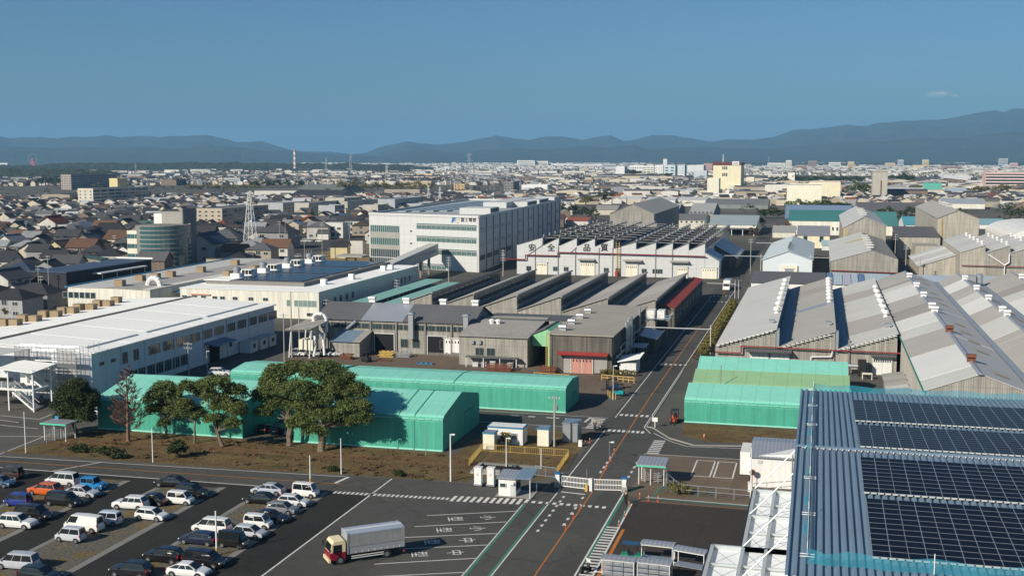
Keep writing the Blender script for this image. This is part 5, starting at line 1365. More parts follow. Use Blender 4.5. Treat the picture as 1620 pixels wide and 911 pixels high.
cars = [
 ('kei', c5(55, 185), 180, (.045, .028, .025), 'dark brown tall small car at the far left edge of the car park'),
 ('hatch', c5(-25, 243), 0, (.06, .12, .2), 'blue grey hatchback cut by the left edge of the photo'),
 ('mini', c5(450, 232), 180, (.62, .63, .63), 'silver white people carrier behind the orange car'),
 ('jimny', c5(682, 268), 0, (.02, .2, .48), 'bright blue boxy off-roader with a black bonnet'),
 ('suv', c5(315, 305), 180, (.55, .11, .02), 'orange hatchback, the only orange car in the car park'),
 ('sedan', c5(590, 322), 0, (.5, .52, .55), 'silver saloon between the bright blue off-roader and the black people carrier'),
 ('mini', c5(455, 388), 0, BLK, 'black people carrier in front of the orange car'),
 ('kei', c5(108, 392), 180, (.02, .035, .22), 'deep blue tall small car behind a long black van'),
 ('mini', c5(222, 492), 0, BLK, 'long black van beside the white off-roader at the left'),
 ('suv', c5(105, 556), 0, WHT, 'white off-roader nose right beside the long black van'),
 ('kei', c5(785, 535), 180, (.5, .58, .66), 'pale blue small van beside the large white van'),
 ('van', c5(608, 580), 180, (.74, .74, .7), 'large white delivery van with a raised roof, rear doors to the right'),
 ('kei', c5(505, 660), 180, (.5, .52, .55), 'silver tall small car in front of the large white delivery van'),
 ('mini', c5(105, 868), 180, (.45, .47, .5), 'silver people carrier alone near the bottom left corner'),
 ('wagon', c5(270, 955), 0, (.01, .018, .018), 'dark green estate car cut by the bottom edge at the left'),
 ('suv', c5(962, 412), 180, WHT, 'white off-roader with black rear window behind the white hatchback'),
 ('sedan', c5(1118, 380), 180, BLK, 'black saloon with a glowing red tail lamp between two white cars'),
 ('hatch', c5(1122, 497), 0, (.76, .76, .74), 'pearl white hatchback nose right at the strip edge'),
 ('sedan', c5(1275, 243), 180, BLK, 'black saloon at the head of the middle strip, by the road'),
 ('kei', c6(148, 378), 0, (.74, .74, .72), 'white boxy small car in the middle strip beside the black saloon group'),
 ('suv', c6(232, 322), 0, BLK, 'black off-roader just beyond the white boxy small car'),
 ('suv', c5(1210, 815), 180, BLK, 'black off-roader with red tail lamp, nose left, beyond the white saloon'),
 ('mini', c6(325, 850), 0, BLK, 'black people carrier with chrome trim next to the white saloon'),
 ('lift', c6(205, 925), 0, (.76, .76, .75), 'white sloping saloon cut by the bottom edge of the photo'),
 ('suv', c5(960, 925), 180, (.012, .012, .014), 'dark off-roader at the bottom edge left of the white saloon'),
 ('wagon', c6(285, 680), 180, (.012, .018, .04), 'navy estate car in front of the white people carrier'),
 ('mini', c6(385, 592), 180, WHT, 'white people carrier behind the navy estate car'),
 ('keivan', c6(550, 705), 0, BLK, 'black boxy small car beside the lamp pole in the near strip'),
 ('hatch', c6(670, 632), 0, (.48, .5, .53), 'silver compact car next to the black boxy small car'),
 ('kei', c6(735, 560), 0, (.72, .73, .72), 'white compact people carrier in the middle of the near strip'),
 ('sedan', c6(822, 512), 0, BLK, 'black saloon behind the white compact people carrier'),
 ('hatch', c6(918, 448), 0, (.2, .2, .22), 'grey compact car in the near strip with sun on its side'),
 ('lift', c6(815, 302), 180, (.42, .46, .52), 'silver blue liftback at the far end of the near strip'),
 ('sedan', c6(755, 372), 180, BLK, 'black saloon, nose left, in front of the silver blue liftback'),
 ('hatch', c6(1005, 393), 0, (.66, .67, .67), 'white compact estate beside the white boxy van'),
 ('keivan', c6(1098, 322), 0, (.76, .76, .74), 'white boxy small van nearest the road at the end of the near strip'),
]
for i, (k, (x, y), rz, col, lab) in enumerate(cars):
 car(k, x, y + .75, R(rz) + R(rnd.uniform(-2.5, 2.5)), col, lab)
x, y = at(348, 594); car('suv', x, y, R(14), WHT, 'white off-roader parked behind the tents before the white factory', 'cars about the factory yard')
x, y = at(152, 656); car('hatch', x, y, R(180), WHT, 'white hatchback half hidden behind the leftmost tree', 'cars about the factory yard')
for i, (px, py, c, l) in enumerate(((392, 697, BLK, 'black car in the shade between the two near tents, left one'), (412, 699, (.02, .03, .06), 'dark blue car in the shade between the two near tents'), (436, 701, SIL, 'silver car in the shade between the two near tents'))):
 x, y = at(px, py); car('hatch', x, y + 6.5, R(90), c, l, 'cars parked between the two near tents')
rowc = [(.3, .3, .3), WHT, BLK, SIL, (.02, .02, .03), WHT, SIL, BLK]
for i in range(7):
 x, y = at(458 + i * 12.0, 563)
 car('hatch', x + 1, y + 1, R(-80), rowc[i], ['grey', 'white', 'black', 'silver', 'inky black', 'second white', 'second silver'][i] + ' car in the row under the dust collector canopy', 'cars in a row beside the dust collector')
# ---- lorry with aluminium wing body
def lorry(x, y, rz, label, cabtop, cabbot, boxm, L=8.5, text_=True, name='lorry'):
 t = thing(name, label, 'lorry', (x, y, 0), rz); ROOT[t.name] = Vector((0, 0, 0))
 w = 1.12; f = L / 2
 cabm = bpy.data.materials
 b = MB()
 b.prism([(f - 1.75, .55), (f - .02, .55), (f, 1.25), (f - .04, 1.42), (f - 1.75, 1.42)], 'y', -w, w, 0)
 b.prism([(f - 1.75, 1.42), (f - .04, 1.42), (f - .28, 2.38), (f - .5, 2.62), (f - 1.6, 2.66), (f - 1.75, 2.5)], 'y', -w + .03, w - .03, 1)
 b.box(f - .08, -w - .02, .35, f + .16, w + .02, .72, 1)
 b.build('cab', [cabbot, cabtop], t)
 g = MB(); g.face([(f - .045, -w + .15, 1.5), (f - .045, w - .15, 1.5), (f - .245, w - .2, 2.3), (f - .245, -w + .2, 2.3)]).xf(Matrix.Translation((.03, 0, .01))); g.build('windscreen', M['carglass'], t)
 for s in (-1, 1):
  yy = s * (w - .02)
  MB().face([(f - 1.35, yy, 1.35), (f - .3, yy, 1.2), (f - .42, yy, 2.25), (f - 1.35, yy, 2.25)]).build('door_window', M['carglass'], t)
  MB().box(f + .1, s * .85 - .18, .5, f + .18, s * .85 + .18, .66).build('headlight', M['lamp'], t)
  b = MB(); b.tube((f - .1, s * w, 2.3), (f + .12, s * (w + .32), 2.2), .025, n=4); b.box(f + .02, s * (w + .3) - .12, 1.65, f + .14, s * (w + .3) + .12, 2.2); b.build('mirror', M['black'], t)
 x0, x1 = -f, f - 1.95
 b = MB(); b.box(x0, -w - .03, 1.12, x1, w + .03, 3.25)
 b.build('cargo_box', boxm, t)
 n = 5
 for s in (-1, 1):
  for k in range(n):
   a = x0 + .1 + (x1 - x0 - .2) * k / n; c = x0 + .1 + (x1 - x0 - .2) * (k + 1) / n
   MB().box(a + .02, s * (w + .03) - .02, 1.95, c - .02, s * (w + .03) + .02, 3.15).build('side_panel', M['alu_panel'], t)
  b = MB()
  for xx in (x0 + .05, x1 - .05): b.box(xx - .07, s * (w + .04) - .05, 1.1, xx + .07, s * (w + .04) + .05, 3.4)
  for z in (1.12, 1.9, 3.2): b.box(x0, s * (w + .035) - .03, z - .05, x1, s * (w + .035) + .03, z + .05)
  b.build('corner_rail', M['steel'], t)
  for z in (.55, .78): MB().bar((-f + 2.4, s * w, z), (f - 2.4, s * w, z), .05, .09).build('side_guard', M['steel_w'], t)
  for a in range(8): MB().box(x0 + .5 + a * .72, s * (w + .05) - .02, 1.15, x0 + .58 + a * .72, s * (w + .05) + .02, 1.3).build('latch', M['steel_w'], t)
 b = MB(); b.prism([(-w - .05, 3.25), (w + .05, 3.25), (w + .03, 3.36), (.16, 3.42), (-.16, 3.42), (-w - .03, 3.36)], 'x', x0, x1); b.build('roof', M['alu_roof'], t)
 for s in (-.14, .14): MB().box(x0, s - .03, 3.41, x1, s + .03, 3.47).build('roof_rail', M['steel_w'], t)
 MB().box(-f + .2, -.45, .6, f - 1.2, .45, 1.1).build('chassis', M['black'], t)
 MB().box(-f - .05, -w, .45, -f + .1, w, .62).build('rear_bumper', M['red'], t)
 for xx, ww in ((f - 1.15, .24), (-f + 2.05, .5)):
  for s in (-1, 1):
   o = MB().tube((0, -ww / 2, 0), (0, ww / 2, 0), .48, n=16).build('wheel', M['tyre'], t); o.location = (xx, s * (w - ww / 2 + .02), .48)
   r = MB().tube((0, -ww / 2 - .01, 0), (0, ww / 2 + .01, 0), .27, n=12).build('rim', M['rim'], o)
 return t
M['alu_panel'] = mat('alu_panel', (.5, .51, .5), .32, .22, .9, metal=.55, fine=.12)
M['alu_box'] = mat('alu_box', (.42, .44, .46), .45, .08, .6, metal=.4)
M['alu_roof'] = mat('alu_roof', (.36, .42, .5), .5, .08, .6, metal=.2)
M['cab_cream'] = mat('cab_cream', (.72, .62, .38), .4, .04); M['cab_red'] = mat('cab_red', (.24, .012, .03), .35, .05)
lorry(-47.75, 117.3, R(219), 'lorry with a cream and dark red cab and a silver box body', M['cab_cream'], M['cab_red'], M['alu_box'])
x, y = at(1149, 460); lorry(x, y + 4, R(-91), 'white lorry coming down the main road far away', M['steel_w'], M['steel_w'], M['white'], 8.0, False)
# ---- forklifts, tow tractor, trolleys
def forklift(x, y, rz, label, col, name='forklift'):
 t = thing(name, label, 'forklift', (x, y, 0), rz, 'forklifts at work in the yard'); ROOT[t.name] = Vector((0, 0, 0))
 b = MB(); b.prism([(-1.2, .35), (.9, .35), (.9, .75), (.3, .85), (-.1, .7), (-.4, 1.1), (-1.15, 1.15), (-1.3, .8)], 'y', -.55, .55); b.build('body', M['paint'], t, color=col)
 b = MB()
 for s in (-.5, .5):
  b.bar((.75, s, .75), (.55, s, 2.15), .08, .08); b.bar((-1.05, s, 1.1), (-.85, s, 2.15), .08, .08)
 b.box(-1.0, -.56, 2.13, .65, .56, 2.2); b.build('overhead_guard', M['black'], t)
 b = MB()
 for s in (-.32, .32): b.box(.98, s - .07, .1, 1.12, s + .07, 2.1); b.box(1.12, s - .06, .08, 2.15, s + .06, .14)
 b.build('mast', M['black'], t)
 b = MB(); b.box(-.55, -.28, .95, -.1, .28, 1.1); b.box(-.62, -.28, 1.05, -.5, .28, 1.55); b.build('seat', M['black'], t)
 for xx, r in ((.6, .34), (-.8, .28)):
  for s in (-1, 1):
   o = MB().tube((0, -.1, 0), (0, .1, 0), r, n=12).build('wheel', M['tyre'], t); o.location = (xx, s * .52, r)
 return t
x, y = at(1066, 670); forklift(x, y + .8, R(-95), 'orange forklift facing the road beside the near right tent', (.5, .08, .03))
x, y = at(976, 627); forklift(x, y + .8, R(170), 'turquoise forklift by the yellow bollards', (.01, .28, .3))
x, y = at(966, 619); forklift(x, y + 1.6, R(200), 'dark blue forklift behind the turquoise one', (.01, .05, .16))
x, y = at(577, 573); forklift(x, y + .8, R(150), 'dark forklift alone on the brown yard near the tent roof', (.02, .025, .03))
def trolley(x, y, rz, label, full):
 t = thing('roofed_trolley', label, 'trolley', (x, y, 0), rz, 'roofed steel trolleys in the service yard'); ROOT[t.name] = Vector((0, 0, 0))
 l, w = 1.75, .75
 MB().box(-l, -w, .28, l, w, .36).build('deck', M['steel'], t)
 MB().prism([(-w - .08, 2.05), (w + .08, 2.05), (w + .08, 2.11), (0, 2.2), (-w - .08, 2.11)], 'x', -l - .1, l + .1).build('roof', M['zinc_roof'], t)
 for xx in (-l + .05, l - .05):
  for s in (-1, 1): MB().bar((xx, s * (w - .05), .3), (xx, s * (w - .05), 2.06), .07, .07).build('post', M['steel_w'], t)
 for s in (-1, 1): MB().bar((-l, s * (w - .05), 1.95), (l, s * (w - .05), 1.95), .06, .1).build('rail', M['steel_w'], t)
 MB().bar((-l, 0, .35), (-l - 1.0, 0, .3), .07, .07).build('drawbar', M['steel_w'], t)
 for xx in (-l + .4, l - .4):
  for s in (-1, 1):
   o = MB().tube((0, -.06, 0), (0, .06, 0), .16, n=10).build('wheel', M['tyre'], t); o.location = (xx, s * (w - .1), .16)
 if full:
  for i in range(3):
   for z in (.4, .92, 1.44):
    b = MB(); a = -l + .12 + i * 1.13
    b.box(a, -w + .08, z, a + 1.05, w - .1, z + .06); b.box(a, -w + .06, z, a + 1.05, -w + .1, z + .42); b.box(a + .15, -w + .02, z + .15, a + .8, -w + .06, z + .3)
    b.build('crate', M['steel'], t)
 return t
x, y = at(1040, 890); trolley(x, y + .5, R(-4), 'empty roofed trolley standing right behind the green tow tractor', False)
x, y = at(1092, 901); trolley(x, y + .5, R(-14), 'empty roofed trolley turned beside the hung white canopy', False)
x, y = at(980, 911); trolley(x, y - .2, R(-3), 'loaded roofed trolley next to the orange bar at the bottom edge', True)
x, y = at(1036, 916); trolley(x, y - .2, R(-4), 'loaded roofed trolley at the bottom edge, right one', True)
t = thing('tow_tractor', 'green tow tractor with a dark blue roof in the service yard', 'tow tractor', (*at(1000, 887), 0), R(0)); ROOT[t.name] = Vector((0, 0, 0))
b = MB(); b.prism([(-1.2, .3), (1.1, .3), (1.15, .7), (.5, .95), (.2, .6), (-.3, .6), (-.4, .85), (-1.2, .85)], 'y', -.5, .5); b.build('body', M['paint'], t, color=(.01, .3, .12))
b = MB()
for xx in (-.95, .55):
 for s in (-.45, .45): b.bar((xx, s, .7), (xx, s, 2.0), .06, .06)
build_each(b, 'post', M['black'], t); MB().box(-1.1, -.55, 2.0, .75, .55, 2.08).build('roof', M['paint'], t, color=(.02, .06, .12))
b = MB(); b.box(-.4, -.3, .85, .05, .3, 1.0); b.box(-.5, -.3, .9, -.38, .3, 1.4); b.build('seat', M['black'], t)
for xx in (-.8, .75):
 for s in (-1, 1): o = MB().tube((0, -.1, 0), (0, .1, 0), .25, n=12).build('wheel', M['tyre'], t); o.location = (xx, s * .48, .25)
t = thing('scooter', 'motor scooter with a white windshield at the bottom edge beside the crossing stripes', 'scooter', (*at(927, 905), 0), R(60)); ROOT[t.name] = Vector((0, 0, 0))
b = MB(); b.prism([(-.75, .4), (-.2, .3), (.3, .3), (.55, .9), (.48, .95), (.2, .45), (-.15, .45), (-.2, .75), (-.8, .78)], 'y', -.18, .18); b.build('body', M['black'], t)
MB().face([(.5, -.3, .9), (.5, .3, .9), (.3, .27, 1.5), (.3, -.27, 1.5)]).build('windshield', M['white'], t)
b = MB(); b.tube((.45, -.34, 1.0), (.45, .34, 1.0), .03); b.tube((.62, 0, .3), (.42, 0, 1.0), .04); b.build('handlebar', M['steel'], t)
for xx in (-.6, .65): o = MB().tube((0, -.05, 0), (0, .05, 0), .25, n=14).build('wheel', M['tyre'], t); o.location = (xx, 0, .25)
# ------------------------------------------------------------------ people
def skin_chain(name, verts, edges, radii, m, parent, root=0, sub=1):
 me = bpy.data.meshes.new(name); me.from_pydata(verts, edges, [])
 o = bpy.data.objects.new(name, me); COL.objects.link(o)
 md = o.modifiers.new('s', 'SKIN'); md.use_smooth_shade = True
 sv = me.skin_vertices[0].data
 for i, r in enumerate(radii): sv[i].radius = (r, r) if not isinstance(r, tuple) else r
 sv[root].use_root = True
 if sub: o.modifiers.new('u', 'SUBSURF').levels = sub; o.modifiers['u'].render_levels = sub
 bpy.context.view_layer.update()
 dg = bpy.context.evaluated_depsgraph_get()
 m2 = bpy.data.meshes.new_from_object(o.evaluated_get(dg)); m2.materials.clear(); m2.materials.append(m)
 bpy.data.objects.remove(o)
 m2.name = name
 return link(name, m2, parent)
M['skin'] = mat('skin', (.42, .25, .17), .6, .04); M['hair'] = mat('hair', (.012, .01, .009), .6, .1)
def person(x, y, rz, label, top, bottom, stride=.28, sit=False, group=None, z=0.0, arms=None, hair='hair'):
 t = thing('person', label, 'person', (x, y, z), rz, group); ROOT[t.name] = Vector((0, 0, 0))
 h0 = .95 if not sit else .82
 if sit: legs = {s: [(0.02, s * .1, h0), (.42, s * .17, h0 - .06), (.36, s * .17, h0 - .48), (.5, s * .17, h0 - .52)] for s in (1, -1)}
 else: legs = {s: [(0, s * .1, h0), (s * stride * .5 + .04, s * .1, .5), (s * stride if s > 0 else -stride * 1.1, s * .1, .08), ((s * stride if s > 0 else -stride * 1.1) + .15, s * .11, .035)] for s in (1, -1)}
 tz = h0
 sh = {s: [(0, s * .08, tz + .48), (0, s * .2, tz + .47)] + ([(.22, s * .26, tz + .22), (.5, s * .24, tz + .25)] if sit else [(-s * .12, s * .25, tz + .2), (-s * .1 + .12 * (1 if s < 0 else .4), s * .25, tz - .04)]) for s in (1, -1)}
 V = [(0, 0, tz), (0, 0, tz + .22), (0, 0, tz + .45), (0.01, 0, tz + .55), (.03, 0, tz + .64)]; E = [(0, 1), (1, 2), (2, 3), (3, 4)]; Rr = [(.15, .11), (.14, .1), (.16, .1), .055, .06]
 for s in (1, -1):
  n = len(V); V += legs[s]; E += [(0, n), (n, n + 1), (n + 1, n + 2), (n + 2, n + 3)]; Rr += [.095, .062, .042, .035]
  n = len(V); V += sh[s][1:]; E += [(2, n), (n, n + 1), (n + 1, n + 2)]; Rr += [.06, .045, .032]
 n = len(V); V += [(.04, 0, tz + .72), (.03, 0, tz + .8), (.12, 0, tz + .71), (.09, 0, tz + .64)]; E += [(4, n), (n, n + 1), (n, n + 2), (n, n + 3)]; Rr += [.098, .085, .02, .05]
 for s in (1, -1):
  n = len(V); V += [(.03, s * .1, tz + .72)]; E += [([i for i, v in enumerate(V) if v == (.04, 0, tz + .72)][0], n)]; Rr += [.022]
 body = skin_chain('body', V, E, Rr, M['skin'], t)
 for s in (1, -1):       # hands: palm with five curled fingers
  w0 = Vector(sh[s][-1]); d = (w0 - Vector(sh[s][-2])).normalized(); sd = Vector((1, 0, 0)) if not sit else Vector((0, 0, 1)); sd = (sd - d * sd.dot(d)).normalized(); nn = d.cross(sd)
  hv, he, hr = [tuple(w0), tuple(w0 + d * .09)], [(0, 1)], [.028, .034]
  for k in range(4):
   o_ = (k - 1.5) * .019; ln = (.062, .072, .068, .052)[k]; b0 = w0 + d * .1 + sd * o_; k1 = b0 + d * ln * .6 + nn * (.012 * s); k2 = k1 + d * ln * .3 + nn * (.03 * s)
   i0 = len(hv); hv += [tuple(b0), tuple(k1), tuple(k2)]; he += [(1, i0), (i0, i0 + 1), (i0 + 1, i0 + 2)]; hr += [.0095, .009, .008]
  i0 = len(hv); hv += [tuple(w0 + d * .04 + sd * .04), tuple(w0 + d * .085 + sd * .062)]; he += [(0, i0), (i0, i0 + 1)]; hr += [.011, .009]
  skin_chain('hand', hv, he, hr, M['skin'], t, sub=0)
 V, E, Rr = [(0, 0, tz - .04), (0, 0, tz + .22), (0, 0, tz + .45), (0.005, 0, tz + .53)], [(0, 1), (1, 2), (2, 3)], [(.175, .13), (.165, .125), (.18, .12), .075]
 for s in (1, -1):
  n = len(V); a = sh[s]; e = tuple(a[2][j] + (a[3][j] - a[2][j]) * .88 for j in range(3)); V += [a[1], a[2], e]; E += [(2, n), (n, n + 1), (n + 1, n + 2)]; Rr += [.078, .062, .05]
 skin_chain('jacket', V, E, Rr, top, t, root=1)
 V, E, Rr = [(0, 0, tz + .02)], [], [(.155, .12)]
 for s in (1, -1):
  n = len(V); V += legs[s][:3]; E += [(0, n), (n, n + 1), (n + 1, n + 2)]; Rr += [.11, .082, .062]
 skin_chain('trousers', V, E, Rr, bottom, t)
 for s in (1, -1):
  a = Vector(legs[s][2]); b_ = Vector(legs[s][3]); skin_chain('shoe', [tuple(a + Vector((-.03, 0, -.03))), tuple(b_ + Vector((0, 0, .005)))], [(0, 1)], [.05, .045], M['black'], t, sub=0)
 b = MB()
 for i in range(5):
  for j in range(10):
   def q(i, j):
    th = .12 + i * .36; ph = 2 * math.pi * j / 10
    return (.022 + .105 * math.sin(th) * math.cos(ph) - .012 * i * .5, .092 * math.sin(th) * math.sin(ph), tz + .765 + .1 * math.cos(th))
   if i >= 3 and (j < 3 or j > 6): continue
   b.face([q(i, j), q(i + 1, j), q(i + 1, j + 1), q(i, j + 1)])
 b.build('hair' if hair == 'hair' else 'helmet', M[hair], t)
 return t
navy = mat('navy_cloth', (.012, .014, .02), .9, .1); blk = mat('black_cloth', (.014, .014, .015), .9, .1); bluec = mat('blue_cloth', (.02, .05, .14), .9, .1); greyc = mat('grey_cloth', (.25, .26, .28), .9, .1)
x, y = at(990, 797); person(x, y, R(95), 'person in dark clothes walking through the footpath gap beside the gate', navy, blk)
x, y = at(66, 637); person(x, y, R(-70), 'person in a blue jacket at the foot of the stair tower', bluec, greyc)
for i, (px, py) in enumerate(((941, 680), (949, 680))):
 x, y = at(px, py)
 bk = thing('motorcycle', 'motorcycle waiting at the crossing stripes, %s of the pair' % ('left', 'right')[i], 'motorcycle', (x, y, 0), R(-75), 'pair of motorcycles at the side road crossing'); ROOT[bk.name] = Vector((0, 0, 0))
 b = MB(); b.prism([(-.7, .75), (-.2, .7), (.35, .85), (.4, .6), (.1, .35), (-.2, .35)], 'y', -.13, .13); b.build('body', M['steel_w'] if i else M['black'], bk)
 b = MB(); b.tube((.7, 0, .3), (.42, 0, 1.05), .04); b.tube((.42, -.35, 1.05), (.42, .35, 1.05), .025); b.build('handlebar', M['steel'], bk)
 for xx in (-.62, .7): o = MB().tube((0, -.06, 0), (0, .06, 0), .3, n=14).build('wheel', M['tyre'], bk); o.location = (xx, 0, .3)
 person(x, y, R(-75), 'rider in %s clothes seated on the %s motorcycle at the crossing' % (('black', 'grey')[i], ('left', 'right')[i]), (blk, greyc)[i], blk, sit=True, hair='steel_w')
# ------------------------------------------------------------------ trees and shrubs
def foliage(name, parent, clumps, nsub, nleaf, size, m, seed=1, rsub=.55, shell=.55, kind=None):
 """a crown of many small leaf faces gathered in tufts; clumps = [(x, y, z, rx, ry, rz)] in world metres"""
 g = np.random.default_rng(seed)
 vol = np.array([c[3] * c[4] * c[5] for c in clumps]) ** .72; vol = vol / vol.sum()
 cl = np.array(clumps, float)
 idx = g.choice(len(clumps), nsub, p=vol)
 d = g.normal(size=(nsub, 3)); d /= np.linalg.norm(d, axis=1)[:, None]
 d[:, 2] = np.where(d[:, 2] < -.45, -d[:, 2] * .7, d[:, 2])
 r = shell + (1 - shell) * g.random(nsub) ** .6
 cen = cl[idx, :3] + d * r[:, None] * cl[idx, 3:]
 rs = rsub * (.6 + .8 * g.random(nsub))
 o = g.normal(size=(nsub, nleaf, 3)); o /= np.linalg.norm(o, axis=2)[:, :, None]
 o *= (g.random((nsub, nleaf, 1)) ** .5) * rs[:, None, None]; o[:, :, 2] *= .62
 P = (cen[:, None, :] + o).reshape(-1, 3)
 n = len(P)
 a = g.normal(size=(n, 3)); a[:, 2] *= .45; a /= np.linalg.norm(a, axis=1)[:, None]
 b = np.cross(a, g.normal(size=(n, 3))); b[:, 2] *= .6; b /= np.linalg.norm(b, axis=1)[:, None] + 1e-9
 s = size * (.6 + .8 * g.random((n, 1)))
 V = np.stack([P - a * s, P - b * s * .55, P + a * s, P + b * s * .55], 1).reshape(-1, 3)
 off = np.array(ROOT.get(parent.name, Vector((0, 0, 0)))) if parent is not None else np.zeros(3)
 V = V - off
 me = bpy.data.meshes.new(name)
 me.vertices.add(4 * n); me.vertices.foreach_set('co', V.astype(np.float32).ravel())
 me.loops.add(4 * n); me.loops.foreach_set('vertex_index', np.arange(4 * n, dtype=np.int32))
 me.polygons.add(n); me.polygons.foreach_set('loop_start', np.arange(0, 4 * n, 4, dtype=np.int32)); me.polygons.foreach_set('loop_total', np.full(n, 4, np.int32))
 me.materials.append(m); me.update(calc_edges=True); me.validate()
 ob = link(name, me, parent)
 if kind: ob['kind'] = kind
 return ob
def limb(b, p, q, r0, r1, rr, n=4):
 "crooked tapered limb"
 p, q = Vector(p), Vector(q); L = (q - p).length; last = p; lr = r0
 for i in range(1, n + 1):
  t = i / n; c = p.lerp(q, t) + (Vector((rr.uniform(-1, 1), rr.uniform(-1, 1), rr.uniform(-.4, .6))) * L * .05 if i < n else Vector())
  r = r0 + (r1 - r0) * t; b.tube(last, c, lr, r, 7, cap=False); last, lr = c, r
 return last
def tree(px, py, blobs, label, leafm='leaf', seed=1, nsub=150, nleaf=46, size=.2, fork=.3, r0=.38, stems=1, rsub=.6, cat='tree', name='broadleaf_tree', group='broadleaf trees along the dirt strip'):
 x, y = at(px, py); k = y / FPX * 1.03
 t = thing(name, label, cat, (x, y, 0), 0, group)
 rr = random.Random(seed)
 cl = []
 for cx, cy, rx, ry in blobs:
  X, Z = onY(cx, cy, y); cl.append((X, y + rr.uniform(-.8, .8) * rx * k * .9, Z, rx * k * 1.2, rx * k * 1.05, ry * k * 1.26))
 top = max(c[2] + c[5] for c in cl); b = MB()
 for s in range(stems):
  ang = rr.uniform(0, 6.28)
  fz = top * fork; fx = x + (rr.uniform(-.8, .8) if stems > 1 else rr.uniform(-.3, .3))
  b.tube((x + .25 * s, y, -.1), (x + .25 * s, y, .35), r0 * 1.35, r0, 9, cap=False)
  f = limb(b, (x + .25 * s, y, .3), (fx, y + rr.uniform(-.3, .3), fz), r0, r0 * .7, rr, 3)
  for i, c in enumerate(cl):
   if stems > 1 and i % stems != s: continue
   q = Vector(c[:3]) + Vector((0, 0, -c[5] * .3))
   e = limb(b, f, q, r0 * .5, r0 * .16, rr, 5)
   for j in range(5):
    d = Vector((rr.uniform(-1, 1) * c[3], rr.uniform(-1, 1) * c[4], rr.uniform(-.2, .8) * c[5])) * .85
    limb(b, f.lerp(q, rr.uniform(.55, 1)), Vector(c[:3]) + d, r0 * .16, .02, rr, 3)
 b.build('trunk', M['bark'], t, smooth=True)
 foliage('crown', t, cl, int(nsub * 5), nleaf, size * .68, M[leafm], seed, rsub * .85, .3)
 return t
tree(119, 686, [(121, 622, 26, 18), (100, 640, 18, 14), (143, 635, 17, 20), (118, 652, 30, 18), (97, 663, 13, 9), (140, 658, 16, 12), (128, 608, 16, 10)], 'dense dark green round tree beside the stair tower, leftmost of the row', 'leaf_d', 3, 330, 44, .19, .22, .3, 2, .7)
tree(262, 692, [(258, 616, 20, 12), (242, 632, 17, 13), (272, 630, 15, 12), (252, 650, 22, 12), (274, 650, 12, 9), (236, 648, 10, 8), (262, 668, 9, 7)], 'slim broadleaf tree right of the bare reddish tree', 'leaf', 5, 170, 40, .18, .3, .2)
tree(308, 701, [(300, 612, 14, 11), (318, 622, 16, 12), (296, 640, 14, 11), (312, 655, 14, 10), (286, 656, 10, 7)], 'slender broadleaf tree between the slim tree and the wide spreading one', 'leaf', 8, 120, 40, .18, .35, .18)
tree(350, 707, [(345, 606, 24, 12), (368, 622, 20, 14), (332, 630, 16, 12), (352, 644, 26, 13), (378, 648, 14, 14), (340, 662, 14, 9), (372, 668, 16, 9), (326, 608, 12, 9)], 'spreading broadleaf tree with forked trunk in the middle of the row', 'leaf', 13, 230, 42, .18, .22, .26, 2)
tree(457, 704, [(440, 590, 22, 14), (462, 585, 20, 12), (425, 608, 20, 13), (448, 614, 24, 14), (412, 628, 18, 12), (436, 640, 22, 12), (460, 640, 18, 12), (420, 650, 14, 8)], 'tall broadleaf tree standing just left of the largest tree', 'leaf', 17, 280, 44, .19, .3, .3, 2)
tree(507, 713, [(500, 592, 32, 17), (530, 605, 26, 16), (555, 622, 24, 14), (480, 615, 28, 16), (515, 628, 34, 17), (560, 645, 26, 14), (487, 645, 22, 14), (520, 655, 22, 12), (572, 660, 18, 12), (480, 668, 22, 12), (500, 680, 18, 10), (548, 668, 14, 8), (575, 640, 12, 8)], 'largest broadleaf tree of the row, its shadow falling on the green tent', 'leaf', 23, 470, 46, .19, .26, .45, 2, .75)
x, y = at(203, 698)
t = thing('bare_tree', 'bare winter tree with a haze of reddish brown twigs beside the dark round tree', 'tree', (x, y, 0))
rr = random.Random(5); b = MB(); tw = []
H_ = onY(203, 575, y)[1]
b.tube((x, y, -.1), (x, y, .4), .42, .3, 9, cap=False); last = Vector((x, y, .3))
main = [Vector((x, y, .3))]
for i in range(1, 9): main.append(Vector((x + rr.uniform(-.12, .12), y, .3 + (H_ - .8) * i / 8)))
for i in range(8): b.tube(main[i], main[i + 1], .3 * (1 - i / 9), .3 * (1 - (i + 1) / 9), 7, cap=False)
def sub(p, d, L, r, dep):
 q = p + d * L; b.tube(p, q, max(r, .016), max(r * .55, .014), 5 if dep > 1 else 3, cap=False)
 if dep == 0: return
 for k in range(5 if dep > 1 else 6):
  dd = (d + Vector((rr.uniform(-.75, .75), rr.uniform(-.75, .75), rr.uniform(-.1, .6)))).normalized()
  sub(p + d * L * rr.uniform(.35, 1), dd, L * rr.uniform(.45, .7), r * .5, dep - 1)
for i in range(46):
 t_ = .12 + .86 * i / 46; z = .3 + (H_ - .8) * t_; a = i * 2.4
 Lb_ = (1 - t_) ** .75 * 2.9 + .6
 sub(Vector((x, y, z)), Vector((math.cos(a), math.sin(a), .42)).normalized(), Lb_ * .62, .05 * (1.2 - t_), 3)
b.build('trunk', M['twig'], t)
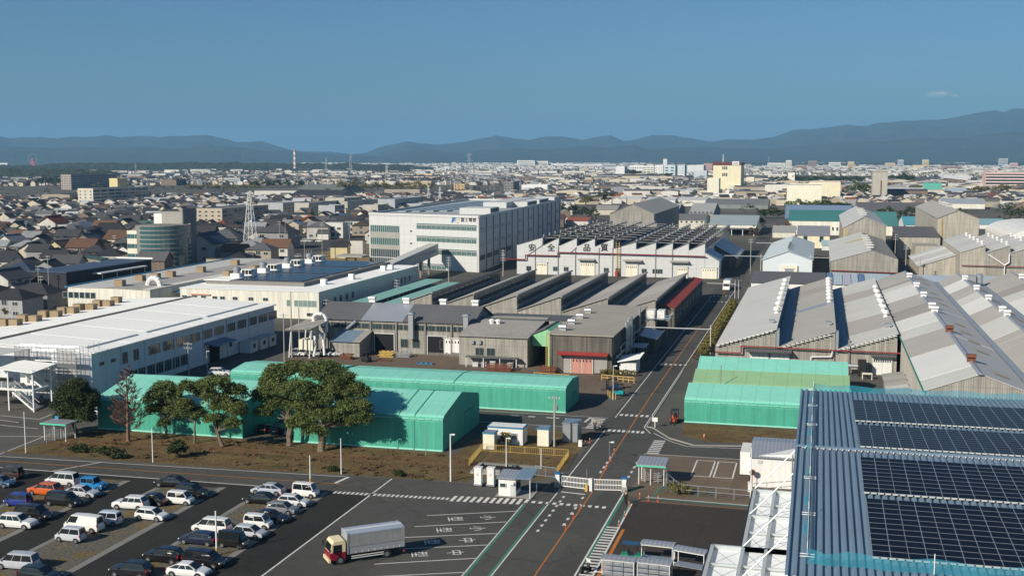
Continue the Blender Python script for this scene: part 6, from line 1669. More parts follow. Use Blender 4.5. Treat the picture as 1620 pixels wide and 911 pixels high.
def shrub(px, py, w, h, label, m='leaf_d', n=40, name='shrub', cat='shrub', group=None, size=.12, nl=40, seed=None):
 x, y = at(px, py); k = y / FPX
 t = thing(name, label, cat, (x, y, 0), 0, group); rr = random.Random(int(px * 7 + py))
 a = w * k; z = h * k
 b = MB()
 for i in range(5):
  an = i * 1.26; limb(b, (x, y + a * .3, 0), (x + a * .5 * math.cos(an), y + a * .3 + a * .4 * math.sin(an), z * .6), .04, .015, rr, 3)
 b.build('stem', M['bark'], t)
 foliage('leaves', t, [(x, y + a * .3, z * .5, a * .55, a * .5, z * .5), (x - a * .2, y + a * .2, z * .4, a * .35, a * .4, z * .4), (x + a * .25, y + a * .35, z * .38, a * .35, a * .4, z * .38)], n, nl, size, M[m], seed or int(px), .28)
shrub(277, 726, 30, 34, 'large round dark shrub at the front of the dirt strip below the bare tree row', n=110, size=.15)
shrub(524, 746, 17, 10, 'small round shrub near the lamp post at the edge of the approach road', n=30)
shrub(629, 754, 14, 12, 'small round shrub in the dry verge left of the tall white lamp post', n=30)
shrub(797, 708, 20, 28, 'reddish leaved shrub before the white hut with a window', 'leaf_h', n=50)
shrub(1074, 783, 34, 18, 'tuft of green weeds on the gravel beside the turnstile shelter', 'leaf_h', n=45, size=.1)
for i, (px, py, w, h) in enumerate(((120, 716, 44, 12), (160, 722, 50, 14), (185, 726, 30, 10))): shrub(px, py, w, h, ('long low bush at the left of the dirt strip', 'low green bush beside the long one', 'smallest of the three low bushes left of the round shrub')[i], 'leaf_d', n=50, group='low bushes on the dirt strip')
gq = np.random.default_rng(4); cl = []
for i in range(230):
 X, Y = gq.uniform(-112, -47), gq.uniform(148.6, 162.5); cl.append((X, Y, .1, gq.uniform(.2, .7), gq.uniform(.2, .6), gq.uniform(.08, .22)))
M['weed'] = mat('leaf_weed', (.13, .11, .045), .9, .4, .5, leaf=True); M['weed_d'] = mat('leaf_dead', (.16, .1, .05), .9, .4, .5, leaf=True)
o = foliage('weeds', None, cl, 900, 16, .09, M['weed_d'], 9, .2, kind='stuff'); props(o, 'dry brown weeds scattered over the dirt strip under the trees', 'weeds')
o = foliage('weeds', None, cl[::3], 330, 16, .09, M['weed'], 10, .2, kind='stuff'); props(o, 'greenish weeds scattered over the dirt strip by the approach road', 'weeds')
for i in range(13):
 Y = 262 + i * 7.2
 t = thing('round_bush', '%s clipped olive bush from the near end along the main road' % ('nearest second third fourth fifth sixth seventh eighth ninth tenth eleventh twelfth farthest'.split()[i]), 'bush', (-24.2, Y, 0), 0, 'clipped bushes along the main road')
 MB().tube((-24.2, Y, 0), (-24.2, Y, 1), .06).build('stem', M['bark'], t)
 foliage('leaves', t, [(-24.2, Y, 1.2, 1.35, 3.3, 1.15)], 90, 34, .14, M['leaf_h'], 30 + i, .34, .8)
t = thing('low_hedge', 'low reddish hedge between the main road and the round bushes', 'hedge', (-26, 290, 0))
foliage('leaves', t, [(-25.9, y, .35, .45, 2.5, .45) for y in range(255, 345, 4)], 300, 26, .1, mat('leaf_red', (.12, .05, .025), .8, .3, .5, leaf=True), 3, .25, .7)
t = thing('box_hedge', 'clipped green hedge in front of the small white store behind the yellow barrier', 'hedge', (-38.5, 232, 0))
foliage('leaves', t, [(-42.0 + i * .9, 232.5, .6, .6, .7, .65) for i in range(8)], 130, 34, .11, M['leaf_h'], 4, .25, .8)
# ------------------------------------------------------------------ street furniture
def pole(px, pyb, pyt, label, m='pole', r=.12, arms=0, lamp=False, name='lamp_post', cat='lamp post', group=None, box=False, yellow=False):
 x, y = at(px, pyb); h = onY(px, pyt, y)[1]
 t = thing(name, label, cat, (x, y, 0), 0, group)
 MB().tube((x, y, 0), (x, y, h), r, r * .72, 8).build('shaft', M[m], t)
 if yellow: MB().tube((x, y, 0), (x, y, .9), r * 1.25, r * 1.25, 8).build('guard_sleeve', M['yellow'], t)
 for i in range(arms):
  z = h - .4 - i * .9
  MB().bar((x - .9, y - .1, z), (x + .9, y - .1, z), .1, .1).build('crossarm', M['steel'], t)
  b = MB()
  for d in (-.8, -.3, .3, .8): b.lathe(x + d, y - .1, [(.05, z + .05), (.07, z + .15), (.04, z + .28)], 6)
  build_each(b, 'insulator', M['white'], t)
 if box: MB().lathe(x + .35, y, [(.2, h - 2.2), (.22, h - 1.5), (.1, h - 1.4)], 8).build('transformer', M['steel'], t)
 if lamp:
  MB().bar((x, y, h - .1), (x + .5, y - .3, h), .07, .07).build('bracket', M['steel_w'], t); MB().box(x + .3, y - .5, h - .06, x + .75, y - .15, h + .1).build('lamp_head', M['white'], t)
 return t
g = 'slim poles round the car park and dirt strip'
for px, b_, t_, lab, kw in (
 (41, 716, 651, 'slim white pole by the left gate shelter', dict(m='steel_w', r=.09)), (242, 731, 677, 'slim white pole on the dirt strip below the slim tree', dict(m='steel_w', r=.09)),
 (491, 766, 720, 'slim pole at the corner of the approach road near the white boxy van', dict(m='steel_w', r=.1, yellow=True)), (540, 750, 693, 'slim pole on the dirt strip below the largest tree', dict(m='steel_w', r=.09)),
 (713, 761, 686, 'tall white lamp post in the verge before the green tent corner', dict(m='steel_w', r=.12, lamp=True)), (674, 720, 676, 'thin grey post before the front of the green tent', dict(m='steel', r=.06)),
 (343, 878, 808, 'slim pole standing among the cars in the near strip', dict(m='steel_w', r=.12, yellow=True)), (801, 738, 692, 'white lamp pole behind the guard booth by the yellow fence', dict(m='steel_w', r=.09, lamp=True)),
 (856, 741, 709, 'short pale pole by the pit right of the guard booth', dict(m='steel_w', r=.08)), (964, 727, 698, 'short thin pole behind the sliding gate', dict(m='steel', r=.05, lamp=True)),
 (1187, 797, 708, 'grey pole at the left edge of the white store near the blue roof', dict(m='steel_w', r=.08)), (1043, 0 + 560 + 115, 560 + 100, 'x', None)):
 if kw: pole(px, b_, t_, lab, group=g, **kw)
g = 'utility poles in the factory'
for px, b_, t_, lab, kw in (
 (877, 706, 626, 'concrete utility pole with boxes between the toilet cabin and the grey hut', dict(arms=1, box=True, r=.17)), (970, 632, 578, 'concrete pole beside the turquoise forklift', dict(lamp=True, r=.13)),
 (299, 597, 541, 'utility pole before the white factory with two crossarms', dict(arms=2, r=.14)), (328, 592, 555, 'short pale pole right of the one with two crossarms', dict(lamp=True, r=.12)),
 (462, 566, 462, 'tall utility pole at the left end of the dust collector yard', dict(arms=0, r=.17)), (474, 560, 486, 'second tall pole by the dust collector yard', dict(arms=0, r=.15)), (450, 572, 496, 'short utility pole left of the dust collector yard', dict(arms=1, r=.14)),
 (517, 508, 473, 'small pole with crossarms behind the long old workshop', dict(arms=2, r=.1)), (628, 475, 442, 'twin crossarm pole on the pale green walkway', dict(arms=3, r=.14)), (710, 447, 406, 'switch pole before the company building', dict(arms=4, r=.2)),
 (755, 432, 402, 'thin pole at the corner of the company building', dict(arms=1, r=.1)), (796, 437, 395, 'pole with transformer racks left of the slogan hall', dict(arms=5, r=.22, box=True)), (661, 425, 410, 'pole beside the footbridge', dict(arms=2, r=.12)),
 (858, 434, 413, 'short utility pole before the first door of the slogan hall', dict(arms=2, r=.13)), (985, 434, 410, 'utility pole before the middle door of the slogan hall', dict(arms=2, r=.13)), (1099, 440, 400, 'thin tall pole before the right doors of the slogan hall', dict(r=.12)),
 (1187, 432, 378, 'utility pole beyond the pipe bridge on the right', dict(arms=2, r=.15)), (1275, 432, 402, 'thin dark pole in front of the pale blue store', dict(r=.1)), (1432, 440, 385, 'tall utility pole between the yellow striped hall and the pale sawtooth hall', dict(arms=3, r=.18, box=True)),
 (1415, 430, 370, 'second utility pole behind the yellow striped hall', dict(arms=3, r=.16)), (1455, 440, 405, 'utility pole by the annex of the pale sawtooth hall', dict(arms=2, r=.15)), (1153, 590, 560, 'x', None), (1270, 447, 415, 'x', None)):
 if kw: pole(px, b_, t_, lab, name='utility_pole', cat='utility pole', group=g, **kw)
t = thing('tent_post', 'thin dark post rising behind the lime green tent', 'post', (-16.2, 207, 0)); MB().tube((-16.2, 207.0, 0), (-16.2, 207.0, 7.6), .07).build('shaft', M['old_frame'], t)
def bargate(x0, x1, y0, y1, label):
 t = thing('sliding_gate', label, 'gate', ((x0 + x1) / 2, (y0 + y1) / 2, 0), 0, 'pair of white sliding gates')
 b = MB()
 for z in (.18, .85, 1.55): b.bar((x0, y0, z), (x1, y1, z), .09, .11)
 b.build('rail', M['steel_w'], t)
 n = int((x1 - x0) / .2); bar = MB()
 for i in range(n + 1): bar.bar((x0 + (x1 - x0) * i / n, y0 + (y1 - y0) * i / n, .2), (x0 + (x1 - x0) * i / n, y0 + (y1 - y0) * i / n, 1.55), .045, .045)
 build_each(bar, 'bar', M['steel_w'], t)
bargate(-32.6, -28.7, 150.2, 149.6, 'left leaf of the white barred sliding gate across the main road'); bargate(-28.2, -24.5, 149.6, 150.2, 'right leaf of the white barred sliding gate across the main road')
for i, (x, y, lab) in enumerate(((-33.2, 150.3, 'white gate pillar with a blue cap at the left end of the sliding gate'), (-24.1, 150.2, 'white gate pillar with a blue cap and notice at the right end of the gate'))):
 t = thing('gate_pillar', lab, 'gate pillar', (x, y, 0), 0, 'white gate pillars')
 b = MB(); b.box(x - .4, y - .35, 0, x + .4, y + .35, .7); b.build('base', M['concrete'], t); MB().box(x - .28, y - .25, .7, x + .28, y + .25, 1.75).build('shaft', M['steel_w'], t); MB().box(x - .33, y - .3, 1.75, x + .33, y + .3, 1.98).build('cap', M['sign_blue'], t)
 if i: MB().box(x - .25, y - .32, .95, x + .25, y - .26, 1.4).build('notice', M['white'], t)
 if not i: MB().lathe(x + .3, y + .9, [(.5, 0), (.5, 1.4), (.35, 1.6)], 12).build('tank', M['concrete'], t)
t = thing('gate_post', 'yellow and white gate post with a thin mast where the gate leaves meet', 'gate post', (-28.5, 149.4, 0)); MB().box(-28.75, 149.2, 0, -28.3, 149.7, 1.7).build('post', M['steel_w'], t); MB().box(-29.2, 148.9, 0, -28.85, 149.3, .95).build('barrier_box', M['yellow'], t); MB().tube((-29, 149.2, .9), (-29, 149.2, 3.0), .04).build('mast', M['steel'], t)
t = thing('turnstile_shelter', 'open white framed shelter over turnstiles with a grey roof, right of the gate', 'shelter', (-21, 155.5, 0))
b = MB()
for x in (-22.8, -21.2, -19.4):
 for y in (154.2, 156.8): b.bar((x, y, 0), (x, y, 2.75), .1, .1)
build_each(b, 'post', M['steel_w'], t)
slope_panels(t, [(-23.1, 153.7, 2.8), (-19.1, 153.7, 2.8), (-19.1, 157.3, 3.05), (-23.1, 157.3, 3.05)], 8, [M['zinc_roof']], 'roof_sheet')
MB().box(-23.1, 153.6, 2.62, -19.1, 153.7, 2.82).build('fascia', mat('mint_trim', (.1, .5, .32), .6), t); MB().box(-19.1, 153.7, 0, -19.0, 157.3, 2.8).build('side_screen', M['wire_mesh'], t)
for x in (-22.1, -20.4):
 b = MB(); b.tube((x, 155.4, 0), (x, 155.4, 2.3), .07)
 for k in range(8):
  for a in (.3, 1.87, 3.44, 5.01): b.tube((x, 155.4, .3 + k * .26), (x + .55 * math.cos(a), 155.4 + .55 * math.sin(a), .3 + k * .26), .025, n=5)
 b.build('turnstile', M['steel_w'], t)
t = thing('guard_booth', 'small white guard booth with a ribbed blue grey roof and open porch', 'booth', (-38.5, 145.5, 0))
MB().box(-39.7, 143.9, .12, -37.4, 146.6, 2.45).build('wall', M['white'], t); rect('slab', t, -40.1, 143.4, -35.2, 147.2, .1, M['concrete'])
slope_panels(t, [(-39.9, 143.5, 2.5), (-37.4, 143.5, 2.5), (-37.4, 147, 2.75), (-39.9, 147, 2.75)], 6, [M['zinc_roof']], 'roof_sheet')
slope_panels(t, [(-37.35, 143.4, 2.62), (-35.2, 143.4, 2.62), (-35.2, 147.6, 2.95), (-37.35, 147.6, 2.95)], 6, [M['blue_roof']], 'porch_sheet')
b = MB()
for x, y in ((-35.4, 143.6), (-35.4, 147.3)): b.bar((x, y, 0), (x, y, 2.8), .09, .09)
build_each(b, 'post', M['steel_w'], t); window(t, '-y', -39.1, 143.9, 1.3, .8, .5, 1); MB().box(-38.1, 143.86, .15, -37.5, 143.9, 2.1).build('door', M['frame'], t); MB().box(-37.39, 144.2, .8, -37.36, 146.4, 2.0).build('side_window', M['glass'], t)
MB().box(-38.2, 143.6, 1.7, -37.6, 143.88, 2.0).build('air_unit', M['steel_w'], t)
for i, (px, py) in enumerate(((757, 768), (777, 768.5))):
 x, y = at(px, py); t = thing('wheeled_box', 'pale square box on wheels, %s of the pair by the guard booth' % ('left', 'right')[i], 'wheeled box', (x, y, 0), 0, 'pair of wheeled boxes by the guard booth')  # portable white lockers on wheels, no lamp in them
 MB().prism([(-.48, -.4), (.48, -.4), (.48, .4), (-.48, .4)], 'z', .35, 2.5).xf(Matrix.Translation((x, y, 0))).build('body', M['white'], t); MB().box(x - .55, y - .47, 2.5, x + .55, y + .47, 2.62).build('cap', M['steel_w'], t)
 MB().box(x - .6, y - .5, .12, x + .6, y + .5, .35).build('base', M['steel'], t)
 for s in (-1, 1):
  for d in (-.4, .4): MB().tube((x + s * .6 - .04, y + d, .14), (x + s * .6 + .04, y + d, .14), .14, n=10).build('wheel', M['tyre'], t)
 MB().lathe(x, y - .41, [(.0, 1.6)], 6).v
 MB().box(x - .14, y - .42, 1.5, x + .14, y - .4, 1.85).build('panel', M['frame'], t)
def cabin(x0, x1, y0, y1, h, wm, rm, trim, label, win=None, name='site_cabin', slope=.12):
 t = thing(name, label, 'cabin', ((x0 + x1) / 2, (y0 + y1) / 2, 0), 0, 'cabins behind the yellow fence')
 MB().box(x0, y0, .1, x1, y1, h).build('wall', M[wm], t); MB().box(x0 - .1, y0 - .1, h, x1 + .1, y1 + .1, h + .18).build('roof_trim', M[trim], t)
 MB().face([(x0 + .05, y0 + .05, h + .2), (x1 - .05, y0 + .05, h + .2), (x1 - .05, y1 - .05, h + .2 + slope * .3), (x0 + .05, y1 - .05, h + .2 + slope * .3)]).build('roof', M[rm], t)
 MB().box(x1, y0 + .5, .2, x1 + .03, y0 + 1.3, 2.0).build('door', M['frame'], t)
 for w in win or (): window(t, '-y', w, y0, 1.1, 1.0, .8, 2, 'window', 'glass_l')
 return t
M['blue_edge'] = mat('blue_edge', (.05, .2, .35), .5)
ax_, ay_ = at(764, 711); cabin(ax_, at(782, 712)[0], ay_, ay_ + 1.9, 2.5, 'cream', 'steel', 'blue_edge', 'small white toilet cabin with a blue rimmed roof at the left of the white hut')
ax_, ay_ = at(770, 703); cabin(ax_, at(826, 706)[0], ay_ + .6, ay_ + 3.4, 2.6, 'white', 'white', 'blue_edge', 'long white hut with a window and a flat white roof behind the yellow fence', win=[at(811, 706)[0]])
ax_, ay_ = at(850, 706); cabin(ax_, at(868, 707)[0], ay_, ay_ + 2.2, 2.7, 'cream', 'steel', 'blue_edge', 'white toilet cabin with a blue rim next to the utility pole')
ax_, ay_ = at(890, 699); cabin(ax_, at(913, 701)[0], ay_, ay_ + 3.2, 2.9, 'steel', 'blue_roof', 'steel', 'grey metal hut with a pale blue roof nearest the main road')
ax_, ay_ = at(918, 706); t = thing('white_bin', 'small white box standing beside the grey metal hut', 'box', (ax_, ay_, 0)); MB().box(ax_ - .28, ay_ - .2, 0, ax_ + .28, ay_ + .3, .95).build('body', M['white'], t); MB().box(ax_ - .3, ay_ - .22, .95, ax_ + .3, ay_ + .32, 1.0).build('lid', M['white'], t)
t = thing('drain_pit', 'sunken concrete pit with a dark trench inside the yellow fence', 'pit', (-45, 158, 0))
x0, y0 = at(752, 738); x1, y1 = at(832, 727)
MB().box(-46.5, 153.6, 0, -37.5, 154.2, .3).build('edge', M['concrete'], t); MB().box(-46.5, 158.6, 0, -37.5, 159.2, .25).build('edge', M['concrete_d'], t); MB().box(-46.6, 154.2, 0, -46.1, 158.6, .3).build('edge', M['concrete'], t)
rect('trench', t, -46.1, 156.2, -38.5, 158.6, .03, M['dark']); rect('pit_floor', t, -46.1, 154.2, -38.5, 156.2, .03, M['concrete_d']); MB().box(-45, 155, .03, -42.6, 155.6, .3).build('block', M['concrete'], t)
def barrier(pts, h, m, label, step=1.6, infill=.25, name='yellow_fence', cat='fence', closed=False, r=.05):
 t = thing(name, label, cat, (*pts[0], 0))
 for p, q in zip(pts[:-1], pts[1:]):
  L = math.dist(p, q); n = max(1, round(L / step))
  for i in range(n + 1):
   a = (p[0] + (q[0] - p[0]) * i / n, p[1] + (q[1] - p[1]) * i / n); MB().bar((*a, 0), (*a, h), r * 1.5, r * 1.5).build('post', M[m], t)
  for z in ((h, h * .12) if infill else (h, h * .55)): MB().bar((*p, z - r), (*q, z - r), r, r * 1.4).build('rail', M[m], t)
  if infill:
   b = MB(); k = int(L / infill)
   for i in range(k): a = (p[0] + (q[0] - p[0]) * (i + .5) / k, p[1] + (q[1] - p[1]) * (i + .5) / k); b.bar((*a, h * .12), (*a, h - r), .03, .03)
   stuff(b.build('baluster', M[m], t))
 return t
barrier([at(742, 737), at(762, 713), at(900, 722), at(882, 748)], 1.1, 'yellow', 'yellow railing round the sunken pit left of the gate', 2.4, .3, r=.035)
barrier([at(952, 601), at(1003, 606)], 1.2, 'yellow', 'yellow guard rail in front of the clipped hedge by the corner workshop', 1.2, 0, 'guard_rail', 'guard rail', r=.09)
barrier([at(845, 596), at(900, 600)], 1.0, 'yellow', 'low yellow guard rail behind the long low green tent', 1.4, 0, 'guard_rail', 'guard rail', r=.08)
barrier([at(847, 752), at(880, 756)], 1.5, 'steel', 'grey mesh fence between the guard booth and the gate', 1.6, .18, 'mesh_fence')
barrier([at(1055, 765), at(1076, 783), at(1190, 793)], 1.5, 'steel', 'low grey pipe fence right of the turnstile shelter before the parking bays', 2.6, 0, 'pipe_fence', r=.05)
barrier([at(1190, 783), at(1258, 778)], 1.6, 'steel', 'grey fence along the white store wall', 1.9, 0, 'pipe_fence', r=.05)
barrier([at(80, 706), at(300, 716), at(560, 735), at(735, 742)], 1.3, 'rust', 'rusty wire fence running along the dirt strip under the trees', 1.75, 0, 'wire_fence', r=.03)
barrier([at(74, 700), at(112, 688)], 2.2, 'steel', 'tall pale mesh fence beside the left gate shelter', 1.2, .2, 'mesh_fence')
for i, (px, py) in enumerate(((965, 629), (969, 631), (974, 632), (962, 627))):
 x, y = at(px, py); t = thing('bollard', ('front left', 'front middle', 'right', 'rear left')[i] + ' yellow bollard round the concrete pole by the turquoise forklift', 'bollard', (x, y, 0), 0, 'yellow bollards round the concrete pole'); MB().tube((x, y, 0), (x, y, 1.1), .1, n=8).build('tube', M['yellow'], t); MB().tube((x, y, 1.1), (x, y, 1.16), .11, n=8).build('cap', M['yellow'], t)
dl = [(971.5, 717), (966.5, 729), (959, 743), (918, 805), (907, 820), (895, 838), (995, 802), (988, 817), (979, 832), (1012, 788), (1026, 792), (1041, 793), (926, 704), (933, 700)]
wd = ['nearest the gate behind it', 'second behind the gate', 'third behind the gate, just past the bars', 'on the orange centre line before the gate, far one', 'on the orange centre line, middle one', 'on the orange centre line, near one', 'by the footpath gap, far one', 'by the footpath, middle one', 'by the footpath at the head of the stripes', 'on the service yard line, left', 'on the service yard line, middle', 'on the service yard line, right', 'beside the white bin, left', 'beside the white bin, right']
for (px, py), l in zip(dl, wd):
 x, y = at(px, py); t = thing('delineator_post', 'orange red marker post, ' + l, 'marker post', (x, y, 0), 0, 'orange marker posts on the road lines')
 M.setdefault('orange_red', mat('orange_red', (.55, .09, .03), .6)); b = MB(); b.lathe(x, y, [(.16, 0), (.16, .05), (.05, .08), (.045, .85)], 8); b.build('tube', M['orange_red'], t); MB().tube((x, y, .55), (x, y, .68), .055, n=8).build('band', M['white'], t)
x, y = at(1114, 692); t = thing('traffic_cone', 'single orange traffic cone on the dry lawn before the right tent', 'traffic cone', (x, y, 0)); b = MB(); b.box(x - .2, y - .2, 0, x + .2, y + .2, .04); b.lathe(x, y, [(.15, .04), (.03, .75)], 10); b.build('cone', M['orange_red'], t); MB().lathe(x, y, [(.098, .36), (.07, .52)], 10).build('band', M['white'], t)
x, y = at(1036, 676); t = thing('sign_board', 'white notice board on a post at the road corner before the right tent', 'sign', (x, y, 0)); MB().bar((x, y, 0), (x, y, 1.5), .12, .12).build('post', M['steel_w'], t); MB().box(x - .45, y - .08, 1.0, x + .45, y - .02, 1.7).build('board', M['white'], t)
x, y = at(938, 677); t = thing('crossing_sign', 'tall pale sign board beside the motorcycles', 'sign', (x, y, 0)); MB().bar((x, y, 0), (x, y, .6), .1, .1).build('post', M['steel'], t); MB().box(x - .25, y - .08, .5, x + .25, y - .02, 1.7).build('board', M['concrete'], t)
x, y = at(1190, 772); t = thing('traffic_mirror', 'round orange rimmed traffic mirror beside the parking bays', 'mirror', (x, y, 0)); MB().tube((x, y, 0), (x, y, 2.4), .05).build('post', M['orange_red'], t); MB().tube((x, y - .1, 2.2), (x, y + .02, 2.2), .42, n=16).build('rim', M['orange_red'], t); MB().tube((x, y - .13, 2.2), (x, y - .1, 2.2), .36, n=16).build('glass', M['glass'], t)
x, y = at(1187, 777); t = thing('white_cabinet', 'small white cabinet standing on the yellowish patch beside the bays', 'cabinet', (x, y, 0)); MB().box(x - .3, y - .3, 0, x + .3, y + .3, 1.2).build('body', M['white'], t); MB().box(x - .35, y - .35, 1.2, x + .35, y + .35, 1.27).build('lid', M['steel_w'], t)
x, y = at(85, 697); t = thing('gate_shelter', 'small gate shelter with a mint edged grey roof at the west entrance', 'shelter', (x, y, 0))
b = MB()
for dx in (-1.6, .2, 2.2):
 for dy in (0, 2.4): b.bar((x + dx, y + dy, 0), (x + dx, y + dy, 2.7), .1, .1)
build_each(b, 'post', M['steel_w'], t); MB().box(x - 2, y - .4, 2.7, x + 2.6, y + 2.8, 2.84).build('roof', M['zinc_roof'], t); MB().box(x - 2.05, y - .5, 2.62, x + 2.65, y - .4, 2.86).build('fascia', MATS['mint_trim'], t)
b = MB(); b.tube((x + .6, y + 1, 0), (x + .6, y + 1, 2.2), .1)
for k in range(7):
 for a in (0, 2.1, 4.2): b.tube((x + .6, y + 1, .3 + k * .28), (x + .6 + .55 * math.cos(a), y + 1 + .55 * math.sin(a), .3 + k * .28), .03, n=5)
b.build('turnstile', M['steel_w'], t); MB().box(x - 1.6, y + 2.6, 2.84, x - .9, y + 3, 3.3).build('sign_box', M['blue_edge'], t)
def pipebridge(x0, x1, y, z, label, posts):
 t = thing('pipe_bridge', label, 'pipe bridge', ((x0 + x1) / 2, y, 0), 0, 'pipe bridges across the main road')
 b = MB(); b.tube((x0, y, z), (x1, y, z), .09, n=8); b.tube((x0, y + .5, z - .25), (x1, y + .5, z - .25), .06, n=8); build_each(b, 'pipe', M['frame'], t)
 for px in posts: MB().bar((px, y + .2, 0), (px, y + .2, z + .9), .16, .16).build('post', M['frame'], t)
pipebridge(-38.8, -22.8, 262, 5.9, 'nearest pipe bridge, a thin white pipe over the road beside the corner workshop', (-23.0,)); pipebridge(-38, -25, 372, 4.6, 'second pipe bridge with cream pipes near the far white lorry', (-25.3, -24.2)); pipebridge(-36, 4, 446, 7.4, 'long white pipe bridge running to the pale blue store', (-35.6, -21, -3)); pipebridge(-26, -14, 505, 8.3, 'farthest pipe bridge beyond the slogan hall', (-17,))
def rack(px, py, L, W, H, m, label, n=4, name='steel_rack', cat='rack'):
 x, y = at(px, py); t = thing(name, label, cat, (x, y, 0)); rr = random.Random(int(px))
 for i in range(n):
  b = MB(); z = .1 + i * H / n; dx = rr.uniform(-.25, .25)
  for s in (-1, 1): b.bar((x - L + dx, y + s * W, z), (x + L + dx, y + s * W, z), .14, H / n * .55)
  for k in range(4): b.bar((x - L + dx + 2 * L * k / 3, y - W, z + .08), (x - L + dx + 2 * L * k / 3, y + W, z + .08), .1, .1)
  b.build('frame', M[m], t)
rack(790, 586, 2.6, 1.0, 1.5, 'rust', 'stack of rusty steel frames on the brown yard behind the low tent', 5, 'rusty_frames', 'steel frames'); rack(780, 580, 1.6, .8, .9, 'rust', 'smaller heap of rusty frames left of the big stack', 3, 'rusty_frames', 'steel frames'); rack(549, 568, 1.3, .8, 1.3, 'rust', 'rusty frame stack beside the dust collector', 4, 'rusty_frames', 'steel frames')
rack(612, 564, 1.6, .7, 1.4, 'yellow', 'yellow steel rack before the first dark doorway'); rack(638, 564, 1.6, .8, 1.2, 'steel', 'grey wire rack before the galvanised flue'); rack(608, 571, 1.5, .5, .3, 'rust', 'low rusty plates lying before the yellow rack', 2)
rack(673, 576, 1.7, .6, .3, 'blue_edge', 'flat blue pallets lying on the brown yard', 2, 'pallet', 'pallet'); rack(749, 565, 1.4, .8, 1.6, 'steel', 'pale blue racks at the corner of the low workshop', 5); rack(700, 562, 3, .6, .7, 'old_frame', 'dark scrap heap along the old workshop by the white sliding door', 3, 'scrap_heap', 'scrap'); rack(730, 564, 2.4, .6, .8, 'old_frame', 'dark beams along the old workshop wall', 3, 'scrap_heap', 'scrap'); rack(868, 590, 1.6, .9, 1.5, 'rust', 'rusty scrap beside the mint green portal', 4, 'scrap_heap', 'scrap')
t = thing('equipment_rack', 'low dark roofed rack along the wall of the low workshop', 'rack', (-66, 235.2, 0)); b = MB(); b.box(-72, 234.4, 2.0, -60.5, 236, 2.15); b.build('roof', M['dark_roof'], t)
for xx in (-71.8, -68, -64.4, -60.8): MB().bar((xx, 234.5, 0), (xx, 234.5, 2.0), .15, .15).build('post', M['steel_w'], t)
for k in range(5): MB().box(-70.5 + k * 1.9, 234.8, 0, -69.3 + k * 1.9, 235.8, .9 + .2 * (k % 3)).build('drum_rack', M['steel' if k % 2 else 'frame'], t)
# ------------------------------------------------------------------ town: landmark buildings
EXCL = []          # footprints already taken (x0, y0, x1, y1)
LAND = []          # landmarks used to tell the houses apart: (phrase, X, Y)
def pxb(x0, x1, yt, yb, depth, wall, roof, name, label, cat='building', par=.5, kind='flat', wins=None, side=None, land=None, group=None, ridge=0, dz=0):
 "a building whose front shows between columns x0..x1, from row yt down to its foot at row yb"
 X0, Y = at(x0, yb); X1 = onY(x1, yb, Y)[0]; H = onY((x0 + x1) / 2, yt, Y)[1]
 t = thing(name, label, cat, ((X0 + X1) / 2, Y + depth / 2, 0), 0, group)
 wm = mat('w_' + str(wall), wall, .8, .08, .15, streak=.1) if isinstance(wall, tuple) else M[wall]
 rm = mat('r_' + str(roof), roof, .8, .1, .1) if isinstance(roof, tuple) else M[roof]
 if kind == 'flat': flat(t, X0, X1, Y, Y + depth, H, wm, rm, par)
 elif kind == 'gx': gable_x(t, X0, X1, Y, Y + depth, H - ridge, H, wm, rm, .3)
 elif kind == 'gy': gable_y(t, X0, X1, Y, Y + depth, H - ridge, H, wm, rm, .3)
 k = 'glass'
 for spec in wins or ():       # (rows, cols, w fraction, h fraction)
  rows, cols, wf, hf, z0, z1 = spec
  cw, rh = (X1 - X0) / cols, H * (z1 - z0) / rows
  for r in range(rows):
   for c in range(cols):
    window(t, '-y', X0 + cw * (c + .5), Y, H * z0 + rh * (r + .25), cw * wf, rh * hf, 1, 'window', k)
 for spec in side or ():
  rows, cols, wf, hf, z0, z1 = spec
  cw, rh = depth / cols, H * (z1 - z0) / rows
  for r in range(rows):
   for c in range(cols):
    window(t, '+x', X1, Y + cw * (c + .5), H * z0 + rh * (r + .25), cw * wf, rh * hf, 1, 'window', k)
 EXCL.append((X0 - 3, Y - 3, X1 + 3, Y + depth + 3))
 if land: LAND.append((land, (X0 + X1) / 2, Y))
 return t, X0, X1, Y, H
CREAM, BEIGE, GREY, WHITE, DGREY = (.66, .6, .42), (.46, .39, .3), (.36, .37, .37), (.7, .7, .68), (.1, .1, .11)
X0, Y = at(203, 428); XR = onY(240, 428, Y)[0]; XE = onY(303, 428, Y)[0]; H = onY(203, 365, Y)[1]; H2 = onY(290, 352, Y)[1]; HT = onY(270, 334, Y)[1]
t = thing('glass_office', 'cream office with a curved blue green glass corner and a tall grey rear block', 'office building', (XR, Y + 12, 0)); EXCL.append((X0 - 4, Y - 4, XE + 4, Y + 34)); LAND.append(('the curved glass office', XR, Y))
MB().box(X0, Y, 0, XR + 1, Y + 22, H).build('wall', M['cream'], t); rr_ = (XE - XR) * .62; cx = XR + .5; cy = Y + rr_ * .75
M['office_glass'] = glassy('office_glass', (.05, .12, .13), .1)
n = 18
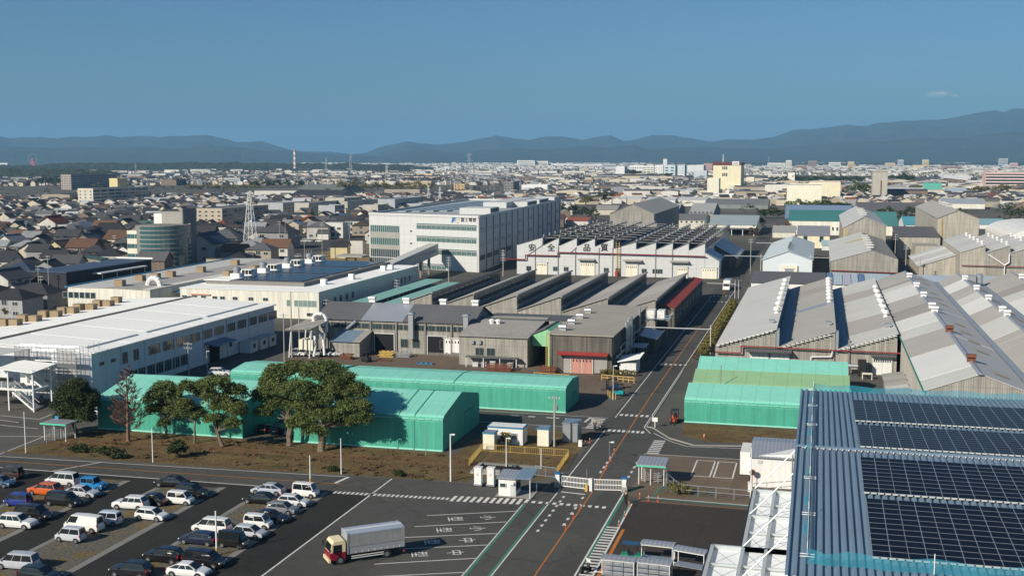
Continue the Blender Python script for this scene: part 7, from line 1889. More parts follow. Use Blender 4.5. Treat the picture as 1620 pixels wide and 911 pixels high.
for fl in range(10):
 z0 = .6 + fl * (H + 1.6) / 10; z1 = z0 + (H + 1.6) / 10
 for i in range(n):
  a0, a1 = [-math.pi * .62 + math.pi * .95 * t_ / n for t_ in (i, i + .96)]
  MB().face([(cx + rr_ * math.cos(a) , cy + rr_ * math.sin(a), z) for a, z in ((a0, z0), (a1, z0), (a1, z1 - .35), (a0, z1 - .35))]).build('pane', M['office_glass'], t)
 b = MB()
 for i in range(n):
  a0, a1 = [-math.pi * .62 + math.pi * .95 * t_ / n for t_ in (i, i + 1)]
  b.bar((cx + (rr_ + .05) * math.cos(a0), cy + (rr_ + .05) * math.sin(a0), z1 - .18), (cx + (rr_ + .05) * math.cos(a1), cy + (rr_ + .05) * math.sin(a1), z1 - .18), .2, .34)
 b.build('floor_band', M['concrete'], t)
b = MB(); b.lathe(cx, cy, [(rr_ - .3, 0), (rr_ - .3, H + 2.0)], 28); b.build('core_wall', M['concrete_d'], t)
for fl in range(4):
 z = 1.2 + fl * H / 4.1
 for i in range(3): window(t, '-y', X0 + (XR - X0) * (i + .5) / 3, Y, z, (XR - X0) / 3 - .2, 1.7, 2, 'window', 'office_glass')
Yr = Y + 16; q_ = lambda px: onY(px, 380, Yr)[0]; HT = onY(270, 335, Yr)[1]
MB().box(q_(257), Yr, 0, q_(291), Yr + 5, HT).build('rear_block', M['concrete'], t); MB().box(q_(291.2), Yr - 1, 0, q_(293), Yr + 9, HT + 1.2).build('tower_slab', mat('dark_slab', (.12, .14, .16), .5), t); MB().box(q_(236), Yr + 4, 0, q_(256.8), Yr + 9, HT - 1).build('rear_block', M['white'], t)
X0, Y = at(106, 466); X1 = onY(188, 466, Y)[0]; t = thing('black_store', 'long black walled store with a slate blue flat roof and a thin white canopy', 'store', (X0, Y, 0)); EXCL.append((X0 - 22, Y - 4, X1 + 6, Y + 60)); LAND.append(('the black store', X0 + 10, Y + 20))
Hs = onY(106, 432, Y)[1]; xA = onY(45, 432, Y)[0]
MB().box(xA, Y, 0, X0, Y + 50, Hs).build('wall', mat('dark_wall', (.03, .032, .04), .8, .1), t); MB().box(xA - .3, Y - .3, Hs, X0 + .3, Y + 50.3, Hs + .3).build('roof', mat('slate_blue', (.06, .085, .13), .5, .1, .1), t); MB().box(xA - .4, Y + 50.2, Hs, X0 + .4, Y + 50.6, Hs + .9).build('parapet', M['white'], t)
MB().box(X0, Y + 14, Hs - 1.6, X0 + 3.4, Y + 42, Hs - 1.2).build('canopy', M['white'], t)
for k in range(4): MB().tube((X0 + 3.2, Y + 15 + k * 8.5, 0), (X0 + 3.2, Y + 15 + k * 8.5, Hs - 1.6), .12).build('post', M['steel'], t)
APT = dict(cat='apartment block')
t, *_ = pxb(312, 352, 331, 364, 62, BEIGE, (.2, .2, .2), 'apartment_block', 'beige apartment block with a dark balcony side, behind the lattice pylon', wins=[(5, 4, .35, .4, .05, .98)], side=[(5, 9, .8, .5, .04, .97)], land='the beige flats', **APT)
pxb(124, 148, 299, 328, 90, (.6, .56, .46), (.16, .16, .16), 'apartment_block', 'cream and black apartment block with small windows among the left houses', wins=[(5, 3, .3, .35, .1, .97)], side=[(5, 8, .85, .55, .05, .97)], land='the cream black flats', **APT)
pxb(174, 187, 283, 318, 18, (.66, .56, .3), (.2, .2, .2), 'stair_tower_block', 'pale yellow tower rising behind the cream and black apartment block', 'tower')
pxb(97, 113, 277, 300, 110, (.36, .31, .28), (.12, .12, .12), 'apartment_block', 'brown apartment block with a dark side, farther left beyond the dark wood', wins=[(6, 4, .5, .35, .05, .97)], side=[(6, 9, .85, .5, .04, .97)], **APT)
for x0, x1, yt, yb, d, l in ((408, 448, 322, 344, 40, 'first long grey apartment slab from the left, with a dark side'), (466, 489, 322, 345, 55, 'second apartment slab from the left, beige gable with grey balconies'), (504, 530, 326, 346, 18, 'pale grey blue square block between the apartment slabs'), (536, 550, 320, 340, 70, 'third apartment slab, cream gable, before the company building'), (574, 598, 325, 345, 22, 'cream square block beside the company building left end'), (598, 625, 316, 336, 70, 'farthest grey apartment slab just over the company building roof'), (515, 545, 314, 332, 40, 'grey apartment slab in the rear row over the cream gable'), (640, 668, 323, 335, 30, 'pale roofed block over the left of the company roof'), (716, 735, 318, 330, 50, 'white low block over the middle of the company roof')):
 pxb(x0, x1, yt, yb, d, (.44, .42, .36) if 'beige' in l or 'cream' in l else (.38, .4, .41), (.3, .31, .31), 'apartment_slab', l, side=[(4, max(3, int(d / 6)), .6, .5, .05, .97)], group='apartment slabs left of the company building', land=None, **APT)
LAND.append(('the grey apartment slabs', -250, 860))
pxb(453, 533, 302, 319, 60, (.25, .25, .25), (.04, .042, .05), 'wide_hall', 'wide hall with a black roof behind the apartment slabs', 'hall', kind='gx', ridge=7)
pxb(465, 540, 293, 303, 80, (.4, .42, .38), (.16, .18, .16), 'market_hall', 'wide grey green hall with white roof edges beyond the black roofed hall', 'hall', kind='gx', ridge=6)
pxb(718, 735, 292, 309, 18, (.5, .36, .18), (.3, .25, .2), 'apartment_block', 'ochre apartment block seen over the company building', wins=[(4, 3, .4, .4, .05, .97)], **APT)
pxb(797, 812, 288, 306, 30, (.2, .19, .19), (.2, .2, .2), 'apartment_block', 'dark brown apartment block over the right part of the company roof', wins=[(4, 3, .5, .4, .05, .97)], **APT)
pxb(825, 866, 293, 303, 30, WHITE, (.6, .6, .6), 'warehouse', 'white shop with a lettered front beyond the company roof', 'shop')
pxb(820, 862, 313, 322, 40, (.12, .12, .11), (.2, .22, .24), 'low_office', 'low dark grey office behind the far end of the company building', 'office building', wins=[(1, 10, .5, .4, .2, .9)])
pxb(925, 938, 284, 295, 14, (.4, .27, .2), (.3, .25, .2), 'apartment_block', 'brick red small block among the houses beyond the slogan hall', wins=[(3, 3, .5, .4, .05, .97)], **APT)
for x0, x1, yt, yb, d, w, l, wn in (
 (974, 988, 264, 280, 40, WHITE, 'white square tower block left of the white works', None), (996, 1018, 262, 276, 60, WHITE, 'white works block with plain front', [(2, 6, .5, .3, .2, .95)]), (1017, 1035, 263, 278, 40, (.7, .68, .6), 'cream works block with window bands', [(4, 3, .8, .3, .1, .95)]),
 (1036, 1049, 262, 281, 40, WHITE, 'white block at the left of the pale blue works', [(4, 3, .2, .3, .1, .95)]), (1050, 1068, 262, 283, 40, (.52, .6, .62), 'pale blue works block with balconies', [(4, 2, .5, .4, .1, .95)]), (1068, 1083, 263, 281, 40, (.6, .64, .64), 'pale grey works block right of the pale blue one', [(4, 2, .4, .2, .1, .95)]), (1049, 1055, 252, 266, 15, WHITE, 'thin white tower on the pale blue works', None),
 (1087, 1113, 262, 276, 60, (.62, .64, .62), 'wide grey white works block beside the cream tower', None), (1097, 1118, 271, 283, 30, (.5, .54, .56), 'small blue grey cube block before the wide works block', None), (1113, 1127, 259, 273, 40, (.4, .26, .24), 'reddish brown block just left of the cream tower', None)):
 pxb(x0, x1, yt, yb, d, w, (.5, .5, .5), 'works_block', l, 'works', wins=wn, group='works buildings far beyond the slogan hall', par=1)
t, X0, X1, Y, H = pxb(1127.5, 1171.5, 261.5, 307, 60, (.72, .66, .46), (.3, .25, .22), 'coffee_works_tower', 'large cream windowless works tower with a dark red top band and a white sign', 'works tower', par=.2, land='the cream works tower')
MB().box(X0 - .5, Y - .6, H, onY(1158, 260, Y)[0], Y + 60, H + onY(1130, 256.5, Y)[1] - H).build('top_band', mat('maroon', (.12, .04, .035), .7), t)
xs0, xs1 = onY(1158.5, 258, Y)[0], onY(1169.5, 258, Y)[0]; zt = onY(1160, 255.5, Y)[1]; MB().box(xs0, Y - 1, H, xs1, Y + 30, zt).build('sign_block', M['white'], t); MB().box(xs1, Y - .6, H, X1 + .5, Y + 60, zt - 1.5).build('top_band', MATS['maroon'], t)
text('sign_letter', t, 'AGF', Matrix.Translation(((xs0 + xs1) / 2, Y - 1.1, onY(1164, 259, Y)[1])) @ Matrix.Rotation(math.pi / 2, 4, 'X'), M['black'], (xs1 - xs0) * .36, depth=.1)
for px in (1143.5, 1146.5, 1149.5):
 for py in (268.5, 279): x, z = onY(px, py, Y); window(t, '-y', x, Y, z, 1.5, 4, 1)
MB().tube((onY(1142, 255, Y)[0], Y + 20, H), (onY(1142, 255, Y)[0], Y + 20, onY(1142, 244, Y)[1]), .7, .3).build('mast', M['steel_w'], t)
for x0, x1, yt, yb, d, w, l in ((1118.5, 1137, 283, 313, 20, (.72, .69, .55), 'narrow cream tower block in front of the cream works tower'), (1152, 1172, 294, 308, 30, (.66, .63, .52), 'low cream block under the works tower'), (1173, 1209, 294, 307, 30, (.7, .65, .46), 'long cream block right of the works tower'), (1130, 1160, 308, 316, 30, WHITE, 'low white store in front of the narrow cream tower'), (1180, 1193, 281, 294, 20, (.68, .64, .5), 'small cream rooftop block right of the works tower'), (1244, 1299, 294, 332, 60, (.76, .72, .58), 'big plain cream works box in front of the trees'), (1279, 1329, 289, 318, 60, (.72, .66, .48), 'tall cream works wing with outside stairs behind the plain box'), (1246, 1257, 274, 292, 14, (.74, .72, .62), 'white cream rooftop tower over the works box'), (1210, 1245, 294, 310, 30, (.66, .64, .56), 'cream works link block left of the plain box'), (1334, 1354, 312, 322, 20, (.7, .66, .54), 'low cream annex right of the works box')):
 pxb(x0, x1, yt, yb, d, w, (.42, .4, .36), 'cream_works', l, 'works', group='cream works buildings right of the works tower', par=.6)
t, X0, X1, Y, H = pxb(1379.5, 1403, 272, 318, 26, (.42, .4, .34), (.35, .32, .25), 'concrete_silo_tower', 'tall stained concrete tower block standing alone right of the cream works', 'tower', land='the concrete tower')
MB().box(X0 - .6, Y - .6, H, X1 + .6, Y + 26.6, H + 1).build('cornice', M['tan_patch'], t); MB().box((X0 + X1) / 2 + .6, Y - .4, 2, (X0 + X1) / 2 + 1.6, Y, H * .7).build('rust_pipe', M['rust'], t)
t, X0, X1, Y, H = pxb(1559, 1650, 274, 303, 40, (.62, .42, .38), (.5, .4, .38), 'pink_hospital', 'long pink five storey building with white balcony bands at the right edge', 'building', land='the pink building')
for k in range(5):
 z = H * (.16 + k * .165); MB().box(X0 - .2, Y - 1.2, z, X1, Y, z + 1.5).build('balcony_band', mat('pale_pink', (.7, .56, .53), .7), t); MB().box(X0, Y - .3, z + 1.6, X1, Y, z + 3.2).build('window_band', M['glass'], t)
pxb(1355, 1505, 322, 337, 40, (.6, .6, .56), (.1, .1, .105), 'dark_roof_hall', 'long low hall with a dark grey roof before the concrete tower', 'hall', kind='gx', ridge=8)
pxb(1242, 1347, 326, 346, 30, (.3, .28, .24), (.13, .19, .28), 'blue_roof_hall', 'long hall with a slate blue roof in front of the trees', 'hall', kind='gx', ridge=9)
t, X0, X1, Y, H = pxb(1247, 1355, 336, 371, 55, (.7, .68, .58), (.05, .19, .18), 'teal_roof_plant', 'cream plant with a wide teal roof right of the main road', 'factory', kind='gx', ridge=5, wins=[(1, 16, .4, .4, .1, .5)])
pxb(1352, 1420, 338, 372, 50, (.72, .7, .6), (.06, .2, .19), 'teal_roof_plant', 'second cream plant with a teal roof, behind the tall slate hall', 'factory', kind='gx', ridge=7)
t, *_ = pxb(1261, 1312, 360, 392, 30, (.68, .62, .46), (.2, .21, .24), 'cream_store', 'cream store with a grey seamed roof and two roller doors', 'store', kind='gx', ridge=4, wins=[(1, 2, .25, .35, .1, .9)])
t, X0, X1, Y, H = pxb(1121, 1196, 345, 371, 70, (.66, .66, .6), (.3, .36, .36), 'shipping_hall', 'white shipping hall with a pale grey green roof and a dark open front', 'hall', kind='gx', ridge=4)
MB().box(X0 + 2, Y - .2, .4, X1 - 1, Y - .05, H * .32).build('open_front_shade', M['dark'], t); MB().box(X0, Y - 6, H * .36, X1, Y, H * .42).build('canopy', M['dark_roof'], t)  # black slab on the wall: the shade of the open front is painted
for k in range(5): MB().bar((X0 + 1 + k * (X1 - X0 - 2) / 4, Y - 5.6, 0), (X0 + 1 + k * (X1 - X0 - 2) / 4, Y - 5.6, H * .36), .35, .35).build('post', M['steel_w'], t)
for x0, x1, yt, yb, d, w, r, l, rg in ((1066, 1114, 341, 362, 40, (.62, .6, .5), (.16, .16, .16), 'cream two storey workshop between the tall gable hall and the shipping hall', 3), (1090, 1128, 324, 350, 60, (.3, .28, .25), (.34, .34, .33), 'grey slate gable workshop behind the cream workshop', 6), (1040, 1072, 324, 343, 50, (.24, .23, .21), (.36, .36, .35), 'small grey gable workshop behind the tall gable hall', 5), (1115, 1215, 316, 330, 40, (.2, .22, .21), (.16, .16, .17), 'long low dark roofed shed beyond the shipping hall', 4), (980, 1020, 312, 320, 30, WHITE, (.5, .5, .5), 'white low store behind the tall gable hall, left part', 2), (1022, 1068, 313, 326, 40, (.66, .66, .62), (.5, .5, .5), 'long white store wall behind the tall gable hall', 2), (1070, 1118, 313, 326, 40, (.62, .61, .55), (.5, .5, .5), 'white store with pipes right of the long white wall', 2), (1058, 1095, 300, 312, 40, (.68, .64, .5), (.5, .5, .48), 'cream factory with a row of square windows', 2), (940, 975, 326, 340, 30, (.5, .46, .38), (.3, .28, .26), 'beige shed beside the dark trees left of the tall gable hall', 3), (895, 930, 345, 356, 20, (.6, .58, .55), (.25, .08, .05), 'small house with a dark red roof beside the ventilator rows', 2)):
 pxb(x0, x1, yt, yb, d, w, r, 'workshop', l, 'workshop', kind='gx', ridge=rg, wins=[(1, 6, .4, .3, .35, .8)] if 'cream' in l else None, group='workshops beyond the slogan hall')
for x0, x1, yt, yb, d, w, r, l, rg in ((1490, 1558, 315, 330, 40, (.68, .66, .58), (.3, .33, .36), 'white two storey workshop with a grey roof near the pink building', 4), (1430, 1494, 346, 366, 50, (.7, .7, .66), (.08, .3, .36), 'white plant with a turquoise and grey roof behind the tall beige hall', 4), (1550, 1590, 348, 362, 30, (.66, .66, .64), (.2, .36, .38), 'white store with pale turquoise roof right of the tall beige hall', 3), (1500, 1530, 298, 312, 40, (.52, .56, .62), (.4, .46, .52), 'pale blue hall with blue lettering beyond the dark roof', 3), (1462, 1490, 290, 312, 30, (.5, .48, .42), (.12, .4, .3), 'mill with a mint green roof beyond the dark roofed hall', 7), (1400, 1462, 298, 312, 60, (.66, .65, .6), (.55, .55, .53), 'pale long hall between the concrete tower and the mint roof', 3), (1493, 1535, 278, 288, 60, (.62, .62, .6), (.72, .72, .7), 'long white barrel roofed hall far at the right', 4), (1530, 1560, 292, 301, 20, (.62, .58, .52), (.3, .08, .05), 'house with a red roof left of the pink building', 4)):
 pxb(x0, x1, yt, yb, d, w, r, 'hall', l, 'hall', kind='gx', ridge=rg, group='halls at the far right')
t = thing('arched_hall', 'big white arched roof hall at the right edge behind the pale sawtooth hall', 'hall', (95, 590, 0)); b = MB(); pr = [(82, 0)] + [(82 + 34 * (1 - math.cos(math.pi * i / 12)) / 2, 7.5 + 6 * math.sin(math.pi * i / 12)) for i in range(13)] + [(116, 0)]; b.prism(pr, 'y', 560, 640, 0); b.build('shell', M['white'], t); EXCL.append((80, 555, 120, 645))
# ------------------------------------------------------------------ pylons, masts, chimney
def lattice(px, pyb, pyt, label, m='steel_w', w0=.11, arms=3, name='lattice_pylon', cat='pylon', th=None, group='lattice pylons over the town'):
 x, y = at(px, pyb); h = onY(px, pyt, y)[1]; t = thing(name, label, cat, (x, y, 0), 0, group); r = max(.09, y / FPX * .11) if th is None else th
 b = MB(); n = max(5, int(h / 4)); W = h * w0
 def c(i, z): f = W * (1 - .86 * min(1, z / h)) * .5; return (x + (1, 1, -1, -1)[i] * f, y + (1, -1, -1, 1)[i] * f, z)
 for i in range(4): b.tube(c(i, 0), c(i, h), r * 1.25, r, 4)
 zs = [h * (1 - (1 - k / n) ** 1.35) for k in range(n + 1)]
 for k in range(n):
  for i in range(4): j = (i + 1) % 4; b.tube(c(i, zs[k]), c(j, zs[k + 1]), r * .7, r * .7, 3); b.tube(c(j, zs[k]), c(i, zs[k + 1]), r * .7, r * .7, 3)
 b.build('frame', M[m], t)
 for k in range(arms):
  z = h * (.97 - .13 * k); L = h * (.07 + .02 * (k == 1)); a = MB(); a.bar((x - L, y, z), (x + L, y, z), r * 2, r * 2); a.tube((x - L, y, z), (x, y, z + h * .04), r * .7, r * .7, 3); a.tube((x + L, y, z), (x, y, z + h * .04), r * .7, r * .7, 3); a.build('crossarm', M[m], t)
 return x, y, h
lattice(397, 402, 303, 'tall white lattice pylon right of the beige apartment block', arms=1, w0=.2, th=.13)
for px, pb, pt, l, m in ((612, 296, 258, 'pale lattice pylon among the bare trees in the middle distance', 'steel_w'), (555, 276, 243, 'grey pylon on the wooded skyline left of the middle', 'steel'), (516, 274, 250, 'thin pylon right of the red and white chimney', 'steel'), (742, 316, 243, 'tall pylon with a reddish top over the company building', 'steel'), (779, 305, 258, 'pylon over the right of the company building', 'steel'), (678, 326, 294, 'pale lattice pylon with reddish top over the company roof left part', 'steel_w'), (696, 326, 296, 'second pylon with reddish top over the company roof', 'steel_w'), (750, 292, 257, 'dark mast right of the tall reddish pylon', 'old_frame'), (385, 268, 245, 'thin dark mast on the left skyline', 'old_frame'), (215, 285, 259, 'thin mast left of the middle in the houses', 'steel'), (803, 286, 262, 'thin pale pylon beyond the company building right end', 'steel_w'), (629, 292, 270, 'small pylon right of the pale lattice pylon', 'steel'), (1216, 268, 248, 'thin aerial mast far right of the works tower', 'steel'), (1556, 300, 264, 'grey pylon beside the pink building', 'steel')):
 lattice(px, pb, pt, l, m, .16 if 'mast' not in l else .05)
x, y = at(719, 312); h = onY(719, 270, y)[1]; t = thing('substation_frame', 'dark twin steel substation tower over the company building', 'tower', (x, y, 0)); b = MB(); k = y / FPX
for i in range(4):
 xx = x + (i - 1.5) * k * 4; b.bar((xx, y, 0), (xx, y, h), .45, .45)
build_each(b, 'column', M['old_frame'], t)
for z in (.55, .72, .86, .98): MB().bar((x - k * 8, y, h * z), (x + k * 8, y, h * z), .5, .6).build('crossbeam', M['old_frame'], t)
x, y = at(467, 272); h = onY(467, 237, y)[1]; t = thing('striped_chimney', 'tall red and white striped chimney on the left skyline', 'chimney', (x, y, 0)); k = y / FPX
for i in range(9): MB().tube((x, y, h * i / 9), (x, y, h * (i + 1) / 9), k * 2.6 * (1 - i * .02), k * 2.6 * (1 - (i + 1) * .02), 10).build('band', MATS['pale_red'] if i % 2 == 0 else M['white'], t)
for px, b_, t_, l in ((66, 480, 436, 'utility pole among the dark houses at the far left'), (78, 470, 404, 'utility pole with crossarms left of the black store'), (62, 468, 420, 'pole beside the corner of the black store'), (157, 448, 412, 'pole before the black store side'), (182, 402, 372, 'pole beside the brown gable house'), (282, 425, 385, 'utility pole right of the curved glass office'), (443, 408, 350, 'pole before the parking lot'), (452, 402, 345, 'second pole before the parking lot'), (482, 412, 376, 'pole at the middle of the parking lot'), (510, 410, 352, 'pole before the small grey house'), (553, 398, 352, 'tall pole at the right of the parking lot'), (485, 415, 395, 'first of three flag poles on the brown lawn'), (489, 416, 395, 'second of three flag poles on the brown lawn'), (493, 417, 395, 'last of three flag poles on the brown lawn'), (43, 395, 350, 'pole among the houses near the red roofed house')):
 pole(px, b_, t_, l, arms=0 if 'flag' in l else 2, r=.14, name='utility_pole' if 'flag' not in l else 'flag_pole', cat='utility pole' if 'flag' not in l else 'flag pole', group='poles in the town')
PK = quadz('town_car_park', None, [at(*p) for p in ((420, 408), (545, 392), (585, 384), (585, 374), (470, 380), (420, 392))], -.06, M['asphalt'], 'structure')
for i, (px, py, c, l) in enumerate(((465, 382, WHT, 'white car left of the sign in the town car park'), (482, 383, WHT, 'second white car in the town car park'), (489, 383, (.7, .7, .7), 'pale car in the middle of the town car park'), (505, 383, WHT, 'white car before the small grey house'), (537, 384, (.45, .05, .02), 'red car in the town car park'), (525, 396, (.03, .1, .3), 'blue car on the street beside the brown lawn'), (536, 396, (.3, .3, .3), 'grey car on the street beside the brown lawn'), (470, 407, SIL, 'silver car at the near side of the town car park'), (556, 389, BLK, 'black car at the right of the town car park'))):
 x, y = at(px, py); car('hatch' if i % 2 else 'kei', x, y, R(190 + (i % 3) * 8), c, l, 'cars in the town car park')
barrier([at(490, 411), at(545, 401), at(584, 393)], 1.4, 'old_frame', 'grey fence between the brown lawn and the street', 3, .8, 'lawn_fence', r=.08)
def wood(pts, h, label, m='leaf_d', size=None, seed=1, name='tree_row', cat='trees', dens=1.0, ry=None, kind='stuff'):
 cl = []
 rr = random.Random(seed)
 for px, py, w in pts:
  x, y = at(px, py); k = y / FPX; r = w * k * .5; hh = h * k * rr.uniform(.85, 1.15); cl.append((x, y + r * .4, hh * .5, r, ry or r * .9, hh * .52))
 yy = cl[0][1]; k = yy / FPX; sz = size or max(.2, k * .95)
 o = foliage(name, None, cl, int(26 * len(cl) * dens), 34, sz, M[m], seed, rsub=sz * 3.2, shell=.5); props(o, label, cat, kind=kind)
 EXCL.extend((c[0] - c[3], c[1] - c[4], c[0] + c[3], c[1] + c[4]) for c in cl)
wood([(10 + i * 14, 503 - i * 3.6, 22) for i in range(7)], 24, 'row of roadside trees at the left edge before the dark houses', 'leaf_h', seed=2, dens=1.6)
for pts, h, l, m in (([(60 + i * 9, 294, 16) for i in range(5)], 16, 'dark wood beside the brown apartment block', 'leaf_d'), ([(905, 345, 22), (925, 348, 24), (940, 350, 16), (890, 345, 18)], 22, 'dark trees between the company building and the tall gable hall', 'leaf_d'), ([(948, 326, 26), (962, 326, 22)], 24, 'big dark round trees left of the tall gable hall roof', 'leaf_d'), ([(925, 326, 20), (935, 322, 18)], 14, 'bare brownish trees beside the big dark trees', 'leaf_h'), ([(1250 + i * 14, 333, 18) for i in range(5)], 17, 'row of round trees before the cream works box', 'leaf'), ([(1300 + i * 13, 334, 17) for i in range(4)], 14, 'round trees right of the cream works box', 'leaf_d'), ([(1392 + i * 16, 352, 22) for i in range(9)], 22, 'dark belt of trees behind the tall beige hall', 'leaf_d'), ([(1595 + i * 14, 357, 34) for i in range(4)], 30, 'large dark tree mass at the right edge', 'leaf_d'), ([(1225 + i * 16, 292, 20) for i in range(10)], 13, 'dark wood belt beyond the cream works', 'leaf_d'), ([(1345 + i * 9, 311, 14) for i in range(4)], 20, 'olive trees left of the concrete tower', 'leaf'), ([(1410 + i * 10, 293, 14) for i in range(4)], 16, 'dark trees right of the concrete tower', 'leaf_d'), ([(1545 + i * 14, 308, 16) for i in range(7)], 14, 'row of brownish trees before the pink building', 'leaf_h'), ([(1135 + i * 10, 290, 14) for i in range(3)], 10, 'trees under the works tower', 'leaf_d'), ([(1020 + i * 9, 284, 14) for i in range(5)], 9, 'dark trees before the far white works', 'leaf_d'), ([(1000, 280, 20), (1010, 282, 14)], 10, 'tree clump left of the far white works', 'leaf_d'), ([(300 + i * 20, 300, 24) for i in range(6)], 8, 'brown green scrub strip among the left houses', 'leaf_h'), ([(400 + i * 18, 297, 20) for i in range(5)], 12, 'dark trees along the field left of the wide hall', 'leaf_d'), ([(540 + i * 17, 303, 20) for i in range(9)], 16, 'olive brown trees between the halls and the pylons', 'leaf_h'), ([(560 + i * 22, 290, 26) for i in range(7)], 9, 'reddish brown bare wood in the middle distance', 'leaf_b'), ([(1205 + i * 10, 345, 14) for i in range(4)], 13, 'trees at the far end of the main road', 'leaf_d'), ([(1440 + i * 12, 305, 14) for i in range(3)], 9, 'small olive trees before the pale long hall', 'leaf')):
 M.setdefault('leaf_b', mat('leaf_bare', (.13, .085, .065), .9, .3, .1, leaf=True)); wood(pts, h, l, m, seed=int(pts[0][0]))
for x0, x1, yt, yb, d, w, r, l, rg in ((1222, 1258, 359, 376, 24, (.6, .58, .5), (.3, .3, .29), 'small pale shed right of the road beside the bare trees', 3), (1300, 1332, 382, 396, 16, (.55, .6, .6), (.3, .42, .45), 'low pale blue shed between the pale blue store and the striped hall', 2), (1228, 1250, 386, 398, 10, (.5, .47, .4), (.28, .27, .25), 'little beige shed behind the pale blue store', 2)):
 pxb(x0, x1, yt, yb, d, w, r, 'shed', l, 'shed', kind='gx', ridge=rg, group='small sheds right of the main road')
wood([(1192, 378, 16), (1203, 366, 14), (1230, 372, 12), (1246, 374, 12)], 22, 'brown bare trees along the far part of the main road', 'leaf_b', seed=71)
x, y = at(52, 262); k = y / FPX; t = thing('ferris_wheel', 'faint pinkish ferris wheel with a red base on the far left skyline', 'ferris wheel', (x, y, 0)); b = MB(); zc = onY(52, 251, y)[1]
for i in range(28):
 a0, a1 = [2 * math.pi * q / 28 for q in (i, i + 1)]; b.tube((x + 9 * k * math.cos(a0), y, zc + 9 * k * math.sin(a0)), (x + 9 * k * math.cos(a1), y, zc + 9 * k * math.sin(a1)), k * .3, n=4); 
 if i % 4 == 0: b.tube((x, y, zc), (x + 9 * k * math.cos(a0), y, zc + 9 * k * math.sin(a0)), k * .12, n=3)
b.build('wheel', M['concrete'], t); MB().prism([(-5 * k, 0), (5 * k, 0), (1.5 * k, zc), (-1.5 * k, zc)], 'y', y - 3, y + 3).xf(Matrix.Translation((x, 0, 0))).build('base', M['red'], t)
# ------------------------------------------------------------------ houses
def house_mesh(kind, w, d, h, rise, ov=.5):
 wl_, rf, lw = MB(), MB(), None
 x, y = w / 2, d / 2
 if kind == 'gable':
  wl_.prism([(-y, -.2), (y, -.2), (y, h), (0, h + rise), (-y, h)], 'x', -x, x)
  s = rise / y
  for sg in (-1, 1):
   b0 = [(-x - ov, sg * (y + ov), h - s * ov), (x + ov, sg * (y + ov), h - s * ov), (x + ov, 0, h + rise), (-x - ov, 0, h + rise)]
   up = [(p[0], p[1], p[2] + .22) for p in b0]; rf.face(up); rf.face(b0[::-1])
   for k in range(4): j = (k + 1) % 4; rf.face([b0[k], b0[j], up[j], up[k]])
  rf.box(-x - ov, -.2, h + rise + .12, x + ov, .2, h + rise + .42)
 elif kind == 'hip':
  wl_.box(-x, -y, -.2, x, y, h); e = [(-x - ov, -y - ov), (x + ov, -y - ov), (x + ov, y + ov), (-x - ov, y + ov)]; r = max(.3, x - y)
  z0, z1 = h - .1, h + rise; A, B_ = (-r, 0, z1), (r, 0, z1); E_ = [(*p, z0) for p in e]
  for f in ([E_[0], E_[1], B_, A], [E_[1], E_[2], B_], [E_[2], E_[3], A, B_], [E_[3], E_[0], A], E_[::-1]): rf.face(f)
 elif kind == 'mono':
  wl_.prism([(-y, -.2), (y, -.2), (y, h + rise * .7), (-y, h)], 'x', -x, x); b0 = [(-x - .3, -y - .4, h), (x + .3, -y - .4, h), (x + .3, y + .4, h + rise * .75), (-x - .3, y + .4, h + rise * .75)]; up = [(p[0], p[1], p[2] + .25) for p in b0]; rf.face(up); rf.face(b0[::-1])
  for k in range(4): j = (k + 1) % 4; rf.face([b0[k], b0[j], up[j], up[k]])
 else:
  wl_.box(-x, -y, -.2, x, y, h + .6); rf.box(-x + .2, -y + .2, h + .58, x - .2, y - .2, h + .66)
 return wl_.mesh('wall', [M['ocol_wall']]), rf.mesh('roof', [M['ocol_roof']])
HV = []
for kind, w, d, h, rise in (('gable', 9.5, 7.5, 5.4, 2.3), ('gable', 11, 8, 5.6, 2.6), ('gable', 8, 7, 5.6, 2.0), ('hip', 10, 8.5, 5.5, 2.3), ('hip', 11.5, 9, 5.4, 2.5), ('gable', 10, 8, 3.2, 2.2), ('mono', 8.5, 7.5, 5.6, 1.6), ('flat', 9, 8, 6, 0), ('hip', 12, 9, 3.2, 2.4)):
 HV.append((kind, w, d, h, *house_mesh(kind, w, d, h, rise)))
wingm = house_mesh('gable', 5, 4.5, 2.9, 1.2, .4)
HWIN = {}
def hwin(w, h):
 k = (w, h)
 if k not in HWIN:
  b = MB(); b.face([(-w / 2, -.05, 0), (w / 2, -.05, 0), (w / 2, -.05, h), (-w / 2, -.05, h)], 1)
  for a in (-w / 2, 0, w / 2): b.box(a - .05, -.1, -.05, a + .05, .02, h + .05)
  for a in (0, h): b.box(-w / 2, -.1, a - .05, w / 2, .02, a + .05)
  HWIN[k] = b.mesh('window', [M['frame'], M['glass']])
 return HWIN[k]
ROOFS = [((.035, .036, .04), 'black tiled', 5), ((.06, .06, .065), 'dark grey tiled', 5), ((.1, .1, .105), 'grey tiled', 4), ((.075, .05, .04), 'dark brown', 1.4), ((.15, .085, .055), 'brown', 1.0), ((.22, .06, .035), 'red', .6), ((.05, .075, .12), 'slate blue', .8), ((.26, .27, .28), 'pale grey', 1.2), ((.06, .12, .1), 'dull green', .3)]
WALLS = [((.62, .6, .55), 'white', 4), ((.56, .5, .38), 'cream', 3), ((.4, .34, .27), 'beige', 2.5), ((.3, .3, .3), 'grey', 2), ((.2, .15, .12), 'brown', 1.3), ((.6, .52, .3), 'pale yellow', .6)]
def pick(lst, r): return r.choices(lst, [q[2] for q in lst])[0]
hr = random.Random(21)
HS = []
ca, sa = math.cos(R(9)), math.sin(R(9))
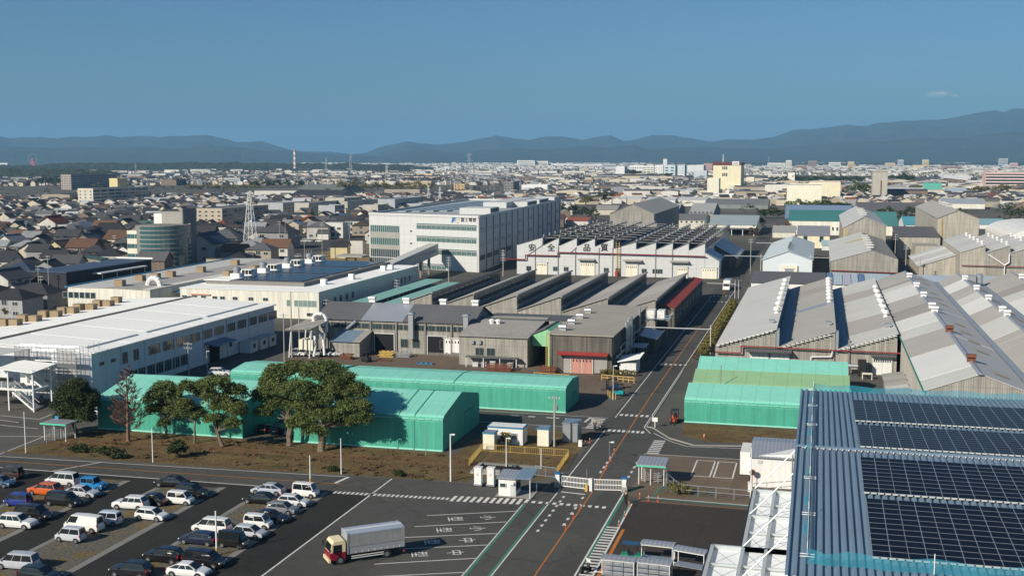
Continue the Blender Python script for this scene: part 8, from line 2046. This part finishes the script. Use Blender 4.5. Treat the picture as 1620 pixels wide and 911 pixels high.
def blocked(x, y, m=6):
 if -219 < x < 130 and 60 < y < 700 and not (x < -186 and y > 470): return True
 for e in EXCL:
  if e[0] - m < x < e[2] + m and e[1] - m < y < e[3] + m: return True
 return False
POLY = [at(415, 412), at(590, 402), at(590, 372), at(415, 378)]
def inpoly(x, y, P):
 c = False
 for i in range(len(P)):
  (x1, y1), (x2, y2) = P[i], P[i - 1]
  if (y1 > y) != (y2 > y) and x < (x2 - x1) * (y - y1) / (y2 - y1) + x1: c = not c
 return c
expl = [  # houses that stand out: column, foot row, variant, turn, wall, roof
 (86, 375, 2, 90, 0, 5, 1.5, 'tall white gable house with a bright red roof'), (112, 366, 2, 90, 5, 4, .95, 'pale yellow gable house right of the red roofed white one'), (196, 400, 1, 0, 1, 4, 1.25, 'large house with a broad brown gable roof by the curved glass office'), (135, 412, 1, 5, 4, 4, 1.1, 'house with a bright brown roof beyond the black store'), (98, 408, 2, 80, 5, 3, 1.0, 'house with a pale yellow gable end beyond the black store'), (62, 388, 3, 0, 0, 4, 1.05, 'white house with a low orange brown hip roof'), (20, 402, 0, 90, 0, 7, 1.15, 'long white gable house cut by the left edge'), (60, 376, 7, 0, 0, 7, 1.0, 'white flat roofed box house with a long window band'), (112, 376, 7, 0, 0, 7, 1.1, 'white flat box house right of the window band one'), (330, 414, 1, 95, 0, 6, 1.5, 'white walled store house with a blue roof under the pylon'), (36, 456, 3, 10, 3, 6, 1.15, 'grey house with a slate blue hip roof left of the black store'), (14, 470, 0, 90, 0, 2, 1.15, 'white gable house at the far left edge'), (60, 492, 4, 5, 3, 1, 1.05, 'big house with a dark hip roof at the left edge above the tree row'), (25, 500, 4, 0, 3, 0, 1.0, 'dark roofed house nearest the left edge'), (506, 377, 3, 10, 0, 2, 1.2, 'white house with a grey hip roof before the town car park'), (533, 376, 7, 0, 0, 7, 1.3, 'white cube house right of the town car park'), (475, 368, 5, 0, 1, 1, 1.1, 'cream low house left of the pinkish gable'), (492, 366, 2, 90, 2, 3, 1.1, 'pinkish beige gable house behind the white hip roofed house'), (432, 358, 7, 0, 0, 7, 1.2, 'white flat shop behind the lattice pylon'), (440, 392, 4, 0, 3, 1, 1.5, 'big dark hip roofed house at the left of the car park'), (357, 401, 4, 8, 3, 2, 1.4, 'long house with a broad grey hip roof left of the lattice pylon'), (560, 368, 6, 0, 0, 1, 1.3, 'white house with a slanted roof left of the company building'), (405, 368, 5, 0, 4, 3, 1.2, 'low brown roofed house beside the lattice pylon'), (575, 352, 2, 80, 0, 5, 1.0, 'small house with red trim just left of the company building')]
for px, py, v, rz, wi, ri, sc, lab in expl:
 x, y = at(px, py); HS.append([math.hypot(x, y), x, y, R(rz), v, WALLS[wi], ROOFS[ri], lab, sc]); EXCL.append((x - 6 * sc, y - 6 * sc, x + 6 * sc, y + 6 * sc))
def frange(a, b, s):
 while a < b: yield a; a += s
cands = []
for i in range(-60, 60):
 for j in range(0, 75):
  u = i * 12.6 + hr.uniform(-1.6, 1.6) + (j % 3) * 1.5; v = 300 + j * 13.4 + (j // 2) * 3.5 + hr.uniform(-1.2, 1.2)
  x = -160 + u * ca - v * sa * .6; y = u * sa + v
  az = math.degrees(math.atan2(x, y)) + 14.748
  dist = math.hypot(x, y)
  if abs(az) > 25.2 or dist < 330 or dist > 1250 or blocked(x, y, 4.5) or inpoly(x, y, POLY) or hr.random() < .1: continue
  if -25 < az + 0 and y < 690 and x > -200: continue
  cands.append((dist, x, y))
cands.sort()
cands = [q for q in cands if math.degrees(math.atan2(q[1], q[2])) + 14.748 < 3 or q[0] > 1120]
NEAR = cands[:300 - len(expl)]; REST = cands[300 - len(expl):]
for dist, x, y in NEAR:
 v = hr.choices(range(9), [3, 3, 3, 4, 3, 1.5, 1.2, .8, 1.6])[0]
 HS.append([dist, x, y, R(9 + hr.choice((0, 0, 90, 90, 180)) + hr.uniform(-4, 4)), v, pick(WALLS, hr), pick(ROOFS, hr), None, hr.uniform(.92, 1.12)])
gt = np.random.default_rng(12); cl = []
while len(cl) < 900:
 d_ = math.sqrt(gt.uniform(480 ** 2, 3600 ** 2)); a_ = R(gt.uniform(-26, 26) - 14.748); x, y = d_ * math.sin(a_), d_ * math.cos(a_)
 if blocked(x, y, 5): continue
 r_ = gt.uniform(2.5, 5) + d_ * .0022 * gt.random() ; cl.append((x, y, r_ * .5, r_ * 1.25, r_, r_ * .75))
for i_, (mm, l_) in enumerate((('leaf_d', 'dark evergreen clumps scattered through the town'), ('leaf_h', 'olive garden trees scattered through the town'), ('leaf_b', 'brown bare trees scattered through the town'))):
 o = foliage('town_trees', None, cl[i_::3], 3000, 13, .75, M[mm], 50 + i_, rsub=2.0, shell=.4); props(o, l_, 'trees', kind='stuff')
RK = {'gable': 'gable', 'hip': 'hip', 'mono': 'slanted', 'flat': 'flat'}
LAND += [('the town car park', *at(500, 385)), ('the lattice pylon', *at(397, 402)), ('the company building', -150, 640), ('the photo\'s left edge', *at(5, 400)), ('the roadside tree row', *at(50, 490))]
def project(x, y, z=0):
 d = Vector((x, y, z - HC)); w = d.dot(_F); return 810 + FPX * d.dot(_R) / w, 455.5 - FPX * d.dot(_U) / w
used = {}
def where(x, y):
 px, py = project(x, y); best = None
 for ph, X, Y in LAND:
  qx, qy = project(X, Y); dd = abs(px - qx) + 2.2 * abs(py - qy)
  if best is None or dd < best[0]: best = (dd, ph, px - qx, py - qy)
 _, ph, dx, dy = best
 if abs(dy) * 2.2 > abs(dx): rel = 'beyond' if dy < 0 else 'before'
 else: rel = 'left of' if dx < 0 else 'right of'
 return rel + ' ' + ph
rows = []
for dist, x, y, rz, v, wa, ro, lab, sc in HS:
 kind, w, d, h, wm, rm = HV[v]
 base = lab or f'{wa[1]} house, {ro[1]} {RK[kind]} roof, {where(x, y)}'
 rows.append((base, project(x, y)[0], len(rows)))
from collections import defaultdict
byl = defaultdict(list)
for b_, px, i in rows: byl[b_].append((px, i))
ORD = 'first second third fourth fifth sixth seventh eighth ninth tenth'.split()
lab_of = {}
for b_, lst in byl.items():
 lst.sort()
 for k, (px, i) in enumerate(lst): lab_of[i] = b_ if len(lst) == 1 else f'{b_}, {ORD[k] if k < 10 else str(k + 1) + "th"} from left'
for i, (dist, x, y, rz, v, wa, ro, lab, sc) in enumerate(HS):
 kind, w, d, h, wm, rm = HV[v]
 t = thing('house', lab_of[i], 'house', (x, y, 0), rz, 'houses of the town'); ROOT[t.name] = Vector((0, 0, 0)); t.scale = (sc, sc, sc)
 jc = lambda c: (lambda f: tuple(q * f for q in c))(hr.uniform(.72, 1.12))
 link('wall', wm, t, color=jc(wa[0])); link('roof', rm, t, color=jc(ro[0]))
 if v in (0, 1, 3) and hr.random() < .6:
  sx = hr.choice((-1, 1)); wo = link('porch_wall', wingm[0], t, (sx * (w / 2 - 1.5), -d / 2 - 1.8, 0), color=jc(wa[0])); link('porch_roof', wingm[1], t, (sx * (w / 2 - 1.5), -d / 2 - 1.8, 0), color=jc(ro[0]))
 if dist < 760:
  for fl in ((0.9, 3.6) if h > 4 else (.9,)):
   for k in (-1, 0, 1):
    if hr.random() < .8: link('window', hwin(1.7, 1.1 if k else 1.5), t, (k * w * .3, -d / 2, fl))
   for sx in (-1, 1):
    o = link('window', hwin(1.2, 1.0), t, (sx * w / 2, hr.uniform(-.2, .2) * d, fl)); o.rotation_euler = (0, 0, R(90) * sx)
def mass(name, label, P, mats_w, mats_r, seed, flatp=.12, cat='houses'):
 "P: array of x, y, half width, half depth, wall height, rise, angle"
 g = np.random.default_rng(seed); n = len(P)
 x, y, a, b, h, r, th = P.T
 fl = g.random(n) < flatp; r = np.where(fl, .05, r)
 lv = np.array([(-1, -1, 0, 0), (1, -1, 0, 0), (1, 1, 0, 0), (-1, 1, 0, 0), (-1, -1, 1, 0), (1, -1, 1, 0), (1, 1, 1, 0), (-1, 1, 1, 0), (-1, 0, 1, 1), (1, 0, 1, 1)], float)
 lx = a[:, None] * lv[None, :, 0]; ly = b[:, None] * lv[None, :, 1]; lz = h[:, None] * lv[None, :, 2] + r[:, None] * lv[None, :, 3]
 c, s = np.cos(th)[:, None], np.sin(th)[:, None]
 V = np.stack([x[:, None] + lx * c - ly * s, y[:, None] + lx * s + ly * c, lz - .1], 2).reshape(-1, 3)
 quads = np.array([(0, 1, 5, 4), (2, 3, 7, 6), (4, 5, 9, 8), (6, 7, 8, 9)]); pent = np.array([(1, 2, 6, 9, 5), (3, 0, 4, 8, 7)])
 base = (np.arange(n) * 10)[:, None, None]
 Q = (quads[None] + base).reshape(n, -1); Pn = (pent[None] + base).reshape(n, -1)
 loops = np.concatenate([Q, Pn], 1).ravel(); tot = np.tile(np.array([4, 4, 4, 4, 5, 5]), n); st_ = np.concatenate([[0], np.cumsum(tot)[:-1]])
 mw = g.choice(len(mats_w), n, p=[.3, .25, .2, .15, .1][:len(mats_w)]); mr_ = len(mats_w) + g.choice(len(mats_r), n, p=[.3, .28, .2, .05, .035, .135][:len(mats_r)])
 mi = np.stack([mw, mw, mr_, mr_, mw, mw], 1).ravel()
 me = bpy.data.meshes.new(name); me.vertices.add(len(V)); me.vertices.foreach_set('co', V.astype(np.float32).ravel()); me.loops.add(len(loops)); me.loops.foreach_set('vertex_index', loops.astype(np.int32)); me.polygons.add(len(tot)); me.polygons.foreach_set('loop_start', st_.astype(np.int32)); me.polygons.foreach_set('loop_total', tot.astype(np.int32))
 for m in mats_w + mats_r: me.materials.append(m)
 me.polygons.foreach_set('material_index', mi.astype(np.int32)); me.polygons.foreach_set('use_smooth', [False] * len(tot)); me.update(calc_edges=True)
 o = link(name, me); props(o, label, cat, kind='stuff'); return o
fw = [mat('fw%d' % i, c[0], .85, .1, .02) for i, c in enumerate(WALLS[:5])]; fr_ = [mat('fr%d' % i, c, .8, .1, .02) for i, c in enumerate(((.035, .036, .04), (.065, .065, .07), (.12, .12, .12), (.1, .065, .05), (.2, .07, .04), (.4, .41, .42)))]
g = np.random.default_rng(5)
P = np.array([(x, y, g.uniform(4, 6), g.uniform(3.4, 4.6), g.uniform(3, 6.2), g.uniform(1.6, 2.6), R(9) + g.choice([0, math.pi / 2]) + g.uniform(-.05, .05)) for d_, x, y in REST]) if REST else np.zeros((0, 7))
def scatter(n, d0, d1, az0, az1, seed, big=0.0, keep=None):
 g = np.random.default_rng(seed); out = []
 while len(out) < n:
  d = math.sqrt(g.uniform(d0 * d0, d1 * d1)); az = R(g.uniform(az0, az1) - 14.748); x, y = d * math.sin(az), d * math.cos(az)
  if math.sin(x * .0031 + 2.1 * math.sin(y * .0017)) + math.sin(y * .0043 + 1.3 * math.sin(x * .002)) < -.55: continue
  if blocked(x, y, 8): continue
  if g.random() < big: out.append((x, y, g.uniform(8, 26), g.uniform(6, 18), g.uniform(5, 11), g.uniform(.2, 2.5), R(9) + g.choice([0, math.pi / 2]) + g.uniform(-.1, .1)))
  else: out.append((x, y, g.uniform(3.8, 6.4), g.uniform(3.2, 4.8), g.uniform(3, 6.4), g.uniform(1.5, 2.6), R(g.uniform(-25, 45)) + g.choice([0, math.pi / 2])))
 return out
allP = list(map(tuple, P)) + scatter(5200, 1150, 2600, -26, 4, 31, .02) + scatter(2600, 1250, 2600, 4, 26, 32, .07)
mass('far_houses', 'sea of small houses filling the plain in the middle distance', np.array(allP), fw, fr_, 8)
lw_ = [mat('lw%d' % i, c, .85, .1, .02) for i, c in enumerate(((.66, .65, .6), (.6, .56, .46), (.5, .48, .44), (.4, .4, .4), (.6, .6, .6)))]; lr_ = fr_[1:] + [mat('fr9', (.6, .6, .58), .8, .1, .02)]
mass('distant_town', 'pale distant town spread to the foot of the mountains', np.array(scatter(7000, 2600, 5200, -26, 26, 33, .08) + scatter(5000, 5200, 9000, -10, 26, 34, .2)), lw_, lr_, 9, .25)
bl = [(818, 846, 254, 263, 'white factory cluster under the mountains, left block'), (844, 867, 255, 263, 'white factory cluster under the mountains, right block'), (785, 835, 250.5, 253.5, 'long pale factory on the foothill under the mountains'), (865, 905, 259, 263, 'long low pale factory right of the white cluster'), (905, 955, 260, 264, 'very long pale factory right of the long low one'), (952, 974, 260, 267, 'greenish grey long hall left of the white tower block'), (865, 881, 271, 277, 'small white office among the houses beyond the company building'), (890, 925, 271, 279, 'pair of pale gabled halls beyond the company building'), (1278, 1292, 255, 266, 'brown hotel block on the far right skyline'), (1311, 1330, 257, 266, 'white hospital block on the far right skyline'), (1341, 1351, 256, 269, 'round white tank tower left of the concrete tower'), (1345, 1368, 252, 255.5, 'long white hall on the foothill above the tank tower'), (1420, 1429, 253, 267, 'grey tower block with dark stripes on the far right skyline'), (1459, 1469, 253, 266, 'tan tower block on the far right skyline'), (1444, 1462, 262, 268, 'white low block beside the tan tower block'), (1490, 1522, 263, 271, 'reddish brown long block on the far right'), (1541, 1580, 269, 275, 'cream factory left of the pink building'), (1580, 1594, 251, 264, 'grey tower block above the pink building'), (1598, 1610, 258, 267, 'white tower block above the pink building'), (1243, 1252, 254, 270, 'thin white office tower right of the works tower'), (1214, 1242, 258, 267, 'white office cluster right of the works tower'), (1258, 1276, 262, 270, 'pale stepped flats between the thin tower and the brown hotel'), (1400, 1416, 258, 266, 'beige flats left of the grey tower block'), (343, 347, 262, 271, 'slim yellow tower in the left town'), (346, 352, 282, 292, 'pale yellow end of the blue grey flats'), (352, 380, 282, 292, 'long blue grey flats in the left town'), (260, 283, 269, 275, 'white long hall in the left town'), (298, 330, 268, 273, 'white school block in the left town'), (255, 275, 250, 256, 'white hotel on the wooded skyline at the left'), (322, 338, 252, 256, 'white pair of blocks on the wooded skyline'), (172, 184, 252.5, 257, 'pale pink pyramid roof hall on the left skyline'), (466, 503, 281, 286, 'white long hall before the wooded ridge'), (632, 656, 276, 282, 'white low factory in the middle distance'), (658, 684, 275, 281, 'second white low factory in the middle distance'), (640, 682, 287, 295, 'beige school block near the pale pylon'), (760, 786, 271, 278, 'pale factory over the company building right part'), (720, 800, 286, 289, 'long white railway viaduct over the company building'), (1100, 1115, 300, 308, 'cream low block left of the narrow cream tower'), (1215, 1244, 276, 283, 'white gable warehouse right of the works tower'), (0, 12, 258, 262, 'red edged pale hall at the far left skyline')]
for x0, x1, yt, yb, l in bl:
 c = (.3, .2, .17) if 'brown' in l else (.6, .48, .3) if ('yellow' in l or 'tan' in l or 'beige' in l) else (.4, .43, .45) if 'grey' in l else (.55, .4, .36) if 'pink' in l else (.68, .66, .6)
 X0, Y = at(x0, yb); dpt = max(14, min(120, 8 * Y / FPX)); X1 = onY(x1, yb, Y)[0]; H = onY(x0, yt, Y)[1]
 t = thing('distant_block', l, 'building', ((X0 + X1) / 2, Y, 0), 0, 'larger blocks of the distant town'); m = mat('db' + str(c), c, .8, .08, .02)
 MB().box(X0, Y, 0, X1, Y + dpt, H).build('wall', m, t); MB().box(X0 - .3, Y - .3, H, X1 + .3, Y + dpt + .3, H + max(.6, H * .03)).build('roof', MATS['r_(0.42, 0.4, 0.36)'], t)
 if (yb - yt) > 6:
  n = max(2, int((yb - yt) / 2.6))
  for k in range(n): MB().box(X0 + (X1 - X0) * .06, Y - .2, H * (.15 + .8 * k / n), X1 - (X1 - X0) * .06, Y, H * (.15 + .8 * k / n) + H * .25 / n).build('window_band', M['glass'], t)
# ------------------------------------------------------------------ low wooded ridge, mountains, haze
def vnoise(x, y, seed):
 rng = np.random.default_rng(seed); T = rng.random((257, 257))
 xi, yi = np.floor(x).astype(int), np.floor(y).astype(int); fx, fy = x - xi, y - yi; fx = fx * fx * (3 - 2 * fx); fy = fy * fy * (3 - 2 * fy)
 g = lambda i, j: T[(xi + i) % 257, (yi + j) % 257]
 return (g(0, 0) * (1 - fx) + g(1, 0) * fx) * (1 - fy) + (g(0, 1) * (1 - fx) + g(1, 1) * fx) * fy
def fbm(x, y, seed, o=5): return sum(vnoise(x * 2 ** k, y * 2 ** k, seed + k) / 2 ** k for k in range(o)) / 2
def grid(name, V, nu, nv, m, kind, smooth=True):
 F = [(i * nv + j, (i + 1) * nv + j, (i + 1) * nv + j + 1, i * nv + j + 1) for i in range(nu - 1) for j in range(nv - 1)]
 me = bpy.data.meshes.new(name); me.from_pydata(V.reshape(-1, 3).tolist(), [], F); me.materials.append(m); me.polygons.foreach_set('use_smooth', [smooth] * len(F)); me.update()
 return props(link(name, me), kind=kind)
forest = mat('far_forest', (.035, .045, .025), 1, .35, .004, fine=.25)
RIDGE = [(-600, 225), (-300, 212), (-120, 214), (0, 215), (20, 220), (45, 219), (70, 218), (95, 220), (120, 219), (150, 218), (170, 217), (200, 219), (240, 218), (275, 217), (305, 216), (330, 214.5), (350, 218), (380, 225), (420, 226), (440, 230), (470, 236), (500, 239), (540, 241), (560, 242), (580, 241), (600, 233), (620, 228), (645, 223), (670, 228), (690, 229), (720, 226), (750, 222), (785, 216), (810, 219), (840, 221), (855, 217), (880, 215), (895, 216), (920, 221), (940, 217), (965, 214), (985, 222), (1000, 221), (1030, 214), (1060, 214), (1080, 217), (1100, 220), (1115, 224), (1150, 221), (1190, 221), (1220, 217), (1250, 208), (1290, 206), (1340, 202), (1365, 204), (1385, 199), (1430, 195), (1480, 194), (1510, 188), (1555, 180), (1580, 183), (1595, 178), (1620, 181), (1700, 176), (1850, 190), (2100, 205), (2400, 225)]
rp = np.array(RIDGE, float)
def mountains(name, dist, dpx, scale, seed, nv=26, depth=3600):
 nu = 900; px = np.linspace(-600, 2400, nu); ry = np.interp(px, rp[:, 0] + dpx, rp[:, 1])
 el = (250 - ry) / FPX * scale; az = np.arctan((px - 810) / FPX) - YAW
 v = np.linspace(0, 1, nv); D = dist - depth * (1 - v)
 A, DD = np.meshgrid(az, D, indexing='ij'); X, Y = DD * np.sin(A), DD * np.cos(A)
 Hr = (el * dist)[:, None] + HC; prof = (v ** 1.25)[None]
 n1 = fbm(X / 900, Y / 900, seed) - .5; n2 = fbm(X / 260, Y / 260, seed + 9) - .5
 Z = Hr * prof + (n1 * 420 + n2 * 210) * np.sin(np.pi * np.clip(v * .985, 0, 1))[None] * (Hr / 500) + (n2 * 46 + n1 * 20) * (v > .9)[None] - 3
 back = np.stack([X[:, -1] * 1.12, Y[:, -1] * 1.12, np.full(nu, -5.)], 1)[:, None]
 V = np.concatenate([np.stack([X, Y, Z], 2), back], 1); grid(name, V, nu, nv + 1, forest, 'structure')
mountains('mountains', 15000, 0, 1.0, 3)
mountains('foothills', 11500, 37, .52, 17, 20, 2200)
def woodridge(name, dist, pts, seed, depth, lab):
 q = np.array(pts, float); nu = 420; px = np.linspace(q[0, 0], q[-1, 0], nu); ry = np.interp(px, q[:, 0], q[:, 1]); az = np.arctan((px - 810) / FPX) - YAW
 v = np.linspace(0, 1, 16); D = dist - depth * (1 - v); A, DD = np.meshgrid(az, D, indexing='ij'); X, Y = DD * np.sin(A), DD * np.cos(A)
 Hr = np.maximum(2, HC - (ry - 250) / FPX * dist)[:, None]; n = fbm(X / 60, Y / 60, seed); n3 = fbm(X / 12, Y / 12, seed + 4)
 Z = Hr * (v ** .8)[None] * (.72 + .4 * n) + (n3 - .5) * 7 * (v > .1)[None] - 2
 back = np.stack([X[:, -1] * 1.06, Y[:, -1] * 1.06, np.full(nu, -5.)], 1)[:, None]
 grid(name, np.concatenate([np.stack([X, Y, Z], 2), back], 1), nu, 17, forest, 'structure', False)
woodridge('wooded_hill', 4200, [(-260, 262), (-100, 258), (0, 259), (90, 257), (160, 255), (240, 256), (330, 254), (420, 256), (470, 257), (560, 256), (640, 259), (690, 264), (720, 268)], 5, 700, '')
woodridge('wooded_hill', 2700, [(-160, 262), (0, 262), (40, 263), (120, 262), (170, 265), (200, 273), (220, 279)], 8, 350, '')
woodridge('wooded_hill', 2900, [(205, 276), (225, 271), (245, 270), (262, 276), (275, 281)], 11, 200, '')
woodridge('wooded_hill', 3600, [(560, 276), (590, 264), (640, 262), (656, 268), (662, 275)], 12, 260, '')
woodridge('wooded_hill', 7000, [(880, 262), (1000, 259), (1080, 257), (1180, 256), (1300, 257), (1400, 256), (1500, 257), (1580, 255), (1800, 256), (2000, 262)], 15, 900, '')
cm = bpy.data.materials.new('cloud_vapour'); cm.use_nodes = True; cb_ = cm.node_tree.nodes['Principled BSDF']; cb_.inputs['Base Color'].default_value = (.95, .93, .92, 1); cb_.inputs['Roughness'].default_value = 1; cb_.inputs['Specular IOR Level'].default_value = 0; cb_.inputs['Alpha'].default_value = .06
b = MB(); rr = random.Random(3); d0 = ray(1492, 149).normalized(); c0 = Vector((0, 0, HC)) + d0 * 46000
for i in range(15):
 u = rr.gauss(0, .45); X, Y, Z = c0.x + u * 560, c0.y + rr.uniform(-200, 200), c0.z + rr.gauss(0, 35) + 20 * (1 - u * u); rx = rr.uniform(60, 240); k = len(b.v)
 b.lathe(0, 0, [(rx * math.sin(a), rx * .34 * math.cos(a)) for a in [math.pi * (1 - j / 8) for j in range(1, 8)]], 12); b.v[k:] = [(p[0] + X, p[1] + Y, p[2] + Z) for p in b.v[k:]]
cl_ = b.build('cloud', cm, smooth=True); props(cl_, 'small faint cloud above the mountains at the upper right', 'cloud', kind='stuff')
hz = bpy.data.materials.new('haze_air'); hz.use_nodes = True
t_ = hz.node_tree
for n_ in list(t_.nodes):
 if n_.type != 'OUTPUT_MATERIAL': t_.nodes.remove(n_)
pv = t_.nodes.new('ShaderNodeVolumePrincipled'); pv.inputs['Density'].default_value = 6.6e-5; pv.inputs['Color'].default_value = (.31, .65, 1.0, 1); pv.inputs['Anisotropy'].default_value = 0.0
t_.links.new(pv.outputs[0], [n_ for n_ in t_.nodes if n_.type == 'OUTPUT_MATERIAL'][0].inputs['Volume'])
hb = MB().box(-27000, -7000, -12, 31000, 41000, 790).build('haze', hz); hb['kind'] = 'stuff'; props(hb, 'pale blue air haze over the whole plain', 'haze')
